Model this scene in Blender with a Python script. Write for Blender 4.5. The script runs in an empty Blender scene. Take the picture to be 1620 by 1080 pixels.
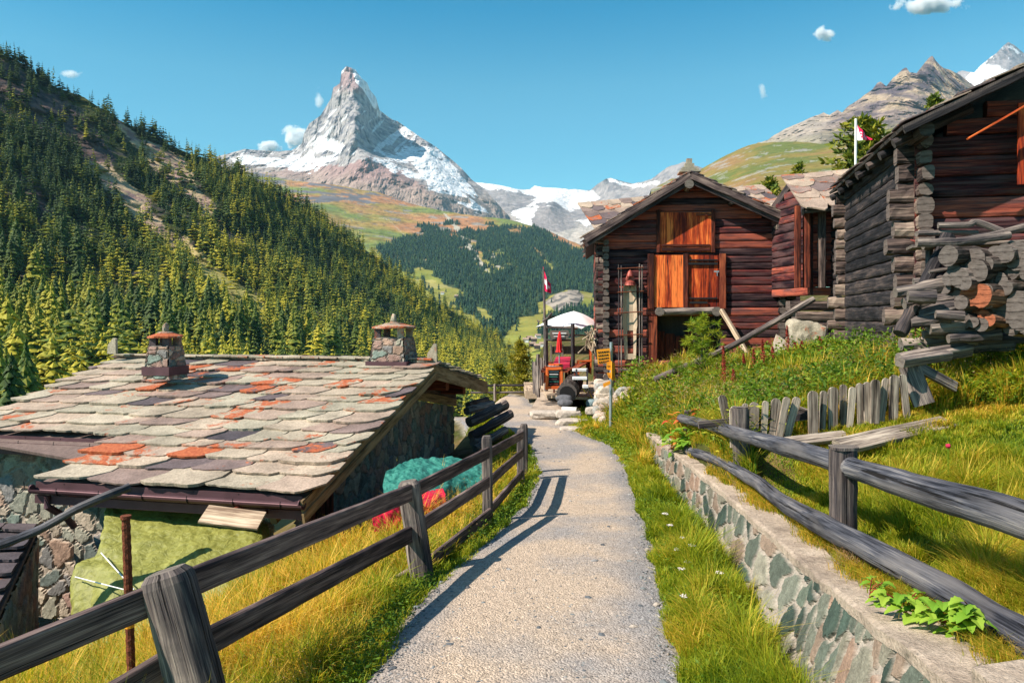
import bpy, math, random
import numpy as np
from mathutils import Vector
R = math.radians
rng = np.random.default_rng(7)
random.seed(7)
SC = bpy.context.scene
COL = SC.collection

# ------------------------------------------------------------------ camera, sky, sun, exposure
F = 1150.0                      # focal length in photo pixels (photo 1620 wide)
HZ = 500.0                      # photo row of the horizon
cam = bpy.data.cameras.new('camera'); cam_o = bpy.data.objects.new('camera', cam); COL.objects.link(cam_o)
cam_o.location = (0, 0, 0); cam_o.rotation_euler = (R(90), 0, 0)
cam.sensor_width = 36; cam.lens = F / 1620 * 36; cam.shift_y = -(540 - HZ) / 1620
cam.clip_start = 0.05; cam.clip_end = 60000
SC.camera = cam_o
SUNV = Vector((-0.85, -0.38, 0.92)).normalized()
world = bpy.data.worlds.new('World'); SC.world = world; world.use_nodes = True
wn = world.node_tree.nodes; wl = world.node_tree.links
bg = wn['Background']
sky = wn.new('ShaderNodeTexSky'); sky.sky_type = 'NISHITA'; sky.sun_disc = False
sky.sun_elevation = math.asin(SUNV.z); sky.sun_rotation = math.atan2(SUNV.x, SUNV.y)
sky.altitude = 2000; sky.air_density = 1.25; sky.dust_density = 0.9; sky.ozone_density = 0.6
tint = wn.new('ShaderNodeMix'); tint.data_type = 'RGBA'; tint.blend_type = 'MULTIPLY'; tint.inputs[0].default_value = 1
geo = wn.new('ShaderNodeTexCoord'); sep = wn.new('ShaderNodeSeparateXYZ'); wl.new(geo.outputs['Generated'], sep.inputs[0])
grad = wn.new('ShaderNodeValToRGB'); wl.new(sep.outputs[2], grad.inputs[0])      # deeper blue overhead, as the polarised sky of the photo
for e, (p_, c_) in zip([grad.color_ramp.elements[0], grad.color_ramp.elements[1], grad.color_ramp.elements.new(.3), grad.color_ramp.elements.new(.42)], ((.08, (.52, 1.0, .97)), (.8, (.30, .90, 1.02)), (.30, (.32, .95, .96)), (.39, (.0, .76, .93)))): e.position = p_; e.color = (*c_, 1)
wl.new(grad.outputs[0], tint.inputs[7])
wl.new(sky.outputs[0], tint.inputs[6]); wl.new(tint.outputs[2], bg.inputs[0])
bg.inputs[1].default_value = 0.092
sl = bpy.data.lights.new('sun', 'SUN'); sun_o = bpy.data.objects.new('sun', sl); COL.objects.link(sun_o)
sl.energy = 5.0; sl.angle = R(0.5); sl.color = (1.0, 0.90, 0.78)
sun_o.rotation_euler = (-SUNV).to_track_quat('-Z', 'Y').to_euler()
SC.view_settings.view_transform = 'Standard'; SC.view_settings.look = 'None'
SC.view_settings.exposure = 0.80; SC.view_settings.gamma = 1
SC.cycles.use_denoising = True
SC.cycles.max_bounces = 6; SC.cycles.transparent_max_bounces = 8; SC.cycles.volume_bounces = 6
SC.cycles.caustics_reflective = False; SC.cycles.caustics_refractive = False

# ------------------------------------------------------------------ maths helpers
def at(px, py, d): return np.array([(px - 810) / F * d, d, (HZ - py) / F * d])
def A(*v): return np.array(v, float)
def nrm(v): v = np.asarray(v, float); return v / (np.linalg.norm(v) + 1e-12)
def _h(ix, iy, iz, s):
    n = (ix.astype(np.int64) * 374761393 + iy.astype(np.int64) * 668265263 + iz.astype(np.int64) * 2147483647 + s * 1274126177) & 0xffffffff
    n = ((n ^ (n >> 13)) * 1274126177) & 0xffffffff
    n = ((n ^ (n >> 16)) * 2246822519) & 0xffffffff
    return ((n ^ (n >> 15)) & 0xffffff) / float(0xffffff)
def vnoise(p, s=0):
    p = np.asarray(p, float); i = np.floor(p); f = p - i; f = f * f * (3 - 2 * f)
    x, y, z = i[..., 0], i[..., 1], i[..., 2]; r = 0
    for a in (0, 1):
        for b in (0, 1):
            for c in (0, 1):
                w = (f[..., 0] if a else 1 - f[..., 0]) * (f[..., 1] if b else 1 - f[..., 1]) * (f[..., 2] if c else 1 - f[..., 2])
                r = r + w * _h(x + a, y + b, z + c, s)
    return r * 2 - 1
def fbm(p, o=4, s=0, g=0.5):
    p = np.asarray(p, float); r = 0; a = 1.0; t = 0
    for k in range(o):
        r = r + a * vnoise(p * 2 ** k + k * 17.3, s + k); t += a; a *= g
    return r / t
def ridged(p, o=4, s=0, g=0.55):
    p = np.asarray(p, float); r = 0; a = 1.0; t = 0
    for k in range(o):
        r = r + a * (1 - 2 * np.abs(vnoise(p * 2 ** k + k * 11.7, s + k))); t += a; a *= g
    return r / t
def inpoly(x, y, poly):
    c = np.zeros(np.shape(x), bool); n = len(poly); j = n - 1
    for i in range(n):
        xi, yi = poly[i]; xj, yj = poly[j]
        if yi != yj:
            m = ((yi > y) != (yj > y)) & (x < (xj - xi) * (y - yi) / (yj - yi) + xi)
            c ^= m
        j = i
    return c
def sstep(a, b, x): t = np.clip((x - a) / (b - a), 0, 1); return t * t * (3 - 2 * t)
def rbf(pts, vals):
    pts = np.asarray(pts, float); vals = np.asarray(vals, float); n = len(pts)
    K = np.linalg.norm(pts[:, None] - pts[None], axis=2)
    M = np.zeros((n + 3, n + 3)); M[:n, :n] = K; M[:n, n] = 1; M[:n, n + 1:] = pts; M[n, :n] = 1; M[n + 1:, :n] = pts.T
    w = np.linalg.lstsq(M, np.concatenate([vals, np.zeros(3)]), rcond=None)[0]
    def f(x, y):
        s = np.shape(x); q = np.stack([np.ravel(x), np.ravel(y)], 1); out = np.empty(len(q))
        for i in range(0, len(q), 20000):
            qq = q[i:i + 20000]; D = np.linalg.norm(qq[:, None] - pts[None], axis=2)
            out[i:i + 20000] = D @ w[:n] + w[n] + qq @ w[n + 1:]
        return out.reshape(s)
    return f

# ------------------------------------------------------------------ mesh builder
class MB:
    def __init__(s): s.v = []; s.f = []; s.t = []; s.g = []; s.c = []; s.n = 0
    def add(s, v, faces, tint=0.5, gc=None, col=None):
        """faces: array (k,3) or (k,4), or a list of such arrays"""
        v = np.asarray(v, float).reshape(-1, 3); k = len(v)
        s.v.append(v)
        for f in (faces if isinstance(faces, list) else [faces]):
            f = np.asarray(f, int)
            if len(f): s.f.append(f + s.n)
        s.t.append(np.broadcast_to(np.asarray(tint, float), (k,)))
        s.g.append(v if gc is None else np.asarray(gc, float))
        s.c.append(np.broadcast_to(np.array([.5, .5, .5]) if col is None else np.asarray(col, float), (k, 3)))
        s.n += k
    def mesh(s, name, origin=(0, 0, 0), smooth=False):
        m = bpy.data.meshes.new(name)
        v = np.concatenate(s.v) - np.asarray(origin, float)
        m.vertices.add(len(v)); m.vertices.foreach_set('co', v.astype(np.float32).ravel())
        idx = np.concatenate([f.ravel() for f in s.f]); tot = np.concatenate([np.full(len(f), f.shape[1]) for f in s.f])
        st = np.concatenate([[0], np.cumsum(tot)[:-1]])
        m.loops.add(len(idx)); m.loops.foreach_set('vertex_index', idx.astype(np.int32))
        m.polygons.add(len(tot)); m.polygons.foreach_set('loop_start', st.astype(np.int32)); m.polygons.foreach_set('loop_total', tot.astype(np.int32))
        m.polygons.foreach_set('use_smooth', np.full(len(tot), bool(smooth)))
        a = m.attributes.new('tint', 'FLOAT', 'POINT'); a.data.foreach_set('value', np.concatenate(s.t).astype(np.float32))
        a = m.attributes.new('gc', 'FLOAT_VECTOR', 'POINT'); a.data.foreach_set('vector', np.concatenate(s.g).astype(np.float32).ravel())
        c = np.concatenate(s.c); c = np.concatenate([c, np.ones((len(c), 1))], 1)
        a = m.attributes.new('col', 'FLOAT_COLOR', 'POINT'); a.data.foreach_set('color', c.astype(np.float32).ravel())
        m.update(calc_edges=True); m.validate()
        return m
    def build(s, name, mat, parent=None, loc=None, smooth=False):
        if not s.f: return None
        if parent is not None:
            org = A(*parent.get('_org', (0, 0, 0))); o = bpy.data.objects.new(name, s.mesh(name, org, smooth)); o.parent = parent; o['_org'] = list(org)
        else:
            org = A(*(loc if loc is not None else (0, 0, 0))); o = bpy.data.objects.new(name, s.mesh(name, org, smooth)); o.location = org; o['_org'] = list(org)
        COL.objects.link(o); o.data.materials.append(mat)
        return o

def tag(o, label=None, cat=None, group=None, kind=None):
    for k, v in (('label', label), ('category', cat), ('group', group), ('kind', kind)):
        if v: o[k] = v
    return o
def thing(name, label, cat, loc=(0, 0, 0), group=None):
    o = bpy.data.objects.new(name, None); COL.objects.link(o); o.location = [float(q) for q in loc]; o['_org'] = [float(q) for q in loc]
    o.empty_display_size = 0.1
    return tag(o, label, cat, group)
def copy_thing(o, loc, rz=0, sc=1, label=None, group=None, rx=0, ry=0):
    r = o.copy(); COL.objects.link(r); r.location = loc; r.rotation_euler = (rx, ry, rz); r.scale = (sc,) * 3 if np.isscalar(sc) else sc
    if label: r['label'] = label
    if group: r['group'] = group
    for ch in list(o.children):
        c = ch.copy(); COL.objects.link(c); c.parent = r
        for g in ch.children:
            d = g.copy(); COL.objects.link(d); d.parent = c
    return r

def gridfaces(nu, nv, off=0, closed=False):
    i, j = np.meshgrid(np.arange(nu - 1), np.arange(nv if closed else nv - 1), indexing='ij')
    j2 = (j + 1) % nv
    return np.stack([i * nv + j, (i + 1) * nv + j, (i + 1) * nv + j2, i * nv + j2], -1).reshape(-1, 4) + off
def frame(d, up=(0, 0, 1)):
    d = nrm(d); u = np.cross(d, up)
    if np.linalg.norm(u) < 1e-3: u = np.cross(d, (1, 0, 0))
    u = nrm(u); w = nrm(np.cross(u, d)); return d, u, w       # along, side, up
_sd = [1]
def seed(): _sd[0] += 1; return _sd[0]
def sweep(mb, pts, prof, tint=None, wob=0.0, scale=None, up=(0, 0, 1), cap=True, wf=6.0, seglen=None, col=None, twist=0):
    """sweep a closed profile [(side, up)..] along a polyline; scale per point"""
    pts = np.asarray(pts, float); prof = np.asarray(prof, float); sc = np.ones(len(pts)) if scale is None else np.asarray(scale, float)
    L = np.concatenate([[0], np.cumsum(np.linalg.norm(np.diff(pts, axis=0), axis=1))])
    n = max(len(pts), int(L[-1] / (seglen or 1e9)) + 1, 2)
    s = np.unique(np.concatenate([L, np.linspace(0, L[-1], n)])) if len(pts) < 12 else L
    P = np.stack([np.interp(s, L, pts[:, k]) for k in range(3)], 1); S = np.interp(s, L, sc)
    T = np.gradient(P, s, axis=0) if len(s) > 1 else P
    sd = seed(); tint = random.random() if tint is None else tint; m = len(prof); V = []; G = []
    per = np.concatenate([[0], np.cumsum(np.linalg.norm(np.diff(np.vstack([prof, prof[:1]]), axis=0), axis=1))])[:m]
    for i in range(len(s)):
        d, u, w = frame(T[i], up)
        a = twist * i / max(len(s) - 1, 1); c, q = math.cos(a), math.sin(a)
        pu = prof[:, 0] * c - prof[:, 1] * q; pw = prof[:, 0] * q + prof[:, 1] * c
        V.append(P[i] + S[i] * (pu[:, None] * u + pw[:, None] * w)); G.append(np.stack([np.full(m, s[i]) + sd * 3.7, per + sd * 1.3, np.zeros(m)], 1))
    V = np.array(V); G = np.array(G)
    if wob:
        q = V * A(1, 1, 1) * wf; ctr = P[:, None]
        k = fbm(np.stack([G[..., 0] * wf * .35, V[..., 2] * wf + V[..., 0] * wf, V[..., 1] * wf * .7 + sd], -1), 3, sd)
        k2 = vnoise(np.stack([G[..., 0] * .8, np.full(V.shape[:2], sd * 1.), np.zeros(V.shape[:2])], -1), sd + 5)
        V = V + (V - ctr) * (k * wob)[..., None] * 2 + (k2 * wob * .35 * np.abs(prof).max())[..., None] * np.array([.3, .3, 1])
    mb.add(V.reshape(-1, 3), gridfaces(len(s), m, closed=True), tint, G.reshape(-1, 3), col)
    if cap:
        for e, rev in ((0, 1), (-1, 0)):
            ring = V[e]; c = ring.mean(0); vv = np.vstack([ring, c]); i = np.arange(m); f = np.stack([i, (i + 1) % m, np.full(m, m)], 1)
            if not rev: f = f[:, ::-1]
            g = np.concatenate([np.concatenate([prof * S[e], np.ones((m, 1))], 1), [[0, 0, 1]]])
            mb.add(vv, f, tint, g, col)
def rect(w, h, r=0.0, n=2):
    w /= 2; h /= 2
    if r <= 0: return [(-w, -h), (w, -h), (w, h), (-w, h)][::-1]
    o = []
    for cx, cy, a0 in ((w - r, h - r, 0), (-w + r, h - r, 90), (-w + r, -h + r, 180), (w - r, -h + r, 270)):
        for k in range(n + 1): a = R(a0 + 90 * k / n); o.append((cx + r * math.cos(a), cy + r * math.sin(a)))
    return o
def circ(r, n=12, q=1.0): return [(r * math.cos(2 * math.pi * k / n), q * r * math.sin(2 * math.pi * k / n)) for k in range(n)]
def beam(mb, p0, p1, w, h, rd=None, tint=None, wob=0.0, up=(0, 0, 1), seg=0.3, wf=6., col=None, taper=1.0):
    sweep(mb, [p0, p1], rect(w, h, min(w, h) * .18 if rd is None else rd), tint, wob, [1, taper], up, seglen=seg, wf=wf, col=col)
def box(mb, p0, p1, w, h, tint=None, up=(0, 0, 1), col=None): sweep(mb, [p0, p1], rect(w, h), tint, 0, None, up, col=col)
def tube(mb, pts, r, n=8, tint=None, wob=0.0, scale=None, seg=None, wf=6., col=None, q=1.0): sweep(mb, pts, circ(r, n, q), tint, wob, scale, seglen=seg, wf=wf, col=col)
def bez(pts, n=20):
    """Catmull-Rom through points"""
    p = np.asarray(pts, float); p = np.vstack([2 * p[0] - p[1], p, 2 * p[-1] - p[-2]]); o = []
    for i in range(1, len(p) - 2):
        for t in np.linspace(0, 1, n, endpoint=False):
            a, b, c, d = p[i - 1], p[i], p[i + 1], p[i + 2]
            o.append(.5 * (2 * b + (c - a) * t + (2 * a - 5 * b + 4 * c - d) * t * t + (3 * b - a - 3 * c + d) * t ** 3))
    return np.array(o + [p[-2]])
def prism(mb, poly, up, tint=None, jit=0.0, col=None, gc=None):
    """polygon (3-D points) extruded by the vector up"""
    poly = np.asarray(poly, float); n = len(poly); up = np.asarray(up, float); t = random.random() if tint is None else tint
    top = poly + up; V = np.vstack([poly, top, poly.mean(0), top.mean(0) + up * jit]); i = np.arange(n); j = (i + 1) % n
    sd = seed() * .77
    mb.add(V, [np.stack([i, j, j + n, i + n], 1), np.stack([j, i, np.full(n, 2 * n)], 1), np.stack([i + n, j + n, np.full(n, 2 * n + 1)], 1)], t, V + sd, col)
_ico = {}
def ico(sub=2):
    if sub not in _ico:
        import bmesh
        bm = bmesh.new(); bmesh.ops.create_icosphere(bm, subdivisions=sub, radius=1)
        bm.verts.index_update(); _ico[sub] = (np.array([v.co[:] for v in bm.verts]), np.array([[v.index for v in f.verts] for f in bm.faces])); bm.free()
    return _ico[sub]
def rock(mb, c, r, amp=0.25, sub=2, tint=None, fr=1.3, flat=0.0, col=None):
    v, f = ico(sub); sd = seed(); k = 1 + amp * fbm(v * fr + sd * 3.1, 3, sd) * 1.6
    v = v * k[:, None]
    if flat: v = np.sign(v) * np.abs(v) ** (1 - flat)
    mb.add(v * np.asarray(r, float) + c, f, random.random() if tint is None else tint, v + sd, col)

# ------------------------------------------------------------------ materials
def M(name, rough=0.85, spec=0.2):
    m = bpy.data.materials.new(name); m.use_nodes = True; nt = m.node_tree; b = nt.nodes['Principled BSDF']
    b.inputs['Roughness'].default_value = rough; b.inputs['Specular IOR Level'].default_value = spec
    return m, nt, b
class N:
    def __init__(s, nt): s.nt = nt
    def n(s, t, **k):
        o = s.nt.nodes.new(t)
        for a, v in k.items(): setattr(o, a, v)
        return o
    def l(s, a, b): s.nt.links.new(a, b)
    def attr(s, name, out='Fac'): o = s.n('ShaderNodeAttribute', attribute_name=name); return o.outputs[out]
    def noise(s, vec, scale, detail=4, rough=.6, dist=0, out=0):
        o = s.n('ShaderNodeTexNoise'); o.inputs['Scale'].default_value = scale; o.inputs['Detail'].default_value = detail; o.inputs['Roughness'].default_value = rough; o.inputs['Distortion'].default_value = dist
        if vec is not None: s.l(vec, o.inputs['Vector'])
        return o.outputs[out]
    def vor(s, vec, scale, feat='F1', out='Distance'):
        o = s.n('ShaderNodeTexVoronoi', feature=feat); o.inputs['Scale'].default_value = scale
        if vec is not None: s.l(vec, o.inputs['Vector'])
        return o.outputs[out]
    def mapv(s, vec, sc=(1, 1, 1)):
        o = s.n('ShaderNodeMapping'); o.inputs['Scale'].default_value = sc; s.l(vec, o.inputs['Vector']); return o.outputs[0]
    def ramp(s, fac, st, mode='LINEAR'):
        o = s.n('ShaderNodeValToRGB'); cr = o.color_ramp; cr.interpolation = mode
        while len(cr.elements) < len(st): cr.elements.new(0.5)
        for e, (p, c) in zip(cr.elements, st): e.position = p; e.color = (c[0], c[1], c[2], 1) if not np.isscalar(c) else (c, c, c, 1)
        s.l(fac, o.inputs[0]); return o.outputs[0]
    def mix(s, f, a, b, mode='MIX'):
        o = s.n('ShaderNodeMix', data_type='RGBA', blend_type=mode)
        for i, q in ((0, f), (6, a), (7, b)):
            if hasattr(q, 'links') or isinstance(q, bpy.types.NodeSocket): s.l(q, o.inputs[i])
            elif i == 0: o.inputs[0].default_value = q
            else: o.inputs[i].default_value = (*q, 1) if not np.isscalar(q) else (q, q, q, 1)
        return o.outputs[2]
    def math(s, op, a, b=0.5):
        o = s.n('ShaderNodeMath', operation=op)
        for i, q in ((0, a), (1, b)):
            if isinstance(q, bpy.types.NodeSocket): s.l(q, o.inputs[i])
            else: o.inputs[i].default_value = q
        return o.outputs[0]
    def bump(s, h, strength, dist, b):
        o = s.n('ShaderNodeBump'); o.inputs['Strength'].default_value = strength; o.inputs['Distance'].default_value = dist
        s.l(h, o.inputs['Height']); s.l(o.outputs[0], b.inputs['Normal'])
    def coord(s): return s.n('ShaderNodeTexCoord').outputs['Object']

def wood(name, dark, mid, light, gap=(0.01, .008, .008), along=1.2, across=22, bump=.6, bd=.02, endc=None, rough=.8, grey=None, spread=.5):
    m, nt, b = M(name, rough); n = N(nt); g = n.attr('gc', 'Vector'); t = n.attr('tint')
    v = n.mapv(g, (along, across, across * .3)); f1 = n.noise(v, 1, 6, .65, .3); big = n.noise(n.mapv(g, (.8, 3, 1)), 1.3, 3)
    fine = n.noise(n.mapv(g, (3, 110, 20)), 1, 3, .6)
    s = n.math('ADD', n.math('MULTIPLY', f1, .8), n.math('MULTIPLY', n.math('SUBTRACT', t, .5), spread * .5)); s = n.math('ADD', s, n.math('MULTIPLY', n.math('SUBTRACT', big, .5), .7))
    s = n.math('ADD', s, n.math('MULTIPLY', n.math('SUBTRACT', fine, .5), .5))
    c = n.ramp(s, [(.26, dark), (.44, mid), (.62, light)])
    if grey:
        gn = n.ramp(n.noise(n.mapv(g, (.5, 2.2, 1)), 1.7, 4, .6), [(.46, 0), (.62, 1)]); c = n.mix(n.math('MULTIPLY', gn, .8), c, grey)
    cr = n.ramp(n.noise(n.mapv(g, (.7, 26, 5)), 1, 4, .6, .6), [(.345, 0), (.40, 1)])
    c = n.mix(cr, gap, c)
    ef = n.n('ShaderNodeSeparateXYZ'); n.l(g, ef.inputs[0])
    ring = n.n('ShaderNodeTexWave', wave_type='RINGS', rings_direction='SPHERICAL'); ring.inputs['Scale'].default_value = 26; ring.inputs['Distortion'].default_value = 1.5
    n.l(n.mapv(g, (1, 1, 0)), ring.inputs['Vector'])
    ec = endc or light
    e = n.mix(n.math('MULTIPLY', ring.outputs[0], .75), ec, mid); e = n.mix(n.math('MULTIPLY', n.noise(n.mapv(g, (14, 14, 1)), 1, 3), .8), e, dark)
    c = n.mix(ef.outputs[2], c, e); n.l(c, b.inputs['Base Color'])
    hh = n.math('ADD', n.math('MULTIPLY', f1, .6), n.math('MULTIPLY', cr, .8)); hh = n.math('ADD', hh, n.math('MULTIPLY', fine, .3))
    n.bump(hh, bump, bd, b); return m
def plain(name, c, rough=.6, var=.15, metal=0, scale=8, spec=.3, bump=0):
    m, nt, b = M(name, rough, spec); n = N(nt); x = n.noise(n.coord(), scale, 4, .6)
    n.l(n.mix(x, tuple(q * (1 - var * 2) for q in c), tuple(min(1, q * (1 + var)) for q in c)), b.inputs['Base Color']); b.inputs['Metallic'].default_value = metal
    if bump: n.bump(x, bump, .02, b)
    return m
def colmat(name, scale=1., var=.5, bump=.5, bd=1., rough=.95, detail=8, stretch=(1, 1, 1)):
    """surface whose material colours live in the mesh; noise adds fine variation"""
    m, nt, b = M(name, rough, .1); n = N(nt); co = n.coord(); v = n.mapv(co, stretch)
    x = n.noise(v, scale, detail, .65); c = n.attr('col', 'Color')
    k = n.ramp(x, [(.25, 1 - var), (.75, 1 + var * .6)]); n.l(n.mix(1, c, k, 'MULTIPLY'), b.inputs['Base Color']); n.bump(x, bump, bd, b); return m
def leafmat(name, a, b_, c_, trans=.35, rough=.6, spec=.25):
    m, nt, b = M(name, rough, spec); n = N(nt); c = n.ramp(n.attr('tint'), [(0, a), (.5, b_), (1, c_)]); n.l(c, b.inputs['Base Color'])
    t = n.n('ShaderNodeBsdfTranslucent'); n.l(n.mix(1, c, (1.3, 1.25, .7), 'MULTIPLY'), t.inputs[0]); mx = n.n('ShaderNodeMixShader'); mx.inputs[0].default_value = trans
    n.l(b.outputs[0], mx.inputs[1]); n.l(t.outputs[0], mx.inputs[2]); n.l(mx.outputs[0], nt.nodes['Material Output'].inputs[0]); return m

MT = {}
MT['barn'] = wood('dark_red_log', (.012, .005, .009), (.115, .022, .022), (.40, .095, .055), grey=(.10, .055, .055), across=30, spread=1.3, endc=(.16, .10, .08), bump=.9)
MT['barn_dark'] = wood('blackened_log', (.008, .008, .010), (.035, .030, .032), (.11, .08, .07), spread=.5, endc=(.16, .13, .11), bump=.9)
MT['barn_grey'] = wood('weathered_log_end', (.025, .018, .018), (.14, .095, .08), (.36, .27, .21), spread=.7, endc=(.26, .21, .18), bump=1.)
MT['orange'] = wood('orange_larch_board', (.12, .012, .006), (.50, .065, .014), (.88, .21, .045), spread=.9, across=16, bump=.5, rough=.65)
MT['redwood'] = wood('red_brown_board', (.03, .008, .006), (.17, .035, .018), (.38, .10, .04), spread=.5, bump=.4)
MT['grey'] = wood('grey_weathered_wood', (.028, .024, .028), (.13, .105, .095), (.36, .29, .24), spread=.6, endc=(.3, .25, .2), across=24, bump=1., bd=.012)
MT['bluegrey'] = wood('slate_grey_rail_wood', (.010, .011, .016), (.07, .072, .088), (.25, .23, .22), spread=.3, across=26, bump=1.2, bd=.014, grey=(.13, .12, .12))
MT['railbrown'] = wood('dark_brown_rail_wood', (.022, .015, .017), (.12, .082, .075), (.30, .215, .18), spread=.4, across=14, bump=.5, bd=.006)
MT['pine'] = wood('tan_bargeboard_wood', (.12, .075, .035), (.30, .20, .10), (.42, .29, .16), spread=.3, across=9, bump=.2)
MT['palewood'] = wood('pale_bleached_wood', (.20, .13, .085), (.50, .37, .25), (.72, .58, .42), spread=.4, bump=.5)
MT['bark'] = wood('rough_bark', (.03, .022, .018), (.13, .10, .085), (.27, .22, .19), spread=.6, endc=(.20, .175, .16), across=30, along=5, bump=1.2)
MT['copper'] = plain('brown_copper_sheet', (.13, .065, .075), .55, .3, .4, 3)
MT['iron'] = plain('dark_iron', (.03, .028, .03), .5, .2, .5)
MT['steel'] = plain('galvanised_steel', (.45, .5, .52), .4, .15, .7)
MT['white'] = plain('white_paint', (.75, .75, .72), .6, .05)
MT['black'] = plain('dark_interior', (.012, .011, .011), .9, .1)
MT['glass'] = plain('window_glass', (.35, .42, .5), .1, .2, 0, 2, .8)
MT['redcloth'] = plain('red_fabric', (.62, .02, .02), .8, .15)
MT['pinkcloth'] = plain('crimson_tablecloth', (.45, .02, .06), .8, .2)
MT['redplastic'] = plain('red_plastic_sheet', (.62, .01, .04), .4, .2, 0, 6, .5)
MT['rust'] = plain('rusty_steel', (.23, .07, .035), .9, .5, .2, 60, .2, .8)
MT['yellow'] = plain('yellow_signboard', (.85, .33, .02), .5, .08); MT['lichen'] = plain('orange_lichened_stone', (.46, .13, .05), .9, .4, 0, 14, .1, .5)
MT['flagred'] = plain('red_flag_cloth', (.72, .01, .08), .8, .06)
MT['flagwhite'] = plain('white_flag_cloth', (.85, .85, .85), .8, .03)
MT['bell'] = plain('red_brown_bell_metal', (.35, .08, .06), .5, .3, .3)

def slabmat(name, less):
    m, nt, b = M(name, .85, .25); n = N(nt); co = n.coord(); t = n.attr('tint')
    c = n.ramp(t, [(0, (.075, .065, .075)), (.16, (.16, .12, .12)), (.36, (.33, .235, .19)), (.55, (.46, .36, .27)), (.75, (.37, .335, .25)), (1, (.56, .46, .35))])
    st = n.noise(co, 1.6, 8, .7); c = n.mix(1, c, n.ramp(st, [(.3, .5), (.7, 1.2)]), 'MULTIPLY')
    sp = n.noise(co, 30, 4, .7); c = n.mix(1, c, n.ramp(sp, [(.3, .62), (.62, 1.12)]), 'MULTIPLY')
    g = n.attr('gc', 'Vector'); li = n.noise(g, 2.6, 9, .78, .5); lt = n.noise(g, .38, 3, .5)
    lc = n.n('ShaderNodeSeparateColor'); n.l(n.attr('col', 'Color'), lc.inputs[0])
    lf = n.ramp(n.math('ADD', n.math('ADD', n.math('MULTIPLY', li, .75), n.math('MULTIPLY', lt, .45)), n.math('SUBTRACT', lc.outputs[0], .5)), [(.655 + less, 0), (.70 + less, 1)])
    oc = n.ramp(n.noise(co, 22, 3), [(.3, (.26, .05, .02)), (.7, (.48, .15, .06))])
    c = n.mix(lf, c, oc)
    bl = n.ramp(n.noise(co, 6, 6, .75, .2), [(.62, 0), (.70, 1)]); c = n.mix(n.math('MULTIPLY', bl, .7), c, (.04, .04, .045))
    n.l(c, b.inputs['Base Color']); n.bump(n.math('ADD', n.math('MULTIPLY', st, 1.), n.math('MULTIPLY', sp, .35)), .8, .025, b); return m
MT['picket'] = wood('pale_weathered_picket', (.06, .045, .035), (.25, .20, .16), (.50, .42, .33), spread=.6, across=26, bump=.9)
MT['slab'] = slabmat('stone_roof_slab', 0); MT['slabshade'] = slabmat('shade_tinted_roof_slab', .05)
def stonemat(name='masonry_stone'):
    m, nt, b = M(name, .9, .15); n = N(nt); co = n.coord(); x = n.noise(co, 9, 8, .7); y = n.noise(n.mapv(co, (1, 1, 2)), 45, 5, .7); c = n.attr('col', 'Color')
    c = n.mix(1, c, n.ramp(x, [(.28, .5), (.7, 1.25)]), 'MULTIPLY'); c = n.mix(1, c, n.ramp(y, [(.3, .65), (.65, 1.15)]), 'MULTIPLY')
    n.l(c, b.inputs['Base Color']); n.bump(n.math('ADD', x, n.math('MULTIPLY', y, .4)), .7, .02, b); return m
MT['stone'] = stonemat()
def gravelmat():
    m, nt, b = M('grey_gravel', .95, .1); n = N(nt); co = n.coord()
    big = n.noise(co, .55, 5, .6); v = n.n('ShaderNodeTexVoronoi'); v.inputs['Scale'].default_value = 55; n.l(co, v.inputs['Vector'])
    v2 = n.n('ShaderNodeTexVoronoi'); v2.inputs['Scale'].default_value = 120; n.l(co, v2.inputs['Vector'])
    base = n.ramp(big, [(.36, (.335, .305, .285)), (.54, (.51, .40, .30))])
    base = n.mix(n.attr('tint'), base, (.25, .245, .25))
    rv = n.n('ShaderNodeSeparateColor'); n.l(v.outputs['Color'], rv.inputs[0]); r2 = n.n('ShaderNodeSeparateColor'); n.l(v2.outputs['Color'], r2.inputs[0])
    c = n.mix(1, base, n.ramp(rv.outputs[0], [(0, .62), (.08, .93), (.9, 1.02), (1, 1.25)]), 'MULTIPLY'); c = n.mix(1, c, n.ramp(r2.outputs[1], [(0, .68), (.3, .97), (1, 1.14)]), 'MULTIPLY')
    c = n.mix(1, c, n.ramp(n.noise(co, 18, 5, .7), [(.3, .7), (.65, 1.12)]), 'MULTIPLY')
    n.l(c, b.inputs['Base Color'])
    h = n.math('ADD', n.math('MULTIPLY', v.outputs['Distance'], -1.0), n.math('MULTIPLY', v2.outputs['Distance'], -.5)); h = n.math('ADD', h, n.math('MULTIPLY', n.noise(co, 8, 5, .6), 1.2))
    n.bump(h, .7, .018, b); return m
MT['gravel'] = gravelmat()
MT['soil'] = colmat('grassy_soil', 3.5, .6, .6, .05)
MT['rock'] = colmat('mountain_rock', .018, .55, .9, 14, .95, 10)
MT['hill'] = colmat('hillside', .05, .45, .6, 3, .95, 8)
MT['farhill'] = colmat('far_hillside', .012, .4, .6, 10, .95, 9)
def concrete():
    m, nt, b = M('pale_concrete', .92, .1); n = N(nt); co = n.coord(); a = n.noise(co, 2.2, 6, .65); f = n.noise(co, 26, 6, .75); v = n.vor(co, 60)
    c = n.ramp(a, [(.3, (.24, .19, .15)), (.5, (.44, .35, .27)), (.7, (.56, .46, .36))]); c = n.mix(1, c, n.ramp(f, [(.3, .6), (.62, 1.1)]), 'MULTIPLY')
    c = n.mix(n.math('MULTIPLY', n.ramp(n.noise(co, 7, 6, .8), [(.58, 0), (.68, 1)]), .75), c, (.09, .085, .06)); n.l(c, b.inputs['Base Color']); n.bump(n.math('ADD', n.math('ADD', a, f), n.math('MULTIPLY', v, -.3)), .9, .02, b); return m
MT['concrete'] = concrete()
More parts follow.
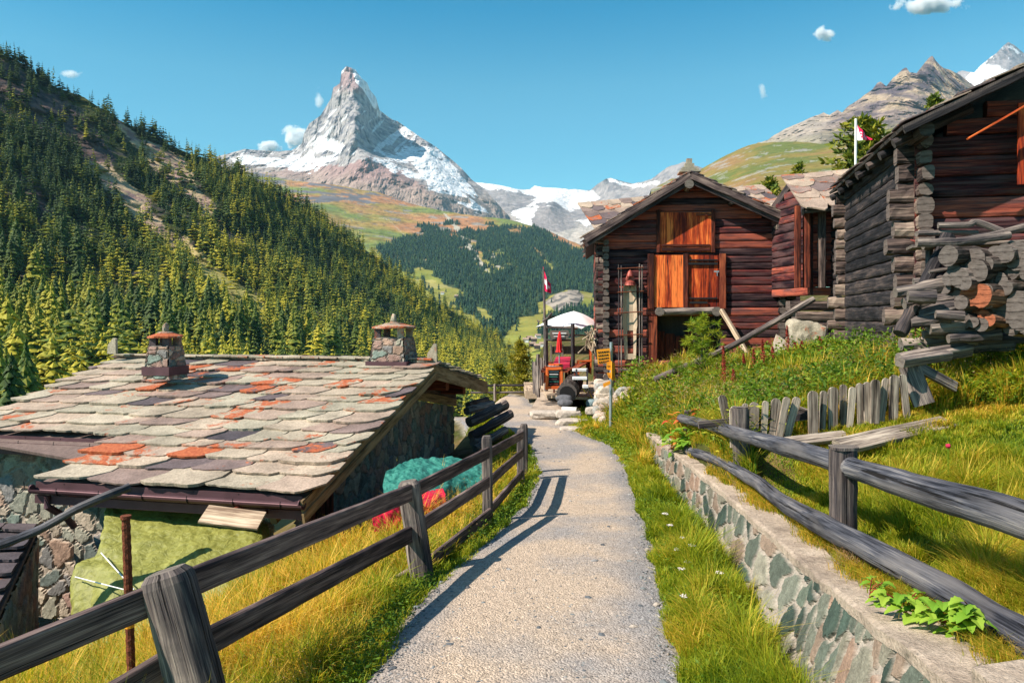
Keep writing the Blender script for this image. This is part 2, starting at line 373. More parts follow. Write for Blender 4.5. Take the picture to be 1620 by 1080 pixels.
MT['grass'] = leafmat('grass_blade', (.05, .13, .008), (.29, .34, .012), (.74, .46, .07), .42)
MT['weed'] = leafmat('weed_leaf', (.025, .075, .010), (.15, .25, .015), (.52, .44, .03), .35)
MT['nettle'] = leafmat('nettle_leaf', (.10, .24, .02), (.20, .36, .03), (.30, .42, .05), .35)
MT['conifer'] = leafmat('conifer_needle', (.008, .030, .016), (.085, .130, .014), (.42, .36, .025), .15, .7)
MT['larch'] = leafmat('larch_needle', (.08, .11, .012), (.24, .22, .02), (.42, .32, .03), .3)
MT['farneedle'] = leafmat('distant_conifer_needle', (.006, .030, .028), (.018, .055, .036), (.07, .12, .035), .1, .8)
MT['dock'] = leafmat('dock_seed', (.14, .012, .012), (.30, .035, .025), (.45, .09, .05), .2)
MT['dry'] = leafmat('dry_stalk', (.22, .10, .05), (.40, .25, .13), (.56, .42, .26), .3)
MT['redleaf'] = leafmat('red_leaf', (.45, .05, .02), (.62, .12, .04), (.75, .30, .06), .3)
MT['bloom'] = leafmat('pale_bloom', (.65, .55, .55), (.8, .75, .72), (.85, .82, .8), .2)

# ================================================================== FAR LANDFORMS
def relief(name, sky_l, base_l, ctrl, px0, px1, npx, nrow, mat, colf, namp=0, nsc=100, ramp_=0, rsc=200, skyn=0, label=None, back=1.0, smooth=False, pw=1.0, aniso=(1, 1, 1)):
    """a mountainside: skyline and foot lines, depths from control points, real relief noise, and a rear side falling away"""
    f = rbf([(c[0], c[1]) for c in ctrl], [math.log(c[2]) for c in ctrl])
    px = np.linspace(px0, px1, npx); t = np.linspace(0, 1, nrow) ** pw
    ys = np.interp(px, [p[0] for p in sky_l], [p[1] for p in sky_l]); yb = np.interp(px, [p[0] for p in base_l], [p[1] for p in base_l])
    if skyn: ys = ys + skyn * fbm(np.stack([px / 9., px * 0, px * 0], 1), 4, 77)
    PX, T = np.meshgrid(px, t, indexing='ij'); PY = yb[:, None] + (ys - yb)[:, None] * T
    D = np.exp(f(PX, PY)); X = (PX - 810) / F * D; Z = (HZ - PY) / F * D
    q = np.stack([X, D, Z], -1) * np.array(aniso)
    disp = 0
    if namp: disp = disp + namp * fbm(q / nsc, 6, 3)
    if ramp_: disp = disp + ramp_ * ridged(q / rsc, 6, 9)
    # relief moves points along their line of sight depth, so the skyline keeps its place
    Dn = D + disp; s = Dn / D
    P = np.stack([X * s, Dn, Z * s], -1)
    C = colf(PX, PY, P)
    dmax = P[:, -1, 1]; bk = []; cb = []
    for k, (dd, dz) in enumerate(((.02, -.015), (.05, -.06), (.09, -.16))):
        r = P[:, -1].copy(); r[:, 1] += dmax * dd * back; r[:, 2] += dmax * dz * back * .5; bk.append(r); cb.append(C[:, -1])
    Pf = np.concatenate([P, np.stack(bk, 1)], 1); Cf = np.concatenate([C, np.stack(cb, 1)], 1)
    mb = MB(); mb.add(Pf.reshape(-1, 3), gridfaces(Pf.shape[0], Pf.shape[1]), .5, None, Cf.reshape(-1, 3))
    o = mb.build(name, mat, smooth=smooth); tag(o, label, None, None, 'structure')
    o['_org'] = [0, 0, 0]
    return dict(P=P, PX=PX, PY=PY, C=C, o=o)
def lerp(a, b, t): return a + (np.asarray(b, float) - a) * t[..., None]
def base_col(c, shape): return np.ones(shape + (3,)) * np.array(c, float)

# ---- the pyramid peak
def col_peak(px, py, P):
    n1 = fbm(P / 260., 5, 21); n2 = fbm(P * A(1, 1, 3) / 70., 5, 22); n3 = ridged(P * A(1, 1, 2.2) / 150., 5, 23)
    c = base_col((.33, .305, .30), px.shape); c = lerp(c, (.13, .13, .15), sstep(.02, .32, n2)); c = lerp(c, (.50, .45, .41), sstep(.1, .5, -n2) * .7)
    up = sstep(152, 132, py + 6 * n1); c = lerp(c, (.34, .22, .21), up * .8)
    red = inpoly(px + n1 * 10, py + n2 * 8, [(400, 275), (470, 262), (545, 262), (585, 248), (620, 262), (720, 330), (640, 322), (560, 300), (470, 285)]); c = lerp(c, (.33, .20, .18), red * .85)
    low = sstep(262, 300, py + 14 * n1 - (px - 560) * .12); c = lerp(c, (.33, .26, .21), low * .75)
    sx = px + 9 * n1 + 5 * n2; sy = py + 9 * n2 + 4 * n1
    snow = np.zeros(px.shape, bool)
    for poly in ([(560, 106), (572, 116), (590, 140), (600, 172), (592, 168), (578, 148), (566, 132), (556, 116)],
                 [(362, 248), (400, 246), (440, 252), (478, 246), (500, 228), (520, 218), (546, 230), (540, 240), (520, 256), (490, 272), (470, 270), (440, 262), (400, 262), (375, 262)],
                 [(590, 236), (612, 244), (634, 242), (640, 232), (668, 236), (700, 250), (730, 276), (758, 312), (748, 312), (720, 300), (690, 292), (662, 270), (640, 262), (612, 250)],
                 [(580, 246), (600, 250), (628, 268), (625, 274), (600, 258)], [(604, 250), (640, 254), (676, 268), (712, 288), (748, 318), (770, 334), (748, 332), (706, 312), (664, 292), (632, 272)], [(556, 108), (566, 106), (582, 124), (600, 158), (604, 176), (592, 172), (574, 146), (560, 126)], [(660, 232), (690, 236), (712, 256), (728, 272), (700, 262)],
                 [(630, 196), (650, 210), (646, 214)]):
        snow |= inpoly(sx, sy, poly)
    rk = sstep(.22, .34, n3 + .35 * n2) ; hole = inpoly(px + 8 * n1, py + 6 * n2, [(495, 243), (525, 236), (530, 244), (500, 252)]) | inpoly(px + 6 * n1, py + 5 * n2, [(610, 254), (650, 258), (664, 276), (640, 268)]) | inpoly(px, py + 6 * n1, [(650, 280), (675, 284), (678, 300), (656, 296)]) | inpoly(px, py + 4 * n1, [(690, 304), (742, 312), (746, 322), (700, 314)])
    sm = snow & ~hole & (n2 < .42)
    dg = fbm(np.stack([(px + py * .9) / 7., (px - py * 1.1) / 42., px * 0], -1), 4, 27); streak = ((dg > .17) & (py > 175) & (py < 240) & (px > 572)) | ((dg > .42) & (py < 245))
    c = lerp(c, (.80, .80, .80), np.clip(sm * 1. + streak * .7, 0, 1))
    return c
peak_sky = [(330, 252), (355, 245), (387, 236), (410, 238), (440, 239), (461, 238), (478, 227), (480, 214), (489, 196), (507, 183), (515, 170), (524, 155), (527, 139), (538, 132), (540, 113), (548, 105), (562, 110), (572, 124), (581, 131), (585, 142), (595, 155), (598, 168), (601, 175), (621, 190), (629, 192), (645, 203), (665, 217), (689, 232), (712, 251), (728, 264), (746, 284), (764, 297), (790, 325), (815, 352), (850, 380)]
peak = relief('rocky_peak', peak_sky, [(330, 330), (480, 335), (640, 370), (850, 420)],
    [(548, 105, 6150), (562, 111, 6200), (585, 142, 6450), (598, 168, 6650), (567, 139, 6000), (570, 181, 5800), (567, 205, 5650), (565, 222, 5550), (585, 253, 5350), (621, 274, 5250), (663, 300, 5150), (699, 318, 5100),
     (540, 113, 6230), (527, 139, 6300), (515, 170, 6400), (489, 196, 6550), (478, 227, 6600), (461, 238, 6650), (440, 239, 6600), (387, 236, 6500), (355, 245, 6450), (520, 222, 6080), (500, 235, 6150), (545, 250, 5600),
     (500, 260, 5850), (450, 262, 6000), (400, 255, 6150), (540, 285, 5200), (450, 290, 5400), (400, 285, 5600), (601, 178, 6900), (621, 192, 7000), (629, 196, 7050), (628, 222, 6750), (600, 222, 6350), (590, 200, 6500), (605, 240, 6000), (640, 240, 6400),
     (650, 260, 5950), (700, 280, 5850), (740, 310, 5700), (680, 240, 6400), (665, 217, 6850), (689, 232, 6800), (712, 251, 6750), (746, 284, 6550), (764, 297, 6450), (811, 347, 6000), (640, 310, 5080), (700, 335, 5020), (760, 345, 5300), (600, 290, 5120), (450, 335, 5000), (640, 370, 4800), (850, 420, 5200)],
    330, 850, 520, 300, MT['rock'], col_peak, namp=60, nsc=130, ramp_=95, rsc=190, skyn=.7, aniso=(1.2, .5, .6), label='tall pyramid of grey rock and snow above the valley')

# ---- glacier range in the distance behind the centre
def col_glac(px, py, P):
    n1 = fbm(P / 500., 5, 31); n2 = fbm(P * A(1, 1, 2) / 130., 5, 32)
    c = base_col((.30, .27, .26), px.shape); c = lerp(c, (.20, .185, .19), sstep(0, .35, n2)); low = sstep(338, 362, py + n1 * 10 - (px - 860) * .12); c = lerp(c, (.47, .42, .36), low)
    sx = px + 10 * n1 + 5 * n2; sy = py + 9 * n1 + 6 * n2; s = np.zeros(px.shape, bool)
    for poly in ([(742, 284), (800, 295), (880, 298), (880, 304), (760, 296)], [(820, 300), (846, 292), (885, 296), (936, 300), (948, 312), (935, 326), (900, 334), (878, 320), (850, 322), (845, 345), (820, 345), (808, 340), (842, 326), (850, 312), (828, 306)],
                 [(908, 348), (935, 344), (940, 352), (925, 356)], [(960, 282), (985, 288), (1010, 290), (1040, 284), (1040, 288), (1000, 294), (965, 288)], [(815, 348), (850, 342), (860, 352), (830, 356)]):
        s |= inpoly(sx, sy, poly)
    c = lerp(c, (.80, .79, .77), s * 1.)
    knob = inpoly(px + 4 * n1, py + 4 * n2, [(840, 345), (870, 326), (905, 345), (912, 360), (880, 368), (842, 358)]); c = lerp(c, (.28, .25, .24), knob * 1.)
    return c
glac = relief('glacier_range', [(700, 270), (742, 284), (752, 288), (793, 293), (820, 300), (838, 299), (846, 294), (858, 296), (880, 298), (934, 301), (945, 292), (958, 283), (966, 281), (1000, 291), (1030, 284), (1055, 265), (1083, 256), (1100, 262), (1140, 275), (1200, 300)],
    [(700, 400), (1200, 460)], [(700, 270, 9500), (752, 288, 9500), (800, 310, 8600), (846, 294, 9800), (934, 301, 9500), (900, 320, 8800), (958, 283, 8600), (870, 328, 7900), (870, 350, 7500), (940, 350, 7600), (1000, 290, 8600), (1083, 258, 7800), (1100, 300, 7000), (850, 400, 6500), (1000, 420, 6200), (1200, 300, 7500)],
    700, 1200, 400, 150, MT['rock'], col_glac, namp=80, nsc=400, ramp_=110, rsc=420, skyn=1.2, aniso=(1, .6, .8), label='distant range with white glaciers')

# ---- alpine meadow shoulder with the valley forest
FOR_IN = [[(596, 392), (640, 378), (690, 358), (735, 362), (760, 372), (800, 352), (850, 366), (890, 384), (945, 398), (945, 455), (900, 462), (868, 470), (850, 492), (820, 502), (800, 540), (770, 545), (740, 500), (690, 470), (640, 430)],
          [(860, 505), (945, 480), (945, 580), (880, 570)], [(900, 455), (945, 450), (945, 470)]]
FOR_OUT = [[(716, 360), (735, 372), (770, 420), (775, 432), (755, 420), (730, 385)], [(755, 398), (790, 425), (786, 430), (752, 402)], [(836, 392), (862, 412), (858, 418), (832, 398)], [(655, 425), (672, 415), (700, 440), (728, 460), (715, 480), (690, 470)],
           [(742, 470), (760, 478), (775, 500), (765, 520), (748, 500)], [(762, 392), (800, 408), (806, 420), (780, 404)], [(815, 500), (858, 480), (868, 492), (840, 512), (835, 530), (880, 545), (882, 565), (820, 565), (810, 520)]]
def forest_mask(px, py, P):
    n = fbm(P / 160., 4, 44); n3 = fbm(P / 160. + 31, 4, 45); x = px + 34 * n; y = py + 26 * n3; m = np.zeros(px.shape, bool)
    for p in FOR_IN: m |= inpoly(x, y, p)
    for p in FOR_OUT: m &= ~inpoly(x, y, p)
    return m
def col_alp(px, py, P):
    n1 = fbm(P / 320., 5, 41); n2 = fbm(P / 90., 5, 42)
    c = base_col((.30, .22, .06), px.shape); c = lerp(c, (.40, .19, .085), sstep(-.15, .3, n1)); c = lerp(c, (.16, .20, .05), sstep(.0, .4, -n1 + .2 * n2)); c = lerp(c, (.24, .21, .18), sstep(.22, .42, n2 + .4 * n1)); n4 = fbm(P / 28., 4, 47); c = c * (1 + .9 * n4)[..., None]; c = lerp(c, (.12, .11, .10), sstep(.28, .45, n4) * .7)
    crag = sstep(.03, .16, fbm(P * A(1, 1, 3) / 120., 4, 46) - .0) * ((py < 322) & (px < 720)); c = lerp(c, (.15, .14, .15), crag)
    grn = sstep(395, 430, py) ; c = lerp(c, (.22, .25, .045), grn * .8)
    c = lerp(c, (.42, .34, .12), sstep(.1, .35, n2) * grn * .6)
    cliff = inpoly(px + 6 * n1, py + 5 * n2, [(862, 480), (880, 465), (915, 458), (925, 470), (910, 488), (880, 492)]); c = np.where(cliff[..., None], lerp(base_col((.34, .29, .24), px.shape), (.12, .11, .10), sstep(-.15, .2, fbm(P * A(2, 1, .7) / 30., 5, 48))), c)
    gul = inpoly(px + 5 * n2, py + 4 * n1, [(700, 335), (712, 345), (745, 385), (775, 432), (762, 425), (725, 375)]) | inpoly(px + 3 * n2, py + 4 * n1, [(776, 398), (784, 402), (794, 424), (786, 424)]); c = lerp(c, (.42, .38, .30), gul * 1.)
    c = lerp(c, (.025, .055, .03), forest_mask(px, py, P) * .9)
    tr = np.abs(py - (330 + (px - 690) * -.5 + 30 * np.sin(px / 20.))) < .7; c = lerp(c, (.45, .38, .26), (tr & (px > 600) & (px < 760)) * .6)
    return c
alp = relief('alpine_shoulder', [(330, 285), (400, 272), (450, 282), (480, 288), (530, 292), (560, 298), (600, 305), (650, 322), (700, 334), (760, 343), (800, 346), (830, 354), (860, 362), (890, 376), (940, 396), (1000, 425), (1150, 480)],
    [(330, 620), (700, 620), (1150, 640)],
    [(400, 275, 5000), (480, 288, 4900), (560, 298, 4900), (650, 322, 4700), (700, 334, 4500), (800, 346, 4200), (860, 362, 4000), (940, 396, 3600), (1150, 480, 2600), (500, 340, 3600), (600, 380, 3200), (700, 400, 3000), (640, 440, 2500), (800, 420, 2700), (900, 440, 2500), (760, 480, 2100), (700, 540, 1500), (800, 540, 1500), (860, 500, 1900), (900, 470, 2000), (930, 520, 1500), (850, 560, 1250), (930, 600, 900), (800, 620, 900), (500, 620, 1200)],
    330, 1150, 520, 260, MT['farhill'], col_alp, namp=50, nsc=420, ramp_=34, rsc=520, skyn=1.0, label='orange and green alpine shoulder with dark forest below the peak')

# ---- the right side: green hill, rock ridge, far summit
def col_rock(px, py, P):
    n1 = fbm(P / 350., 5, 51); n2 = fbm(P * A(2, .6, .7) / 110., 5, 52)
    c = base_col((.24, .18, .155), px.shape); c = lerp(c, (.12, .09, .10), sstep(.0, .25, n2 + .5 * n1)); c = lerp(c, (.40, .30, .20), sstep(.05, .25, -n2 + .4 * fbm(P * A(1, 1, .4) / 160., 3, 55)) * .9)
    left = sstep(1330, 1280, px + 25 * n1); c = lerp(c, (.42, .35, .28), left * .7); c = lerp(c, (.20, .20, .07), sstep(185, 235, py + 26 * n1 - (1400 - px) * .12) * .7)
    return c
ridge = relief('rock_ridge', [(1120, 262), (1201, 225), (1215, 221), (1235, 208), (1255, 198), (1275, 190), (1303, 178), (1312, 183), (1325, 174), (1332, 178), (1345, 166), (1362, 155), (1380, 142), (1388, 131), (1393, 130), (1402, 136), (1412, 124), (1427, 110), (1434, 107), (1439, 115), (1452, 115), (1462, 101), (1470, 92), (1475, 88), (1481, 97), (1488, 105), (1505, 112), (1520, 119), (1545, 140), (1600, 160), (1760, 190)],
    [(1120, 330), (1760, 330)], [(1201, 225, 4600), (1303, 178, 4600), (1393, 130, 4500), (1475, 88, 4500), (1600, 160, 4700), (1300, 230, 3200), (1430, 200, 3300), (1430, 160, 3900), (1380, 190, 3700), (1500, 160, 4000), (1600, 220, 3400), (1200, 300, 2600), (1500, 300, 2500), (1760, 200, 4700)],
    1120, 1760, 400, 170, MT['rock'], col_rock, namp=80, nsc=160, ramp_=170, rsc=260, skyn=1.5, aniso=(1.6, .6, .5), label='jagged rock ridge with pale scree')
def col_sum(px, py, P):
    n1 = fbm(P / 400., 5, 61); n2 = fbm(P / 120., 5, 62); c = base_col((.34, .31, .31), px.shape); c = lerp(c, (.22, .2, .21), sstep(0, .3, n2))
    s = inpoly(px + 9 * n1, py + 9 * n2, [(1540, 108), (1575, 102), (1600, 112), (1585, 126), (1560, 120), (1545, 140), (1530, 125)]) | (n2 > .33)
    return lerp(c, (.82, .81, .8), s * 1.)
summit = relief('far_summit', [(1480, 150), (1515, 114), (1523, 111), (1541, 116), (1552, 103), (1566, 92), (1577, 84), (1586, 74), (1595, 66), (1604, 71), (1613, 79), (1650, 108), (1760, 160)], [(1480, 240), (1760, 240)],
    [(1523, 111, 8000), (1595, 66, 8200), (1650, 108, 8400), (1560, 150, 7200), (1620, 150, 7200), (1600, 240, 6400), (1480, 150, 7600)], 1480, 1760, 180, 90, MT['rock'], col_sum, namp=100, nsc=400, ramp_=120, rsc=400, skyn=1.2, aniso=(1, .6, .8), label='snowy far summit at the right edge')
def col_green(px, py, P):
    n1 = fbm(P / 170., 5, 71); n2 = fbm(P * A(1, 1, 2.5) / 45., 5, 72); c = base_col((.21, .165, .04), px.shape); c = lerp(c, (.26, .155, .06), sstep(-.1, .3, n1)); c = lerp(c, (.12, .14, .03), sstep(.05, .35, -n1 + .3 * n2))
    rk = sstep(.10, .26, n2 + .25 * n1) * sstep(1090, 1050, px - (py - 270) * 2.6) + sstep(.2, .3, n2 + .3 * n1) * .8; return lerp(c, (.30, .285, .26), np.clip(rk, 0, 1) * .9)
green = relief('green_hillside', [(1030, 300), (1060, 284), (1083, 278), (1105, 270), (1140, 250), (1165, 238), (1185, 230), (1201, 226), (1260, 224), (1300, 228), (1350, 222), (1400, 206), (1450, 192), (1500, 176), (1560, 168), (1620, 160), (1760, 140)],
    [(1030, 420), (1760, 480)], [(1060, 284, 2600), (1140, 250, 2500), (1201, 226, 2600), (1300, 228, 2200), (1450, 192, 2200), (1620, 160, 2000), (1100, 330, 1600), (1200, 300, 1300), (1400, 300, 1000), (1150, 420, 600), (1400, 420, 350), (1700, 450, 200), (1030, 420, 900)],
    1030, 1760, 360, 160, MT['hill'], col_green, namp=22, nsc=160, ramp_=20, rsc=200, skyn=.8, label='green and brown hillside above the barns')

# ---- forested slope on the left
hill_sky = [(-160, -10), (0, 86), (33, 100), (83, 136), (133, 154), (180, 186), (233, 212), (283, 236), (333, 256), (400, 284), (440, 303), (500, 340), (560, 382), (620, 426), (680, 473), (740, 506), (790, 540), (812, 560), (830, 590)]
SCREE = [[(172, 182), (200, 196), (240, 222), (285, 255), (322, 300), (338, 330), (322, 345), (296, 312), (262, 276), (225, 236), (195, 212)], [(100, 222), (140, 232), (180, 262), (215, 300), (255, 345), (295, 372), (350, 425), (395, 470), (432, 500), (420, 508), (372, 470), (312, 418), (262, 385), (215, 345), (170, 300), (125, 255)], [(320, 430), (345, 452), (420, 500), (425, 520), (360, 480)]]
CRAG = [[(-60, 60), (40, 120), (110, 160), (170, 215), (190, 260), (130, 262), (70, 210), (0, 175), (-60, 150)], [(20, 270), (60, 290), (90, 340), (60, 350), (20, 310)], [(330, 330), (350, 345), (380, 380), (365, 385)]]
def hmask(px, py, P, polys, k=1.):
    n = fbm(P / 45., 4, 81); n2 = fbm(P / 45. + 50, 4, 82); m = np.zeros(np.shape(px), bool)
    for p in polys: m |= inpoly(px + 16 * n * k, py + 16 * n2 * k, p)
    return m
def col_hill(px, py, P):
    n1 = fbm(P / 40., 5, 83); n2 = fbm(P / 9., 5, 84); c = base_col((.03, .045, .015), px.shape); c = lerp(c, (.09, .09, .02), sstep(0, .4, n1)); c = lerp(c, (.09, .075, .065), sstep(.1, .4, n2))
    s = hmask(px, py, P, SCREE); col = lerp(base_col((.44, .33, .20), px.shape), (.28, .18, .16), sstep(-.05, .25, n2)); y = sstep(360, 440, py); col = lerp(col, (.40, .36, .08), y * .75); c = lerp(c, (0, 0, 0), s * 1.) + col * s[..., None]
    g = hmask(px, py, P, CRAG); c = np.where(g[..., None], lerp(base_col((.13, .085, .075), px.shape), (.04, .036, .04), sstep(-.2, .15, n2)), c)
    return c
lhill = relief('forested_slope', hill_sky, [(-160, 900), (60, 870), (130, 780), (700, 720), (800, 700), (830, 680)],
    [(-160, -10, 1000), (0, 86, 900), (180, 186, 950), (400, 284, 1000), (600, 422, 1100), (740, 514, 1250), (812, 560, 1350), (0, 300, 640), (0, 450, 440), (0, 560, 300), (0, 700, 150), (0, 870, 90), (-160, 900, 70), (-160, 400, 450), (200, 400, 640), (200, 520, 440), (200, 620, 250), (400, 420, 740), (400, 520, 520), (400, 640, 300), (600, 500, 820), (600, 620, 450), (750, 570, 900), (760, 620, 600), (400, 740, 160), (700, 720, 260), (810, 700, 330), (200, 770, 130)],
    -160, 830, 420, 300, MT['hill'], col_hill, namp=16, nsc=70, ramp_=42, rsc=150, label='steep forested mountainside left of the path')

def sampler(rel, maskf, n, seed_, dens=None):
    P, PX, PY = rel['P'], rel['PX'], rel['PY']; a = P[1:, :-1] - P[:-1, :-1]; b = P[:-1, 1:] - P[:-1, :-1]
    area = np.linalg.norm(np.cross(a, b)[..., :2], axis=-1) if False else np.linalg.norm(np.cross(a, b), axis=-1)
    w = area * maskf(PX[:-1, :-1], PY[:-1, :-1], P[:-1, :-1]); w = np.clip(w, 0, np.percentile(area, 99.5)).ravel(); rg = np.random.default_rng(seed_)
    k = rg.choice(len(w), n, p=w / w.sum()); i, j = np.unravel_index(k, area.shape); u, v = rg.random(n)[:, None], rg.random(n)[:, None]
    p = P[i, j] + a[i, j] * u + b[i, j] * v
    return p, PX[i, j], PY[i, j]

# ================================================================== NEAR GROUND
YT = [0.5, 3.0, 4.6, 6.3, 8.7, 10.9, 13.5, 17.5, 20.5, 24, 27, 29, 34, 45]
ZT = [-2.05, -2.2, -2.32, -2.46, -2.65, -2.84, -2.93, -3.15, -3.20, -3.23, -3.29, -3.28, -3.5, -4.5]
PL = [-.9, -.9, -.88, -.79, -.2, .21, .53, .45, -.1, -.75, -1.6, -1.9, -3, -4]
PR = [1.0, 1.02, 1.06, 1.29, 1.63, 1.85, 2.14, 2.37, 1.6, 1.3, .66, .5, -1, -2]
def zpath(y): return np.interp(y, YT, ZT)
def pl(y): return np.interp(y, YT, PL)
def pr(y): return np.interp(y, YT, PR)
WY = [0.5, 2.4, 3.3, 5.1, 8.6, 14, 15.5]; WX = [1.55, 1.68, 1.78, 2.08, 2.47, 2.80, 2.85]; WZ = [-1.30, -1.42, -1.53, -1.80, -2.09, -2.41, -2.5]
def wx(y): return np.interp(y, WY, WX)
def wz(y): return np.interp(y, WY, WZ)
_U = rbf([(2.0, 1), (2.2, 3.3), (2.4, 5.1), (2.8, 8.6), (3.1, 14), (3.1, 18), (4, 4), (5, 2), (9, 3), (5, 6), (4.9, 8.9), (7, 8), (6.5, 11.5), (8.5, 12), (11, 12), (3.3, 9.2), (5.8, 8.2), (7.6, 10), (4.6, 11), (7.6, 16.5), (11, 17), (9, 22), (5, 15), (4, 20), (5.5, 24), (9, 24.5), (3.6, 24), (2.6, 24), (12, 26), (8, 30), (5, 32), (14, 20), (16, 10)],
          [-1.35, -1.55, -1.83, -2.07, -2.35, -2.55, -1.60, -1.5, -1.2, -1.56, -1.38, -1.30, -.92, -.72, -.5, -1.60, -1.42, -1.10, -1.45, -1.05, -.5, -1.25, -1.6, -2.15, -1.85, -1.3, -2.1, -2.5, 0, -1.2, -2.2, .3, .0])
def Gl(x, y):
    z = zpath(y); dl = np.maximum(pl(y) - x, 0); dr = np.maximum(x - pr(y), 0)
    z = z - .05 * sstep(0, .3, dl) - .23 * dl + .06 * sstep(0, .35, dr) - .10 * dr * sstep(15, 12, y)
    pit = sstep(-3.0, -4.0, x + (y - 7) * -.12) * sstep(6.6, 7.8, y); z = z - 1.0 * pit
    z = z - .32 * np.maximum(-x - 11, 0) - sstep(14, 24, y) * np.maximum(-x - 3, 0) * .35
    z = z - .85 * np.maximum(y - 32, 0) * sstep(3.5, 1.5, x) - .2 * np.maximum(-(x + 2.6), 0) * sstep(27, 31, y)
    return z
def ground(x, y):
    x = np.asarray(x, float); y = np.asarray(y, float); x, y = np.broadcast_arrays(x, y)
    g = Gl(x, y); u = _U(x, y); w = wx(y) + .16
    near = sstep(-.02, .06, x - w); e = 2.35 + sstep(15, 19, y) * .1 + sstep(22, 26, y) * .3
    far = sstep(0, 1.5, x - e); k = sstep(13.6, 15.0, y); z = g + (u - g) * (near * (1 - k) + far * k)
    n = .035 * fbm(np.stack([x * 1.3, y * 1.3, x * 0], -1), 4, 5); off = np.maximum(pl(y) - x, x - pr(y)); return z + n * sstep(-.1, .5, off)
ys_ = np.concatenate([np.geomspace(.8, 16, 190), np.geomspace(16.1, 90, 120)]); ss = np.linspace(-1, 1, 420)
Yg, Sg = np.meshgrid(ys_, ss, indexing='ij'); Xg = np.sign(Sg) * (np.abs(Sg) ** 1.6) * (16 + Yg * .5) + .6
Zg = ground(Xg, Yg)
def col_ground(x, y):
    P = np.stack([x, y, x * 0], -1); n1 = fbm(P / 1.5, 4, 91); n2 = fbm(P / .3, 4, 92)
    c = base_col((.06, .065, .014), x.shape); c = lerp(c, (.13, .09, .03), sstep(-.1, .4, n1)); c = lerp(c, (.20, .14, .09), sstep(.1, .5, n2) * .7)
    e = sstep(.35, .0, np.maximum(pl(y) - x, x - pr(y)) + .12 * n2); return lerp(c, (.30, .26, .21), e)
mb = MB(); mb.add(np.stack([Xg, Yg, Zg], -1).reshape(-1, 3), gridfaces(len(ys_), len(ss)), .5, None, col_ground(Xg, Yg).reshape(-1, 3))
tag(mb.build('ground', MT['soil'], smooth=True), 'grassy ground of the hamlet on both sides of the path', kind='structure')
# the gravel path, a sheet just above the ground
yp = np.concatenate([np.linspace(.9, 16, 260), np.linspace(16.1, 31, 110)]); sp = np.linspace(0, 1, 40); V = []; TT = []
for y in yp:
    wl = .16 * fbm(A(y * 1.4, 3, 0)[None], 4, 95)[0]; wr = .16 * fbm(A(y * 1.4, 9, 0)[None], 4, 96)[0]; a = pl(y) - .05 + wl; b = pr(y) + .05 + wr; x = a + (b - a) * sp
    edge = np.minimum(sp, 1 - sp) * (b - a); crown = .012 * sstep(0, .25, edge) + .006 * fbm(np.stack([x * 4, x * 0 + y * 4, x * 0], 1), 3, 97)
    V.append(np.stack([x, x * 0 + y, ground(x, np.full_like(x, y)) + .004 + crown], 1)); TT.append(np.clip(1 - edge / .45 + .4 * fbm(np.stack([x * 2, x * 0 + y * 2, x * 0], 1), 3, 98), 0, .8))
mb = MB(); mb.add(np.array(V).reshape(-1, 3), gridfaces(len(yp), len(sp)), np.array(TT).ravel())
tag(mb.build('gravel_path', MT['gravel'], smooth=True), 'grey gravel footpath curving between the fence and the stone wall', kind='structure')

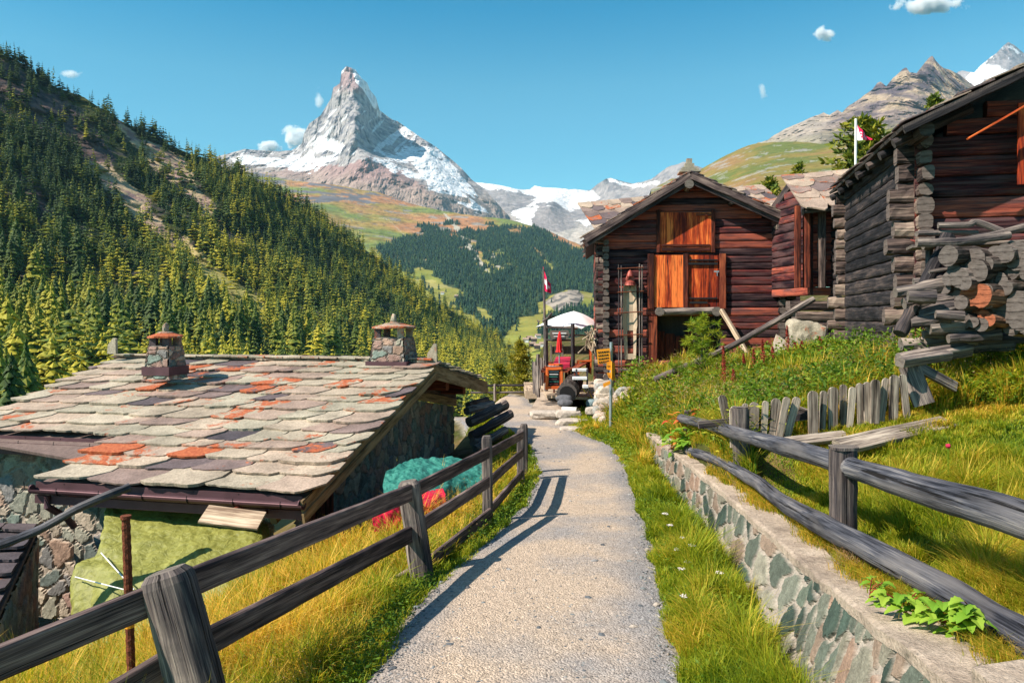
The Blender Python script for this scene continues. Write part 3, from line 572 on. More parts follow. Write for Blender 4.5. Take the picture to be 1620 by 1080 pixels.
# ================================================================== MASONRY AND ROOF BUILDERS
STONES = {'warm': [(.40, .27, .20), (.30, .30, .24), (.22, .27, .23), (.46, .38, .29), (.34, .22, .18), (.24, .23, .22), (.38, .36, .28), (.17, .20, .18)],
          'green': [(.12, .145, .11), (.065, .095, .075), (.25, .235, .18), (.30, .20, .145), (.17, .18, .14), (.30, .25, .19), (.04, .06, .048), (.26, .19, .14), (.12, .14, .11), (.20, .185, .14)],
          'pale': [(.52, .42, .34), (.60, .50, .40), (.40, .34, .28), (.46, .36, .30), (.34, .33, .30), (.28, .24, .21)]}
def masonry(mb, P00, P10, P01, P11, nu, nv, cell=.28, relief_=.035, pal='warm', mortar=(.42, .36, .30), aspect=(1, 1), seed_=1, thick=.0, gap=.16, bow=0.):
    """a wall face of raised irregular stones in mortar; corners as points, normal = U x V"""
    u = np.linspace(0, 1, nu); v = np.linspace(0, 1, nv); Ug, Vg = np.meshgrid(u, v, indexing='ij')
    P = (P00 * ((1 - Ug) * (1 - Vg))[..., None] + P10 * (Ug * (1 - Vg))[..., None] + P01 * ((1 - Ug) * Vg)[..., None] + P11 * (Ug * Vg)[..., None])
    LU = np.linalg.norm(P10 - P00); LV = max(np.linalg.norm(P01 - P00), np.linalg.norm(P11 - P10)); n = nrm(np.cross(P10 - P00, (P01 - P00) if np.linalg.norm(P01 - P00) > .01 else (P11 - P10)))
    a = Ug * LU / (cell * aspect[0]); b = Vg * LV / (cell * aspect[1])
    w = np.stack([a, b, a * 0 + seed_ * 9.1], -1); a = a + .55 * fbm(w * .9, 3, seed_); b = b + .55 * fbm(w * .9 + 40, 3, seed_)
    ia, ib = np.floor(a).astype(int), np.floor(b).astype(int); d1 = np.full(a.shape, 9.); d2 = np.full(a.shape, 9.); cid = np.zeros(a.shape)
    for da in (-1, 0, 1):
        for db in (-1, 0, 1):
            ca, cb = ia + da, ib + db; z = np.zeros_like(ca)
            jx = _h(ca, cb, z, seed_) * .96 + .02; jy = _h(ca, cb, z + 1, seed_) * .96 + .02
            d = np.hypot((ca + jx - a), (cb + jy - b)); idn = _h(ca, cb, z + 2, seed_)
            m = d < d1; d2 = np.where(m, d1, np.minimum(d2, d)); cid = np.where(m, idn, cid); d1 = np.where(m, d, d1)
    e = d2 - d1; inside = sstep(gap * .55, gap * 1.0, e + .10 * fbm(w * 4, 3, seed_ + 3)); hgt = .55 + .45 * ((cid * 7.3) % 1)
    disp = relief_ * (inside * hgt + .22 * fbm(w * 3.5, 4, seed_ + 1) * inside + .12 * fbm(w * 9, 3, seed_ + 2))
    pals = np.array(STONES[pal]); k = (cid * len(pals)).astype(int) % len(pals); c = pals[k] * (.8 + .4 * ((cid * 31.7) % 1))[..., None]
    c = lerp(base_col(mortar, a.shape), c, inside); P = P + n * disp[..., None]
    if bow: P = P + n * (bow * fbm(w * .25, 2, seed_ + 8))[..., None]
    mb.add(P.reshape(-1, 3), gridfaces(nu, nv), .5, None, c.reshape(-1, 3))
def slabs(mb, O, U, V, lu, lv, seed_, sw=(.42, .75), eh=.36, th=.035, lift=.06, pointed=.12, skew=.0, tset=None, lich=None):
    """overlapping stone roof slabs on the plane O + U*u + V*v (U along the eave, V up the slope)"""
    rg = np.random.default_rng(seed_); U, V = nrm(U), nrm(V); Nn = nrm(np.cross(U, V)); Nn = Nn if Nn[2] > 0 else -Nn; v = -.03; row = 0
    while v < lv - .08:
        e = eh * rg.uniform(.8, 1.2) * (1.15 - .25 * v / lv); u = -rg.uniform(0, .3); u1 = lu
        while u < lu:
            w = rg.uniform(*sw) * (1.1 - .2 * v / lv)
            if lu - (u + w) < .18: w = lu - u + .02
            ua, ub = max(u, -.03), min(u + w, lu + .03); w_ = ub - ua; top = min(v + e * 1.35, lv + .04)
            if w_ > .06:
                j = lambda s: rg.uniform(-s, s)
                g = .010; sh = skew * e * 1.3
                tl0, tl1 = rg.uniform(-.16, .16) * e, rg.uniform(-.16, .16) * e; pk = rg.uniform(.25, .75); dp = rg.uniform(-.3, 1.) * pointed * e; low = []
                for tq in np.linspace(0, 1, 9):
                    cc = max(0, 1 - min(tq, 1 - tq) / .13) ** 2 * pointed * e * .9; low.append((ua + g + (w_ - 2 * g) * tq + (j(.012) if 0 < tq < 1 else j(.006)), v + cc + tl0 + (tl1 - tl0) * tq - dp * max(0, 1 - abs(tq - pk) / .4) + j(.014)))
                pts = low + [(ub - g + j(.02) + sh, v + (top - v) * .5), (ub - .02 + sh, top), (ua + .02 + sh, top), (ua + g + j(.02) + sh, v + (top - v) * .5)]
                tl = rg.uniform(.75, 1.2); n0 = lambda vv: .012 + lift * tl * max(0, 1 - (vv - v) / (top - v))
                tt = j(.012); t_ = th * rg.uniform(.7, 1.4); bot = [O + U * a + V * b + Nn * (n0(b) + tt * (a - ua) / w_ + .003 * row % .01) for a, b in pts]
                lb = rg.choice([-.06, -.02, .03, .10], p=[.45, .3, .17, .08]) + (.13 if lich is not None and lich(ua, v) else 0); prism(mb, bot, Nn * t_, tint=(rg.random() if tset is None else tset(rg)), jit=rg.uniform(-.1, .2), col=(.5 + lb, .5, .5))
            u += w
        v += e * .82 if False else e; row += 1
def sheet(mb, quad, th, tint=.5, col=None):
    q = np.asarray(quad, float); n = nrm(np.cross(q[1] - q[0], q[3] - q[0])); prism(mb, q, n * th, tint, col=col)

# ================================================================== STONE HUT BELOW THE PATH
hE0 = A(-2.87, 10.0, -2.46); hE1 = A(-.72, 20.0, -1.78)                       # eave ends of the gable
gd = nrm(A(hE1[0] - hE0[0], hE1[1] - hE0[1], 0)); rd_ = A(-gd[1], gd[0], 0)           # along the gable, along the ridge (to the left)
hR = A(-1.68, 15.45, -1.00)                                                    # ridge end over the gable
hut = thing('stone_hut', 'low stone hut with grey and orange slab roof and two chimneys beside the path', 'hut', (-5, 14, -4.5))
vN = hR - hE0; vF = hR - hE1
ridge_len = 7.7; front_len = 4.35; setback = 1.35
mb = MB(); tn = lambda rg: rg.choice([rg.uniform(.3, .9), rg.uniform(0, .3), rg.uniform(.5, .8)], p=[.58, .13, .29])
LV = np.linalg.norm(vN); Vn = nrm(vN); Vf = nrm(vF)
slabs(mb, hE0, rd_, Vn, front_len, setback + .22, 11, tset=tn, lich=lambda u, v: u > front_len - 1.3 and v > .2, eh=.44, sw=(.5, .95), th=.034, lift=.045, skew=-.35)     # front extension
slabs(mb, hE0 + Vn * (setback + .2), rd_, Vn, ridge_len + .1, LV - setback - .2, 12, tset=tn, eh=.40, sw=(.42, .9), th=.032, lift=.045, skew=-.35)
slabs(mb, hE1, rd_, Vf, ridge_len, np.linalg.norm(vF), 13, tset=tn, eh=.4)
for k in range(18):                                                              # ridge stones laid flat along the top
    u = k * ridge_len / 18; p = hR + rd_ * (u + .2) + A(0, 0, .085)
    w = .24; pts = [p + rd_ * a + gd * b + A(0, 0, random.uniform(-.01, .01)) for a, b in ((-.24, -w), (.24, -w * random.uniform(.7, 1)), (.25, w), (-.22, w * .9))]; prism(mb, pts, A(0, 0, .035), tint=random.uniform(.5, 1))
roofo = mb.build('slab_roof', MT['slab'], hut)
mb = MB()
def under(a, b, c, d, n, m=MT['railbrown']): sheet(mb, [a, b, c, d], .05)
dn = A(0, 0, -.06)
sheet(mb, [hE0 + dn, hR + dn, hR + rd_ * ridge_len + dn, hE0 + Vn * (setback + .1) + rd_ * ridge_len + dn], -.05)
sheet(mb, [hE0 + dn * 1.1, hE0 + rd_ * front_len + dn * 1.1, hE0 + rd_ * front_len + Vn * 1.6 + dn * 1.1, hE0 + Vn * 1.6 + dn * 1.1], .05)
sheet(mb, [hE1 + dn, hE1 + rd_ * ridge_len + dn, hR + rd_ * ridge_len + dn, hR + dn], .05)
mb.build('roof_boarding', MT['railbrown'], hut)
mb = MB(); out = -rd_ * .03
for a, b in ((hE0 + Vn * -.1, hR + A(0, 0, 0)), (hE1, hR)):
    d_ = nrm(b - a)
    for k, (o0, hh) in enumerate(((-.13, .17), (-.29, .15))):
        beam(mb, a + out * (1 + k * .7) + A(0, 0, o0 + .02), b + out * (1 + k * .7) + A(0, 0, o0 + .02), .035, hh, tint=.45 + .2 * k, wob=.01)
mb.build('bargeboard', MT['pine'], hut)
# walls : the gable wall stands .75 m inside the verge
inn = rd_ * .8
def hz(t):                                   # roof underside above gable line parameter
    y = hE0[1] + (hE1[1] - hE0[1]) * t; return (hE0[2] + (hR[2] - hE0[2]) * min(t / .545, 1) if t < .545 else hR[2] + (hE1[2] - hR[2]) * (t - .545) / .455) - .32
gl = np.linalg.norm((hE1 - hE0)[:2]); mb = MB(); q = lambda t, z: A(*(hE0[:2] + gd[:2] * gl * t + inn[:2]), z)
for t0, t1 in ((.115, .545), (.543, .955)): masonry(mb, q(t0, -5.0), q(t1, -5.0), q(t0, hz(t0) - .42), q(t1, hz(t1) - .42), 170, 110, .30, .05, 'warm', (.30, .25, .21), seed_=31 + int(t0 * 10))
mb2 = MB(); f0 = hE0 + gd * .62; zt = -2.86
fl = lambda u, z: A(*(f0[:2] + rd_[:2] * u), z)
masonry(mb2, fl(front_len - .1, -5.2), fl(.8, -5.2), fl(front_len - .1, zt), fl(.8, zt), 120, 80, .30, .05, 'warm', (.40, .33, .27), seed_=33)
f1 = f0 + gd * 1.2; fl2 = lambda u, z: A(*(f1[:2] + rd_[:2] * u), z)
masonry(mb2, fl2(ridge_len - .3, -5.4), fl2(front_len - .6, -5.4), fl2(ridge_len - .3, -2.2), fl2(front_len - .6, -2.2), 110, 90, .32, .05, 'warm', (.42, .35, .28), seed_=35)
lw = lambda g, z: A(*(f1[:2] + rd_[:2] * (ridge_len - .3) + gd[:2] * g), z)
masonry(mb2, lw(8.2, -5.4), lw(0, -5.4), lw(8.2, -1.9), lw(0, -2.2), 120, 80, .34, .05, 'warm', (.42, .35, .28), seed_=36)
cl = lambda g, z: A(*(f0[:2] + rd_[:2] * (front_len - .1) + gd[:2] * g), z)
masonry(mb2, cl(1.25, -5.2), cl(0, -5.2), cl(1.25, zt + .3), cl(0, zt), 40, 80, .3, .05, 'warm', (.42, .35, .28), seed_=37)
mb.build('gable_wall', MT['stone'], hut); mb2.build('front_wall', MT['stone'], hut)
gpt = lambda t, z, o=0.: A(*(hE0[:2] + gd[:2] * gl * t + inn[:2] - rd_[:2] * (.02 + o)), z)
for (t0, t1) in ((.05, .545), (.545, .96)):      # sloping boards above the masonry
    for k in range(2): mb = MB(); beam(mb, gpt(t0, hz(t0) - .10 - .21 * k, .02 * k), gpt(t1, hz(t1) - .10 - .21 * k, .02 * k), .10, .20, wob=.02, tint=.35 + .3 * k); mb.build('gable_board', MT['railbrown' if k == 0 else 'pine'], hut)
for t in (.16, .33, .545, .70, .84):             # purlin ends under the verge
    z = hz(t) - .02; p = A(*(hE0[:2] + gd[:2] * gl * t), z); mb = MB(); beam(mb, p + rd_ * .15, p + rd_ * 1.6, .26, .26, tint=.5); mb.build('purlin', MT['redwood'], hut)
for u in np.linspace(.3, front_len - .2, 6):
    p = hE0 + rd_ * u + A(0, 0, -.2); mb = MB(); beam(mb, p + gd * .12, p + gd * .12 + vN * .25, .1, .12, tint=.4); mb.build('rafter', MT['redwood'], hut)
mb = MB(); p = hE0 + A(0, 0, -.36)              # wall plate under the front eave
beam(mb, p + gd * .55 + rd_ * .3, p + gd * .55 + rd_ * (front_len - .1), .16, .2, tint=.5); mb.build('wall_plate', MT['redwood'], hut)
def gutter(p0, dirr, L, outd):
    g = MB(); seg = 24; th = np.linspace(math.pi, 2 * math.pi, 9); prof = [(math.cos(a) * .075, math.sin(a) * .075) for a in th] + [(math.cos(a) * .064, math.sin(a) * .064) for a in th[::-1]]
    c = p0 + outd * .10 + A(0, 0, -.10); sweep(g, [c - dirr * .06, c + dirr * L], prof, .5)
    for q in (0, L): tube(g, [c + dirr * (q - .008) + A(0, 0, 0.0), c + dirr * (q + .008)], .06, 10)
    gut = g.build('gutter', MT['copper'], hut)
    f = MB(); sheet(f, [p0 + A(0, 0, -.01) + outd * .012, p0 + dirr * L + A(0, 0, -.01) + outd * .012, p0 + dirr * L + A(0, 0, -.20) + outd * .012, p0 + A(0, 0, -.20) + outd * .012], .02)
    sheet(f, [p0 + A(0, 0, -.205) + outd * .02, p0 + dirr * L + A(0, 0, -.205) + outd * .02, p0 + dirr * L + A(0, 0, -.33) + outd * .02, p0 + A(0, 0, -.33) + outd * .02], .03)
    f.build('eave_flashing', MT['copper'], hut)
    for k in range(int(L / .72) + 1):
        b = MB(); q = c + dirr * (.25 + k * .72); pts = [q + A(0, 0, .08) - outd * .07] + [q + outd * .083 * math.cos(a) + A(0, 0, .083 * math.sin(a)) for a in np.linspace(math.pi, 2 * math.pi + .5, 9)]
        tube(b, pts, .008, 5); b.build('gutter_bracket', MT['iron'], gut)
odir = -gd
gutter(hE0 + A(0, 0, -.0), rd_, front_len, odir)
gutter(hE0 + Vn * (setback + .15) + rd_ * front_len + A(0, 0, -.0), rd_, ridge_len - front_len, odir)
mb = MB(); p = hE0 + rd_ * (front_len - .25) + odir * .08 + A(0, 0, -.2)
tube(mb, [p, p + A(0, 0, -.16), p + gd * .35 + A(0, 0, -.42), p + gd * .5 + A(0, 0, -.6)], .05, 10); mb.build('downpipe', MT['copper'], hut)
mb = MB(); wq = fl2(front_len + .05, -2.75)      # small window behind the downpipe
box(mb, wq + odir * .05, wq + rd_ * -1.1 + odir * .05, .05, .5); w_ = mb.build('window', MT['white'], hut)
mb = MB(); box(mb, wq + odir * .085 - rd_ * .06, wq - rd_ * .5 + odir * .085, .02, .4); box(mb, wq + odir * .085 - rd_ * .56, wq - rd_ * 1.04 + odir * .085, .02, .4); mb.build('pane', MT['glass'], w_)
mb = MB(); pd = A(*(hE0[:2] + gd[:2] * 1.55 + inn[:2] - rd_[:2] * .05), -3.6)      # dark plank door in the gable wall
for k in range(6): beam(mb, pd + gd * (.16 * k) + A(0, 0, -1.3), pd + gd * (.16 * k) + A(0, 0, .75), .15, .05, up=tuple(-rd_))
mb.build('door', MT['redwood'], hut)
# chimneys
def chimney(c, w, h, cap=.5, pal='warm'):
    ch = MB(); b0, b1 = w / 2 * 1.12, w / 2 * .88; dz = A(0, 0, 1)
    cs = [(-1, -1), (1, -1), (1, 1), (-1, 1)]; P = lambda sx, sy, b, z: c + rd_ * -sx * b + gd * sy * b + dz * z
    for k in range(4):
        a, b = cs[k], cs[(k + 1) % 4]; masonry(ch, P(*a, b0, -.2), P(*b, b0, -.2), P(*a, b1, h * .62), P(*b, b1, h * .62), 34, 34, .2, .03, pal, (.30, .24, .2), seed_=50 + k, aspect=(1.3, .7))
    top = [P(*q, b1, h * .62) for q in cs]; prism(ch, top, dz * .02, .6, col=(.2, .18, .16)); o = ch.build('chimney', MT['stone'], hut)
    for q in cs: e = MB(); box(e, P(*q, b1 - .07, h * .62), P(*q, b1 - .07, h * .86), .13, .13); e.build('pier', MT['slab'], o)
    e = MB(); r0 = w / 2 * 1.35
    base = [c + rd_ * r0 * math.cos(a) * 1.0 + gd * r0 * math.sin(a) + dz * (h * .86 + random.uniform(-.01, .01)) for a in np.linspace(0, 2 * math.pi, 9)[:-1]]
    prism(e, base, dz * .035, .66, jit=3.2 if cap else .3, col=(.64, .5, .5)); pr_ = [c + (p - c) * A(.45, .45, 1) + dz * .07 for p in base]; prism(e, pr_, dz * .04, .5, jit=.5)
    rock(e, c + dz * (h * .86 + .17), (.07, .07, .13), .3, 2, .75); e.build('cap_stone', MT['slab'], o)
    e = MB(); ring = [P(sx, sy, b0 * 1.10, -.12) for sx, sy in cs]; prism(e, ring, dz * .17, .5); e.build('flashing', MT['copper'], o)
chimney(A(*at(623, 560, 15.6)[:2], -1.0), .74, .86); chimney(A(*at(262, 575, 14.6)[:2], -1.05), .50, .72)
for c, h in ((at(684, 574, 15.3), .46), (at(177, 556, 16.6), .36)):
    mb = MB(); c = c + A(0, 0, -.05); pts = [c - rd_ * .10, c + rd_ * .13, c + rd_ * .11 + A(0, 0, h * .55), c - rd_ * .03 + A(0, 0, h), c - rd_ * .09 + A(0, 0, h * .95)]; prism(mb, pts, gd * .07, .8); mb.build('ridge_stone', MT['slab'], hut)

# lower shed in front of the hut, roof shade painted in as dark slab tints, lichen sparser
shed = thing('lower_shed', 'low outbuilding with reddish slab roof tinted dark as shade below the stone hut at the left edge', 'shed', (-6.8, 8.6, -5))
sO = A(-10.0, 8.6, -3.66); sU = nrm(A(1, -.05, 0)); sV = nrm(A(-.46, 1, .13))
mb = MB(); slabs(mb, sO, sU, sV, 3.95, 3.2, 61, tset=lambda rg: rg.uniform(0, .12), eh=.36, sw=(.3, 1.1), th=.035, lift=.08); mb.build('slab_roof', MT['slabshade'], shed)
mb = MB(); c = [sO, sO + sU * 3.95, sO + sU * 3.95 + sV * 3.2, sO + sV * 3.2]; sheet(mb, [q + A(0, 0, -.05) for q in c], -.06); mb.build('roof_boarding', MT['railbrown'], shed)
mb = MB(); g4 = [q * A(1, 1, 0) + A(0, 0, -5.6) for q in c]
for i in range(4): a, b = i, (i + 1) % 4; masonry(mb, g4[a], g4[b], c[a] + A(0, 0, -.12), c[b] + A(0, 0, -.12), 90, 40, .3, .04, 'warm', (.3, .26, .22), seed_=70 + i)
mb.build('wall', MT['stone'], shed)
mb = MB(); tube(mb, bez([at(-30, 872, 8.7), at(60, 838, 8.9), at(130, 800, 9.1), at(205, 770, 9.5)], 8), .055, 9, wob=.15); tag(mb.build('leaning_pole', MT['bluegrey'], loc=at(60, 838, 8.9)), 'dark round pole slanting up to the hut gutter at the left edge', 'pole')
# ---- cloth sheets
def drape(grid, n=70, wr=.03, fr=2.5, th=0., sd=1, fold=None):
    """grid: rows of control points (list of lists of 3-D points), smoothly interpolated and wrinkled"""
    g = np.array(grid, float); r = np.stack([np.stack([bez_s(g[i, :, k], n) for k in range(3)], 1) for i in range(g.shape[0])], 0)
    q = np.stack([np.stack([bez_s(r[:, j, k], n) for k in range(3)], 1) for j in range(r.shape[1])], 1)
    du = np.gradient(q, axis=1); dv = np.gradient(q, axis=0); nn = np.cross(du, dv); nn /= np.linalg.norm(nn, axis=-1, keepdims=True) + 1e-9
    w = ridged((q + .25 * q[..., [2, 0, 1]]) * fr * A(1.1, 1, .5), 4, sd) * .6 + fbm(q * fr * 2.3, 4, sd + 3) * .5
    return q + nn * (wr * w)[..., None]
def bez_s(v, n):
    x = np.linspace(0, len(v) - 1, n); i = np.clip(x.astype(int), 0, len(v) - 2); t = x - i; p = np.concatenate([[2 * v[0] - v[1]], v, [2 * v[-1] - v[-2]]])
    a, b, c, d = p[i], p[i + 1], p[i + 2], p[i + 3]; return .5 * (2 * b + (c - a) * t + (2 * a - 5 * b + 4 * c - d) * t * t + (3 * b - a - 3 * c + d) * t ** 3)
def clothmat(name, a, b_, rough=.55):
    m, nt, b = M(name, rough, .35); n = N(nt); co = n.coord(); x = n.noise(n.mapv(co, (1.3, 1.3, .8)), 6, 8, .6, 1.4); n.l(n.mix(n.ramp(x, [(.35, 0), (.65, 1)]), a, b_), b.inputs['Base Color']); n.bump(x, .8, .03, b); return m
MT['tarp'] = clothmat('olive_tarpaulin', (.15, .155, .028), (.26, .26, .06)); MT['teal'] = clothmat('teal_tarpaulin', (.01, .13, .10), (.06, .27, .21))
G = [[at(168, 800, 11.0), at(250, 804, 10.9), at(330, 810, 10.8), at(392, 822, 10.7)], [at(165, 832, 10.45), at(245, 838, 10.35), at(330, 842, 10.25), at(402, 846, 10.2)], [at(152, 880, 9.85), at(240, 886, 9.7), at(330, 888, 9.6), at(408, 888, 9.7)],
     [at(122, 902, 9.6), at(235, 925, 9.2), at(330, 930, 9.1), at(410, 920, 9.3)], [at(112, 1010, 9.0), at(235, 1040, 8.7), at(330, 1040, 8.7), at(412, 1000, 8.95)]]
for r in G: r.insert(0, r[0] + A(-.02, .5, -.02)); r.append(r[-1] + A(.03, .5, 0))
mb = MB(); q = drape(G, 190, .042, 3.4, sd=4); q[..., 1] += .055 * np.sin(q[..., 0] * 8 + 1.5 * np.sin(q[..., 2] * 1.4)) * sstep(-2.5, -3.6, q[..., 2]); mb.add(q.reshape(-1, 3), gridfaces(190, 190))
tarp = mb.build('tarpaulin', MT['tarp'], loc=at(235, 985, 9.0), smooth=True); tag(tarp, 'olive green tarpaulin draped over a stack against the hut front', 'tarpaulin')
mb = MB(); tube(mb, [at(160, 874, 9.8), at(185, 902, 9.35), at(212, 932, 8.95)], .008, 5); tube(mb, [at(119, 912, 9.45), at(165, 924, 9.1), at(212, 936, 8.95)], .008, 5); mb.build('tie_rope', MT['white'], tarp)
sb = thing('plank_shelf', 'bleached plank on two short brackets under the hut gutter', 'shelf', at(370, 815, 8.9))
mb = MB(); a, b = at(322, 813, 9.5), at(414, 824, 9.5); beam(mb, a, b, .34, .035, up=(0, -.45, 1), wob=.02, tint=.6); mb.build('board', MT['palewood'], sb)
for px in (345, 392): mb = MB(); p = at(px, 810 + (px - 345) * .12, 9.62) + A(0, 0, -.05); beam(mb, p, p + gd * .75 + A(0, 0, -.02), .05, .05); mb.build('bracket', MT['redwood'], sb)
# teal tarp and red sheet along the gable wall
gr = lambda px, py, d, dz=0: at(px, py, d) + A(0, 0, dz)
tg = [[gr(612, 742, 12.4), gr(650, 726, 13.2), gr(700, 722, 14.0), gr(760, 728, 14.6)], [gr(606, 765, 11.9), gr(655, 748, 12.4), gr(705, 744, 13.0), gr(765, 742, 13.8)], [gr(610, 790, 11.5), gr(660, 785, 11.8), gr(700, 772, 12.4), gr(770, 762, 13.3)], [gr(612, 815, 11.4), gr(660, 812, 11.6), gr(705, 800, 12.2), gr(770, 790, 13.1)]]
tg = [[p * .91 for p in r] for r in tg]; mb = MB(); q = drape(tg, 110, .085, 2.6, sd=9); mb.add(q.reshape(-1, 3), gridfaces(110, 110)); tag(mb.build('tarpaulin', MT['teal'], loc=gr(690, 790, 12.3), smooth=True), 'crumpled teal tarpaulin heaped by the hut gable wall', 'tarpaulin')
rgd = [[gr(590, 800, 10.6), gr(618, 792, 10.9), gr(650, 782, 11.3), gr(700, 770, 11.9)], [gr(588, 812, 10.3), gr(618, 800, 10.5), gr(655, 795, 10.9), gr(705, 782, 11.5)], [gr(592, 840, 10.1), gr(622, 838, 10.3), gr(660, 828, 10.6), gr(708, 806, 11.3)]]
rgd = [[p * .95 for p in r] for r in rgd]; mb = MB(); q = drape(rgd, 90, .05, 4.0, sd=12); mb.add(q.reshape(-1, 3), gridfaces(90, 90)); tag(mb.build('plastic_sheet', MT['redplastic'], loc=gr(640, 830, 10.4), smooth=True), 'bright red plastic sheet lying in front of the teal tarpaulin', 'plastic sheet')
# log pile at the far corner of the hut
lps = [((742, 668), (800, 640), 18.0, .16), ((745, 690), (808, 655), 17.8, .15), ((738, 650), (778, 640), 18.6, .13), ((748, 700), (790, 690), 17.7, .13), ((752, 710), (800, 680), 17.4, .11), ((740, 640), (770, 632), 19.4, .10)]
names = ['thick grey log topmost on the pile behind the hut corner', 'long split log slanting across the pile behind the hut corner', 'short dark log against the wall behind the hut corner', 'lowest left log of the pile behind the hut corner', 'lowest right log of the pile behind the hut corner', 'thin log at the back of the pile behind the hut corner']
for (a, b, d, r), nm in zip(lps, names):
    r *= .85
    mb = MB(); tube(mb, [at(*a, d), at(*b, d + .9)], r, 10, wob=.18, seg=.15); tag(mb.build('log', MT['grey'], loc=at(*a, d)), nm, 'log', 'logs piled behind the hut corner')

# ================================================================== LOG BARNS
def log_wall(mb, P, U, L, z0, ztop, dia, nout, mat_t=(0, 1), openings=(), ext=(.0, .0), wob=.05, jag=.05, taper=0, holes=()):
    """squared logs lying along U from P; ztop(u)->height limit; openings (u0,u1,z0,z1)"""
    z = z0; k = 0; U = nrm(U)
    while True:
        h = dia * random.uniform(.82, 1.18); zc = z + h / 2
        us = [u for u in np.linspace(0, L, 160) if ztop(u) > z + h * .35]
        if len(us) < 6: break
        spans = [(us[0] - (ext[0] if us[0] < .01 else 0), us[-1] + (ext[1] if us[-1] > L - .01 else 0))]
        for (a, b, c, d) in openings:
            if c < zc < d: spans = [s for sp in spans for s in ([(sp[0], min(sp[1], a))] if sp[0] < a else []) + ([(max(sp[0], b), sp[1])] if sp[1] > b else [])]
        for s0, s1 in spans:
            if s1 - s0 > .1: beam(mb, P + U * s0 + A(0, 0, zc - P[2]) + nout * random.uniform(-.012, .012), P + U * s1 + A(0, 0, zc - P[2]) + nout * random.uniform(-.012, .012), .19, h * .985, h * .2, random.uniform(*mat_t), wob, seg=.22, wf=5)
        z += h; k += 1
def joints(mb, P, dirs, z0, z1, dia, ln=.28, tint=(0, 1), pat=None):
    """log ends crossing at a corner: dirs = outward directions, alternating"""
    z = z0; k = 0
    while z < z1:
        h = dia * random.uniform(.85, 1.15); d = dirs[k % len(dirs)]; l = ln * random.uniform(.7, 1.35); w = dia * random.uniform(.75, 1.0)
        beam(mb, P + A(0, 0, z + h / 2 - P[2]) - d * .15, P + A(0, 0, z + h / 2 - P[2]) + d * l, w, h * .97, h * random.uniform(.15, .42), random.uniform(*tint), .10, seg=.08, wf=9, taper=random.uniform(.82, 1)); z += h * (.97 if len(dirs) == 1 else .62); k += 1

# ---------------- central barn
bL = A(2.84, 24.0, 0); bU = nrm(A(.995, -.105, 0)); bN = A(-bU[1], bU[0], 0); bF = -bN
def bu(px): k = (px - 810) / F; return (24 * k - 2.84) / (.995 + .105 * k)
def bz(py, u): return (HZ - py) / F * (24 - .105 * u)
def bp(px, py, o=0.): u = bu(px); return A(*(bL + bU * u)[:2], bz(py, u)) + bF * o
barn = thing('log_barn', 'dark red log barn with orange hay doors in the middle of the hamlet', 'barn', (5.9, 24.3, -2))
BW = 6.15; apu = bu(1090); apz = 4.46
zl = lambda u: 2.62 + (apz - 2.62) * u / apu if u < apu else apz + (2.75 - apz) * (u - apu) / (BW - apu)
mb = MB(); log_wall(mb, bL + A(0, 0, 0), bU, BW, -2.6, zl, .235, bF, openings=[(bu(1040), bu(1140), bz(565, 3), bz(497, 3))], ext=(.0, .0), wob=.035)
mb.build('log_wall', MT['barn'], barn)
mb = MB(); back = bN * 7.5
log_wall(mb, bL + bN * .1, bN, 7.4, -2.6, lambda u: 2.5, .25, -bU, wob=.03); log_wall(mb, bL + bU * BW + bN * .1, bN, 7.4, -2.6, lambda u: 2.6, .25, bU, wob=.03); log_wall(mb, bL + back, bU, BW, -2.6, zl, .25, bN, wob=.03)
mb.build('side_wall', MT['barn'], barn)
mb = MB(); joints(mb, bL + bU * .26, [bF], -2.6, 2.45, .25, .22, (.0, .9)); joints(mb, bL + bU * (BW - .32), [bF], -2.4, 2.6, .25, .22, (0, .9)); joints(mb, bL + bU * (BW + .02), [bU], -2.4, 2.5, .25, .16, (0, .8)); joints(mb, bL + bU * .02, [-bU], -2.6, 2.4, .25, .10, (0, .8)); mb.build('corner_joint', MT['barn_grey'], barn)
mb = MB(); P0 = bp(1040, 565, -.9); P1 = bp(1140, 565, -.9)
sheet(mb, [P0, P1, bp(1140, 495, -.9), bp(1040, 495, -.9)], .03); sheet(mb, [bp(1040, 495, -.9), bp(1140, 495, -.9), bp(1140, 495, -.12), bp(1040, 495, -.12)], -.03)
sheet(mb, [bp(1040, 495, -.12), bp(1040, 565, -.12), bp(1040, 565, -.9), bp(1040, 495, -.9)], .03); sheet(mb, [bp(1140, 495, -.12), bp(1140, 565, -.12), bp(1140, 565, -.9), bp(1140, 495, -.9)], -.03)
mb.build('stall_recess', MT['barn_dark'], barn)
mb = MB()
for k in range(6): beam(mb, bp(1046 + k * 16, 578, -.4), bp(1046 + k * 16, 524 + k % 3 * 4, -.4), .3, .05, up=tuple(bF))
mb.build('stall_door', MT['redwood'], barn)
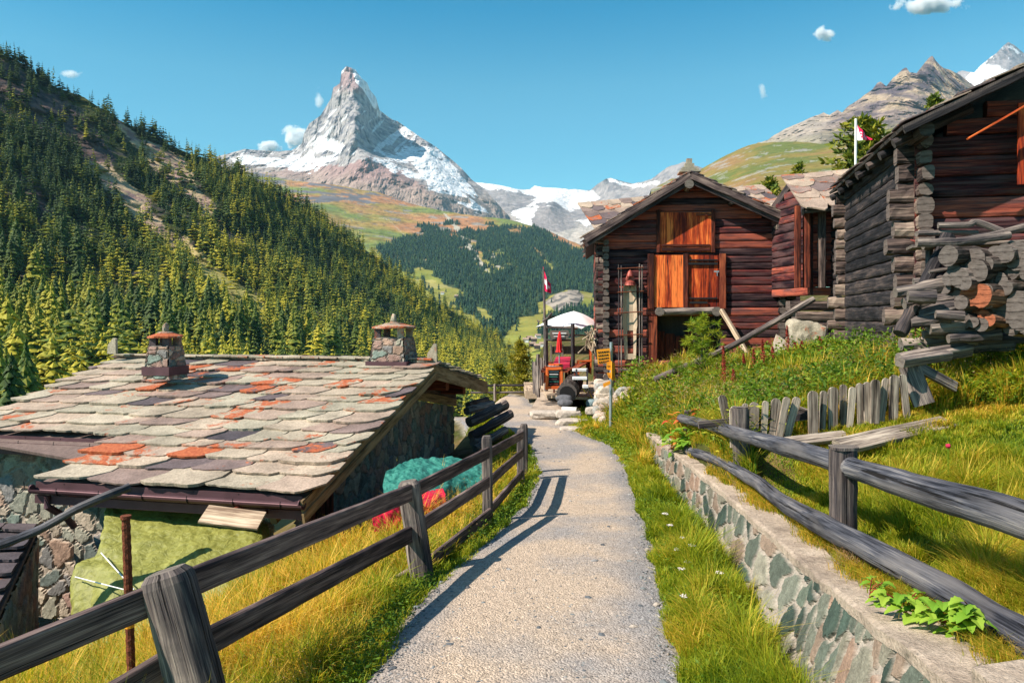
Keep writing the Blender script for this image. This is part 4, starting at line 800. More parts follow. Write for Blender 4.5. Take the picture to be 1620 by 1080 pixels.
# hay doors
def boards(mb, x0, x1, y0, y1, n, o, t=(.2, .9), th=.04):
    for k in range(n):
        a = x0 + (x1 - x0) * (k + .5) / n; w = (bu(x1) - bu(x0)) / n
        beam(mb, bp(a, y1, o), bp(a, y0, o), w * .955, th, .006, random.uniform(*t), .008, up=tuple(bF))
up_ = MB(); boards(up_, 1043, 1086, 337, 399, 4, .13); boards(up_, 1086, 1126, 337, 399, 4, .132); sh = up_.build('hay_shutter', MT['orange'], barn)
mb = MB()
for x in (1041, 1127): mb = MB(); beam(mb, bp(x, 400, .16), bp(x, 333, .16), .12, .06, up=tuple(bF)); mb.build('frame', MT['redwood'], sh)
for xa, xb, y, w, h in ((1046, 1122, 389, .05, .07), (1046, 1122, 395, .04, .12), (1100, 1124, 341, .05, .07)): mb = MB(); beam(mb, bp(xa, y, .18), bp(xb, y, .18), w, h); mb.build('batten', MT['redwood'], sh)
mb = MB(); boards(mb, 1034, 1080, 404, 486, 5, .13, (.55, 1)); hd = mb.build('hay_door', MT['orange'], barn)
mb = MB(); boards(mb, 1089, 1136, 404, 486, 6, .12, (.15, .8)); hd2 = mb.build('hay_door', MT['orange'], barn); hd2['label'] = 'darker right hay door with iron straps'
mb = MB()
for x, w in ((1029, .20), (1084, .16), (1142, .20)): mb = MB(); beam(mb, bp(x, 488, .17), bp(x, 402, .17), w, .08, up=tuple(bF)); mb.build('door_post', MT['redwood'], barn)
mb = MB()
for xa, xb, y, h in ((1090, 1134, 412, .05), (1090, 1134, 472, .05), (1088, 1134, 418, .07), (1090, 1118, 479, .07)): mb = MB(); beam(mb, bp(xa, y, .18), bp(xb, y, .18), .04, h); mb.build('strap', MT['iron'], hd2)
mb = MB(); box(mb, bp(1128, 430, .19), bp(1136, 430, .19), .03, .05); tube(mb, [bp(1133, 430, .2), bp(1133, 437, .22)], .012, 6); mb.build('latch', MT['steel'], hd2)
mb = MB(); tube(mb, [bp(1038, 494, .28), bp(1135, 491, .28)], .15, 10, wob=.10, seg=.2, q=.8); mb.build('threshold_log', MT['grey'], barn)
mb = MB()
for x in (1042, 1130): mb = MB(); tube(mb, [bp(x, 493, .0), bp(x, 493, .5)], .14, 10, wob=.12); mb.build('threshold_end', MT['grey'], barn)
mb = MB(); beam(mb, bp(1032, 590, .08), bp(1032, 500, .08), .3, .12, up=tuple(bF)); mb.build('stall_post', MT['redwood'], barn)
mb = MB(); beam(mb, bp(1137, 490, .45), bp(1178, 570, 1.2), .16, .12, wob=.06, tint=.7); mb.build('prop_board', MT['palewood'], barn)
# roof
def barn_roof(parent, E0, E1, Rg, back, L, sd, slabm, tone, fas=.1, eh=.34, sw=(.4, .7), bm='barn_dark', purl=True):
    for i, E in enumerate((E0, E1)):
        V = Rg - E; lv = np.linalg.norm(V); mb = MB(); slabs(mb, E, back, V, L, lv, sd + i, eh=eh, sw=sw, tset=tone, th=.03, lift=.05, pointed=.3); mb.build('slab_roof', slabm, parent)
        mb = MB(); d = A(0, 0, -.05); sheet(mb, [E + d, E + back * L + d, Rg + back * L + d, Rg + d], .05 if i else -.05)
        mb.build('roof_boarding', MT[bm], parent)
        mb = MB(); beam(mb, E + A(0, 0, -fas) - back * .02, Rg + A(0, 0, -fas) - back * .02, .06, .2, wob=.03, tint=.5); beam(mb, E + A(0, 0, -fas - .16) + back * .07, Rg + A(0, 0, -fas - .16) + back * .07, .06, .16, wob=.03, tint=.3); mb.build('verge_board', MT['railbrown'], parent)
tone = lambda rg: rg.choice([rg.uniform(.25, .5), rg.uniform(0, .25)])
Rg = bp(1089, 279, .62); E0 = bp(926, 378, .62); E1 = bp(1252, 352, .62)
barn_roof(barn, E0, E1, Rg, bN, 8.6, 101, MT['slab'], tone)
mb = MB(); tube(mb, [bp(1086, 297, .7), bp(1086, 297, -.3)], .14, 12, wob=.06); mb.build('ridge_log', MT['grey'], barn)
mb = MB()
for x, y in ((948, 376), (1227, 362), (1155, 322), (1010, 334)): mb = MB(); tube(mb, [bp(x, y, .55), bp(x, y, -.3)], .11, 10, wob=.08); mb.build('purlin', MT['barn_grey'], barn)
mb = MB(); c = Rg + bN * .45 + A(0, 0, .06)
for k, (w, h) in enumerate(((.34, .05), (.28, .06), (.24, .05), (.15, .13), (.09, .16))):
    prism(mb, [c + bU * w * a + bN * w * b for a, b in ((-1, -1), (1, -.9), (.9, 1), (-1, .9))], A(0, 0, h), .7, jit=.1); c = c + A(0, 0, h + .004)
mb.build('ridge_stone', MT['slab'], barn)
# iron lamp arm etc. are absent; old sled with bell hung on the wall
sled = thing('hanging_sled', 'old pale wooden sled trough with red bell hung between iron rods on the barn wall', 'sled', bp(997, 588, .3))
mb = MB(); V = []
for k in range(14):
    t = k / 13; y = 450 + 118 * t; w = (8.5 + 2.5 * math.sin(t * 2.6) - (1.5 if t > .6 else 0)); V.append([bp(996 - w + t * 1, y, .2), bp(996 - w * .5 + t, y, .12 if t < .65 else .16), bp(996 + w * .5 + t, y, .12 if t < .65 else .16), bp(996 + w + t, y, .2)])
V = np.array(V)
for j in range(3):
    for k in range(13):
        if j == 1 and k in (8, 9, 10, 11): continue
        sheet(mb, [V[k, j], V[k + 1, j], V[k + 1, j + 1], V[k, j + 1]], -.05, tint=.5 + .1 * math.sin(k))
mb.build('trough', MT['palewood'], sled)
for x in (978.5, 982.5, 1011, 1015): mb = MB(); tube(mb, [bp(x, 590, .25), bp(x, 418 + (x % 3) * 2, .25)], .022, 6); mb.build('rod', MT['grey'], sled)
for y in (426, 463, 495, 530, 578): mb = MB(); tube(mb, [bp(976, y, .3), bp(1017, y - 2, .3)], .02, 6); mb.build('rung', MT['rust'], sled)
mb = MB(); beam(mb, bp(978, 584, .33), bp(1018, 583, .33), .06, .07); mb.build('foot_board', MT['grey'], sled)
mb = MB(); c = bp(996, 452, .3); pts = [c + A(0, 0, z) for z in (0, .04, .2, .36, .46, .5)]; tube(mb, pts, .17, 14, scale=[1.08, 1, .86, .62, .35, .1]); mb.build('bell', MT['bell'], sled)
mb = MB(); tube(mb, [bp(996, 440, .3), bp(996, 424, .3)], .012, 5); tube(mb, [c + A(0, 0, .05), c + A(0, 0, -.1)], .02, 6); mb.build('bell_hook', MT['iron'], sled)

# ---------------- barn behind the central one
b2 = thing('slab_roofed_barn', 'barn behind the central one, showing only its grey and orange slab roof on either side', 'barn', (8, 33, -1))
p0 = at(948, 374, 31.5); p1 = at(1262, 340, 33.0); r0 = at(952, 319, 34.5); r1 = at(1268, 305, 36); 
mb = MB(); Ue = nrm(p1 - p0); slabs(mb, p0, Ue, (r0 - p0) - Ue * np.dot(r0 - p0, Ue), np.linalg.norm(p1 - p0), np.linalg.norm((r0 - p0) - Ue * np.dot(r0 - p0, Ue)), 111, eh=.5, sw=(.55, .9), pointed=.45, lift=.03, tset=lambda rg: rg.uniform(.05, .55)); mb.build('slab_roof', MT['slab'], b2)
mb = MB(); sheet(mb, [p0 + A(0, 0, -.1), p1 + A(0, 0, -.1), r1 + A(0, 0, -.1), r0 + A(0, 0, -.1)], -.1); mb.build('roof_boarding', MT['barn_dark'], b2)
mb = MB(); q = p0 + A(.9, .7, 0); q[2] = 0; L2 = np.linalg.norm((p1 - p0)[:2]) - .6; log_wall(mb, q, A(*Ue[:2], 0), L2, -2.5, lambda u: p0[2] - .1, .27, A(0, -1, 0)); log_wall(mb, q, A(.0, 1, 0), 6, -2.5, lambda u: p0[2] - .1 , .27, A(-1, 0, 0)); mb.build('log_wall', MT['barn'], b2)

# ---------------- big barn at the right
c0 = A(6.62, 12.0, 0); sD = nrm(A(1.25, 5.0, 0)); fD = nrm(A(.97, -.235, 0)); SL = 5.2; FL = 4.2
big = thing('log_barn', 'large blackened log barn with stepped log ends at the right edge', 'barn', (8.5, 12.5, -.5))
topS = 2.86; slope = .46; eave = lambda u: topS
mb = MB(); log_wall(mb, c0, sD, SL, -1.7, lambda u: topS + .1, .265, -fD, (0, .8), wob=.07); mb.build('side_wall', MT['barn_dark'], big)
mb = MB(); log_wall(mb, c0, fD, FL, -1.7, lambda u: topS - .05 + slope * u if u < 3.2 else topS + slope * 3.2, .30, -sD, (.25, 1), wob=.05); mb.build('front_wall', MT['barn'], big)
mb = MB(); log_wall(mb, c0 + sD * SL, fD, FL, -1.0, lambda u: topS - .05 + slope * u, .3, sD); log_wall(mb, c0 + fD * FL, sD, SL, -1, lambda u: topS + 1., .3, fD); mb.build('rear_wall', MT['barn'], big)
mb = MB(); joints(mb, c0 + sD * .05, [-fD], -1.6, 1.9, .29, .34, (.2, .9)); joints(mb, c0 + sD * .05, [-fD], 1.9, 2.6, .28, .25, (0, .4)); mb.build('corner_joint', MT['barn_grey'], big)
mb = MB(); joints(mb, c0 + fD * .12, [-sD], .1, 2.85, .27, .34, (.0, 1)); mb.build('corner_joint', MT['barn_grey'], big)
mb = MB(); joints(mb, c0 + sD * SL, [-fD], -1.7, 2.8, .27, .34, (.3, 1)); mb.build('corner_joint', MT['barn_grey'], big)
En = A(6.06, 11.25, 2.96); Ef = En + sD * 6.3; Rn = En + fD * 4.4 + A(0, 0, slope * 4.4)
mb = MB(); Vb = nrm(Rn - En); slabs(mb, En, sD, Vb, 6.4, np.linalg.norm(Rn - En), 121, eh=.4, th=.022, lift=.035, tset=tone); mb.build('slab_roof', MT['slab'], big)
mb = MB(); dz = A(0, 0, -.06)
for k in range(16):
    a = k / 16; b = (k + 1) / 16 - .006; E = lambda t: En + sD * 6.3 * t
    sheet(mb, [E(a) + dz, E(b) + dz, E(b) + (Rn - En) + dz, E(a) + (Rn - En) + dz], -.05, tint=random.random())
mb.build('roof_boarding', MT['barn_dark'], big)
mb = MB(); beam(mb, En + dz * 1.7 - sD * .02, Rn + dz * 1.7 - sD * .02, .05, .09, wob=.15, tint=.2); mb.build('verge_board', MT['barn_dark'], big)
mb = MB(); beam(mb, En + fD * .9 + A(0, 0, -.02) + dz * 4 + sD * .05, Rn + dz * 4 + sD * .05, .07, .03, tint=.7); mb.build('orange_batten', MT['orange'], big)
for k in range(7): p = En + sD * (.5 + k * .92) + A(0, 0, -.19); mb = MB(); tube(mb, [p - fD * .02, p + fD * 1.1 + A(0, 0, slope * 1.1)], .075, 8, wob=.1); mb.build('rafter', MT['barn_dark'], big)
mb = MB(); tube(mb, [c0 + A(0, 0, topS + .05) - sD * .75, c0 + A(0, 0, topS + .05) + sD * 5.6], .12, 10, wob=.08); mb.build('wall_purlin', MT['barn_dark'], big)
w0 = at(1612, 180, 11.35); mb = MB()
for k in range(4): beam(mb, w0 + fD * (.16 * k) + A(0, 0, -1.13) - sD * .16, w0 + fD * (.16 * k) + A(0, 0, .12 + .07 * k) - sD * .16, .155, .05, tint=.3 + .2 * k, wob=.02, up=tuple(-sD))
mb.build('hay_door', MT['orange'], big)
# plank shelf over the firewood
shelf = thing('lean_to_shelf', 'rough plank shelf propped along the big barn wall above the firewood', 'shelf', at(1530, 395, 10.8))
mb = MB(); a = at(1438, 392, 11.1); b = at(1700, 380, 10.4); beam(mb, a, b, .5, .045, wob=.08, tint=.8); mb.build('board', MT['grey'], shelf)
mb = MB(); a = at(1440, 380, 11.0); sheet(mb, [a, a + A(.42, -.25, -.2), a + A(.62, .05, -.22), a + A(.18, .3, .02)], .02); mb.build('tin_sheet', MT['bell'], shelf)
for px in (1470, 1600): mb = MB(); tube(mb, [at(px, 520, 10.9), at(px, 392, 11.0)], .05, 8, wob=.1); mb.build('leg', MT['bluegrey'], shelf)
def pole(name, lab, pts, r, mat='grey', cat='pole', grp=None, sc=None, wob=.15, q=1.0):
    mb = MB(); P = bez([at(*p) for p in pts], 8) if len(pts) > 2 else np.array([at(*p) for p in pts]); tube(mb, P, r, 10, wob=wob, seg=.12, scale=None if sc is None else np.interp(np.linspace(0, 1, len(P)), np.linspace(0, 1, len(sc)), sc), q=q, tint=.6)
    o = mb.build(name, MT[mat], loc=at(*pts[0])); return tag(o, lab, cat, grp)
g_ = 'loose poles lying on the shelf of the big barn'
pole('branch', 'crooked forked branch lying topmost on the barn shelf', [(1484, 357, 10.9), (1530, 356, 10.8), (1545, 352, 10.8), (1585, 366, 10.7)], .05, group if False else 'grey', 'branch', g_)
pole('branch', 'long pale pole rising to the right on the barn shelf', [(1460, 388, 10.7), (1540, 378, 10.6), (1620, 360, 10.5)], .065, 'grey', 'branch', g_)
pole('branch', 'broad flat half log at the back of the barn shelf', [(1450, 370, 11.0), (1500, 368, 10.95), (1545, 369, 10.9)], .08, 'grey', 'branch', g_, q=.6)
pole('branch', 'thick pole with sawn end in front on the barn shelf', [(1450, 384, 10.5), (1520, 382, 10.4), (1597, 372, 10.35)], .06, 'grey', 'branch', g_)
pole('leaning_beam', 'charred black beam leaning against the firewood at the big barn corner', [(1424, 528, 10.2), (1460, 455, 10.4), (1500, 374, 10.7)], .095, 'barn_dark', 'beam', wob=.2)
pole('stick', 'pale thin stick poking out left of the firewood pile', [(1470, 430, 10.3), (1534, 420, 10.2)], .028, 'grey', 'stick')
ORD = ['first', 'second', 'third', 'fourth', 'fifth', 'sixth', 'seventh', 'eighth', 'ninth', 'tenth', 'eleventh', 'twelfth', 'thirteenth', 'fourteenth', 'fifteenth', 'sixteenth', 'seventeenth', 'eighteenth']
# firewood: round logs with sawn ends facing the camera and left
fw = [(1500, 404, .17), (1513, 418, .13), (1540, 410, .20), (1545, 427, .19), (1533, 436, .14), (1575, 402, .18), (1588, 401, .17), (1575, 428, .22), (1595, 425, .20), (1608, 412, .19), (1525, 447, .15), (1535, 452, .13), (1502, 440, .14), (1518, 440, .16), (1604, 443, .18), (1575, 448, .18), (1590, 455, .14), (1618, 455, .19), (1598, 466, .17), (1534, 468, .17), (1553, 468, .19), (1572, 484, .20), (1592, 494, .19), (1614, 480, .2), (1546, 492, .14), (1556, 500, .13), (1566, 506, .13), (1588, 438, .12), (1524, 508, .16), (1540, 510, .12), (1628, 430, .2), (1632, 462, .2), (1635, 500, .2), (1612, 508, .16), (1494, 455, .13)]
fw += [(1510, 428, .15), (1560, 418, .16), (1590, 414, .15), (1560, 438, .15), (1608, 398, .16), (1560, 460, .14), (1515, 460, .14), (1520, 478, .15), (1560, 478, .12), (1605, 455, .14), (1600, 480, .14), (1618, 492, .16), (1578, 508, .15), (1600, 515, .15), (1552, 514, .14), (1624, 515, .15)]; orng = {19, 20, 24, 25, 26}; fwo = []
for i, (x, y, r) in enumerate(fw):
    d = 9.95 + (x - 1500) * -.004 + ((i * 37) % 10) * .03; p = at(x, y, d); mb = MB(); r *= random.uniform(.62, .88); dr = nrm(A(.93, .42, .0) + A(.0, .15 * math.sin(i * 3.1), .06 * math.cos(i * 2.3)))
    tube(mb, [p, p + dr * .62], r, 14, wob=.13, seg=.10, tint=random.random(), scale=[1, random.uniform(.85, 1.1)]); o = mb.build('firewood_log', MT['bark'], loc=p)
    fwo.append((x, y, o, i in orng))
rows = [(0, 415, 'top'), (415, 436, 'second'), (436, 456, 'third'), (456, 478, 'fourth'), (478, 600, 'lowest')]
for lo_, hi_, nm in rows:
    rr = sorted([q for q in fwo if lo_ <= q[1] < hi_], key=lambda q: q[0])
    for c in (True, False):
        for k, q in enumerate([q for q in rr if q[3] == c]): tag(q[2], ('orange' if c else 'grey') + '-faced fire log, %s %s one from the left in the %s row of the pile' % (ORD[k], 'orange' if c else 'grey', nm), 'firewood', 'orange faced logs of the firewood pile' if c else 'grey logs of the firewood pile')
MT['freshcut'] = wood('orange_faced_log', (.04, .02, .015), (.20, .10, .06), (.36, .2, .13), endc=(.62, .17, .07), across=30, along=5, bump=1.2)
for o in list(COL.objects):
    if o.get('group') == 'orange faced logs of the firewood pile': o.data.materials[0] = MT['freshcut']
# stacked cross logs left of the firewood
cw = [((1425, 545), (1540, 538), .15), ((1450, 555), (1600, 545), .14), ((1540, 540), (1640, 530), .15), ((1445, 446), (1500, 442), .09), ((1460, 530), (1520, 524), .12), ((1416, 462), (1512, 448), .14), ((1430, 480), (1520, 470), .14), ((1452, 500), (1530, 482), .18), ((1440, 512), (1500, 505), .13), ((1470, 520), (1560, 512), .16), ((1436, 468), (1480, 470), .12), ((1500, 535), (1580, 530), .13), ((1480, 497), (1525, 500), .10)]
for i, (a, b, r) in enumerate(cw):
    mb = MB(); d = 10.7 - i * .06; tube(mb, [at(*a, d), at(*b, d - .1)], r * .8, 9, wob=.25, seg=.12, scale=[.75, 1]); tag(mb.build('split_log', MT['grey'], loc=at(*a, d)), 'grey split log lying lengthwise left of the firewood pile, %s from the top' % ORD[sorted(range(len(cw)), key=lambda q: cw[q][0][1]).index(i)], 'split log', 'split logs beside the firewood pile')

# ---------------- small barn between the two
sm = thing('small_granary', 'small bright red-brown log granary with slab roof between the two barns', 'granary', (9, 22, -.5))
o0 = at(1268, 480, 21.0); o0[2] = 0; sU2 = nrm(A(1, -.03, 0)); sB = nrm(A(-.10, 1, 0)); zt2 = (HZ - 322) / F * 21
mb = MB(); log_wall(mb, o0 + sU2 * .3, sU2, 3.4, .6, lambda u: zt2, .25, -sB, (.4, 1), wob=.04); mb.build('front_wall', MT['barn'], sm)
mb = MB(); log_wall(mb, o0 + sU2 * .3 + sB * -.05, A(-.1, 1, 0), 2.4, .6, lambda u: zt2 + .5 * (u if u < 1.2 else 2.4 - u), .25, -sU2, (.1, .8), wob=.04); mb.build('gable_wall', MT['barn'], sm)
mb = MB()
for px, w in ((1262, .16), (1276, .2), (1300, .24)): mb = MB(); beam(mb, at(px, 455, 20.8), at(px, 326, 20.8), w, .16, wob=.06, tint=.4); mb.build('post', MT['redwood' if px < 1290 else 'barn_grey'], sm)
mb = MB(); joints(mb, o0 + sU2 * .9 - sB * .05, [-sB], .4, zt2 - .3, .25, .3, (.2, .8)); mb.build('corner_joint', MT['barn_dark'], sm)
mb = MB()
for k in range(9): z = -2.1 + k * .3; beam(mb, A(*(o0 + sU2 * (-.3 + .1 * math.sin(k * 3)))[:2], z), A(*(o0 + sU2 * (3.2))[:2], z), .4, .27, .07, random.random(), .1)
mb.build('log_base', MT['barn_grey'], sm)
Es0 = at(1270, 331, 20.4); Es1 = at(1352, 324, 20.2); Rs0 = at(1256, 279, 22.6); mb = MB(); Us = nrm(Es1 - Es0)
slabs(mb, Es0, Us, (Rs0 - Es0) - Us * np.dot(Rs0 - Es0, Us) , 4.2, np.linalg.norm(Rs0 - Es0), 131, eh=.5, sw=(.6, .95), pointed=.5, lift=.03, tset=lambda rg: rg.uniform(.2, .6)); mb.build('slab_roof', MT['slab'], sm)
mb = MB(); Vq = Rs0 - Es0; sheet(mb, [Es0 + A(0, 0, -.06), Es0 + Us * 4.2 + A(0, 0, -.06), Es0 + Us * 4.2 + Vq + A(0, 0, -.06), Rs0 + A(0, 0, -.06)], -.07); mb.build('roof_boarding', MT['barn_dark'], sm)
mb = MB(); beam(mb, Es0 + A(0, 0, -.08), Rs0 + A(0, 0, -.08), .05, .2, tint=.6); beam(mb, Rs0 + A(0, 0, -.08), Rs0 + A(-.35, 2., -1.3), .05, .25); sheet(mb, [Rs0, Rs0 + Us * 4, Rs0 + Us * 4 + A(0, 2, -1.3), Rs0 + A(0, 2, -1.3)], .06); mb.build('verge_board', MT['barn_dark'], sm)
# long pole leaning across, boulder, pieces at the foot
pole('long_pole', 'long grey pole leaning on the ground across the barn corner up to the granary', [(1036, 600, 19.6), (1140, 556, 19.8), (1215, 515, 20.0), (1287, 473, 20.2)], .085, 'grey', 'pole', wob=.06)
mb = MB(); rock(mb, at(1272, 537, 19.5), (.5, .4, .55), .3, 4, .8, flat=.25, col=(.48, .40, .30)); tag(mb.build('boulder', MT['slab'], loc=at(1272, 560, 19.5)), 'pale boulder at the foot of the granary', 'boulder')
mb = MB(); prism(mb, [at(1217, 562, 18.6), at(1258, 558, 18.6), at(1246, 542, 18.9), at(1228, 530, 19.0)], A(.02, .06, .03), .9); tag(mb.build('leaning_slab', MT['slab'], loc=at(1235, 560, 18.6)), 'pale pointed stone slab leaning in the weeds by the barn corner', 'slab')

# ================================================================== RETAINING WALL AND FENCES
ret = thing('retaining_wall', 'mortared retaining wall of green and rusty stones with a pale concrete top, right of the path', 'wall', (2.0, 5, -2.4))
mb = MB(); yv = np.concatenate([np.linspace(1.2, 6, 150), np.linspace(6.03, 15.2, 120)]); nz = 46
P0s = np.stack([wx(yv) - .08, yv, ground(wx(yv) - .12, yv) - .12], 1); P1s = np.stack([wx(yv), yv, wz(yv) - .015], 1)
# build as one curved masonry face: flat parametrisation by arc length
u = np.concatenate([[0], np.cumsum(np.linalg.norm(np.diff(P1s, axis=0), axis=1))]); tmp = MB()
def curved_masonry(mb, bot, top, nv, cell, rel, pal, mortar, sd, aspect=(1, 1), gap=.16):
    L = np.concatenate([[0], np.cumsum(np.linalg.norm(np.diff(top, axis=0), axis=1))]); H = np.max(np.linalg.norm(top - bot, axis=1)); t = MB()
    masonry(t, A(0, 0, 0), A(L[-1], 0, 0), A(0, 0, H), A(L[-1], 0, H), len(top), nv, cell, rel, pal, mortar, aspect, sd, gap=gap)
    v = t.v[0].reshape(len(top), nv, 3); dd_ = bot - top; hh_ = np.linalg.norm(dd_, axis=1, keepdims=True); bot = top + dd_ / hh_ * H; c = t.c[0]; vv = np.linspace(0, 1, nv)[None, :, None]; P = bot[:, None] * (1 - vv) + top[:, None] * vv
    T = np.gradient(top, axis=0); T /= np.linalg.norm(T, axis=1, keepdims=True); nn = np.cross(T, A(0, 0, 1)); nn /= np.linalg.norm(nn, axis=1, keepdims=True)
    P = P - nn[:, None] * (v[..., 1])[..., None] * -1 if False else P + nn[:, None] * (-v[..., 1])[..., None]
    mb.add(P.reshape(-1, 3), gridfaces(len(top), nv), .5, None, c)
yd = np.concatenate([np.linspace(1.2, 5, 330), np.linspace(5.02, 15.2, 300)])[::-1]
bot = np.stack([wx(yd) - .06 - .22 * sstep(11, 5, yd), yd, ground(wx(yd) - .30, yd) - .15], 1); top = np.stack([wx(yd) + .02, yd, wz(yd) - .002 + .012 * fbm(np.stack([yd * 3, yd * 0, yd * 0], 1), 3, 6)], 1)
curved_masonry(mb, bot, top, 96, .25, .030, 'green', (.36, .31, .26), 5, (1.1, .95), .19)
wf_ = mb.build('stone_face', MT['stone'], ret)
# concrete top in irregular cast lengths
edges = [1.0, 5.6, 8.1, 10.8, 13.2, 15.3]
for k in range(len(edges) - 1):
    a, b = edges[k] + .012, edges[k + 1]; yy = np.linspace(a, b, int((b - a) / .05)); n = 12; s = np.linspace(0, 1, n); X = wx(yy)[:, None] - .015 + .012 * fbm(np.stack([yy * 5, yy * 0 + k, yy * 0], 1), 3, 8)[:, None] + s[None] * (.31 + .03 * np.sin(yy * 2 + k))[:, None]
    Y = np.repeat(yy[:, None], n, 1); Z = wz(Y) + .045 + .016 * fbm(np.stack([X * 5, Y * 5, X * 0 + k], -1), 4, 7) - .02 * sstep(.05, .0, s)[None] * (.5 + fbm(np.stack([X * 6, Y * 6, X * 0], -1), 3, 9)); q = np.stack([X, Y, Z], -1); lo = q.copy(); lo[..., 2] -= .055
    e = np.concatenate([lo[:, :1], q, lo[:, -1:]], 1); mb = MB(); mb.add(e.reshape(-1, 3), gridfaces(len(yy), n + 2)); mb.build('coping', MT['concrete'], ret)
mb = MB(); prism(mb, [A(1.55, 1.5, -1.38), A(2.05, 1.45, -1.40), A(2.2, 2.35, -1.42), A(1.95, 2.78, -1.44), A(1.72, 2.72, -1.44)], A(0, 0, .13), .8, jit=.1); tag(mb.build('coping_stone', MT['concrete'], loc=(1.8, 2.2, -1.4)), 'smooth pale loose slab lying on the wall top at the bottom right corner', 'stone')

# ---- fence on the right, peeled logs on posts
rf = thing('log_rail_fence', 'fence of two thick round slate-grey logs on short posts above the retaining wall', 'fence', (2.45, 6, -1.7))
def part_tube(name, pts, r, mat, par, wob=.08, sc=None, n=18, seg=.05, sub=8, q=1.):
    mb = MB(); P = bez([A(*p) for p in pts], sub); tube(mb, P, r, n, wob=wob, seg=seg, scale=None if sc is None else np.interp(np.linspace(0, 1, len(P)), np.linspace(0, 1, len(sc)), sc), wf=4, tint=.5, q=q); return mb.build(name, MT[mat], par, smooth=True)
part_tube('rail', [at(2300, 1180, 2.3), at(1900, 935, 2.75), at(1620, 822, 3.5), at(1480, 780, 4.2), at(1350, 741, 5.25)], .098, 'bluegrey', rf, .07, [1.12, 1, .92, .8], sub=14)
part_tube('rail', [at(1372, 748, 5.35), at(1280, 718, 6.2), at(1165, 685, 8.6), at(1122, 672, 10.4), at(1078, 662, 12.4)], .085, 'bluegrey', rf, .09, [.98, .95, .9, .85], sub=12)
part_tube('rail', [at(1900, 1180, 2.5), at(1620, 1008, 3.3), at(1480, 925, 4.1), at(1330, 845, 5.3), at(1240, 795, 6.7), at(1190, 758, 8.1), at(1130, 726, 10.0), at(1088, 712, 11.9)], .088, 'bluegrey', rf, .08, [1.02, 1, .95, .85, .8, .8], sub=10)
def rpost(px, y0, y1, d, w, m='grey', lab=None, dx=.0):
    a = at(px, y0, d); b = at(px + dx, y1, d); mb = MB(); beam(mb, b, a, w, w * .8, w * .28, .35, .05, up=(0, 1, 0), seg=.06); o = mb.build('post', MT[m], rf)
    mb = MB(); sweep(mb, [a + A(0, 0, -.01), a + A(0, 0, .012)], rect(w * .9, w * .72, w * .25), .2, .25, up=(0, 1, 0)); mb.build('post_top', MT['grey'], o)
rpost(1334, 708, 905, 5.62, .195); rpost(1171, 645, 800, 8.95, .20, dx=4); rpost(1190, 750, 800, 8.9, .10)
rpost(1090, 650, 730, 12.7, .16); rpost(1900, 900, 1500, 2.95, .19)

# ---- fence on the left, sawn rails on posts
lf = thing('rail_fence', 'brown plank rail fence with grey posts running down the left side of the path', 'fence', (-1.2, 6, -2.6))
posts = [((262, 905), 3.95, .25, 1.3, (-.26, 0)), ((646, 762), 7.25, .215, 1.05, (-.10, 0)), ((770, 690), 9.7, .135, 1.1, (-.01, 0)), ((824, 680), 12.9, .14, .95, (0, 0)), ((829, 671), 13.6, .14, .8, (0, 0))]
for (pxy, d, w, h, ln) in posts:
    t = at(*pxy, d); b = t + A(-ln[0] * 1.8, -.1 if d < 5 else 0, -h - .2); dr = nrm(t - b); mb = MB(); sweep(mb, [b, (b + t) / 2, t - dr * .06, t - dr * .02, t + dr * .01], rect(w, w * .85, w * .28, 4), .5, .06, [1.08, 1.03, 1, .94, .72], up=(0, 1, 0), seglen=.05, wf=5); mb.build('post', MT['grey'], lf)
def lrail(pts, h=.135, th=.05, m='railbrown'):
    P = [at(*p) for p in pts]; mb = MB()
    for a, b in zip(P[:-1], P[1:]): beam(mb, a, b, th, h, .018, .3 + .3 * random.random(), .03, seg=.15)
    return mb.build('rail', MT[m], lf)
lrail([(-260, 1155, 2.95), (252, 943, 3.95)], .165, .06); lrail([(292, 925, 4.05), (650, 778, 7.2)], .165, .06); lrail([(655, 776, 7.3), (772, 716, 9.6)], .15); lrail([(772, 718, 9.7), (826, 688, 12.8)], .14)
lrail([(-100, 1290, 3.4), (318, 1015, 4.1), (650, 842, 7.2)], .16, .06) if False else lrail([(120, 1138, 3.7), (318, 1018, 4.1)], .16, .06); lrail([(322, 1018, 4.15), (650, 844, 7.2)], .16, .06); lrail([(655, 838, 7.3), (772, 762, 9.6)], .15); lrail([(774, 762, 9.7), (826, 716, 12.8)], .14)
lrail([(560, 960, 7.0), (652, 908, 7.25)], .15); lrail([(655, 910, 7.3), (775, 812, 9.6)], .15); lrail([(776, 806, 9.7), (826, 748, 12.8)], .13)
# rusty bar standing in the grass
mb = MB(); p0, p1 = at(212, 1180, 4.55), at(199, 818, 4.55); n = 46; zz = np.linspace(0, 1, n); tube(mb, [p0 + (p1 - p0) * t for t in zz], .024, 10, scale=[1 + .14 * (k % 2) for k in range(n)]); rb = mb.build('steel_bar', MT['rust'], loc=p0); tag(rb, 'rusty ribbed steel bar with red paint standing in the dry grass', 'steel bar')
mb = MB(); q = p0 + (p1 - p0) * .60; tube(mb, [q, q + (p1 - p0) * .045], .029, 10); mb.build('paint_band', MT['redplastic'], rb); mb = MB(); q = p0 + (p1 - p0) * .52; tube(mb, [q, q + (p1 - p0) * .06], .028, 10); mb.build('paint_band', MT['yellow'], rb); mb = MB(); tube(mb, [p1 + A(0, 0, -.01), p1 + A(0, 0, .012)], .032, 10); mb.build('bar_head', MT['rust'], rb)

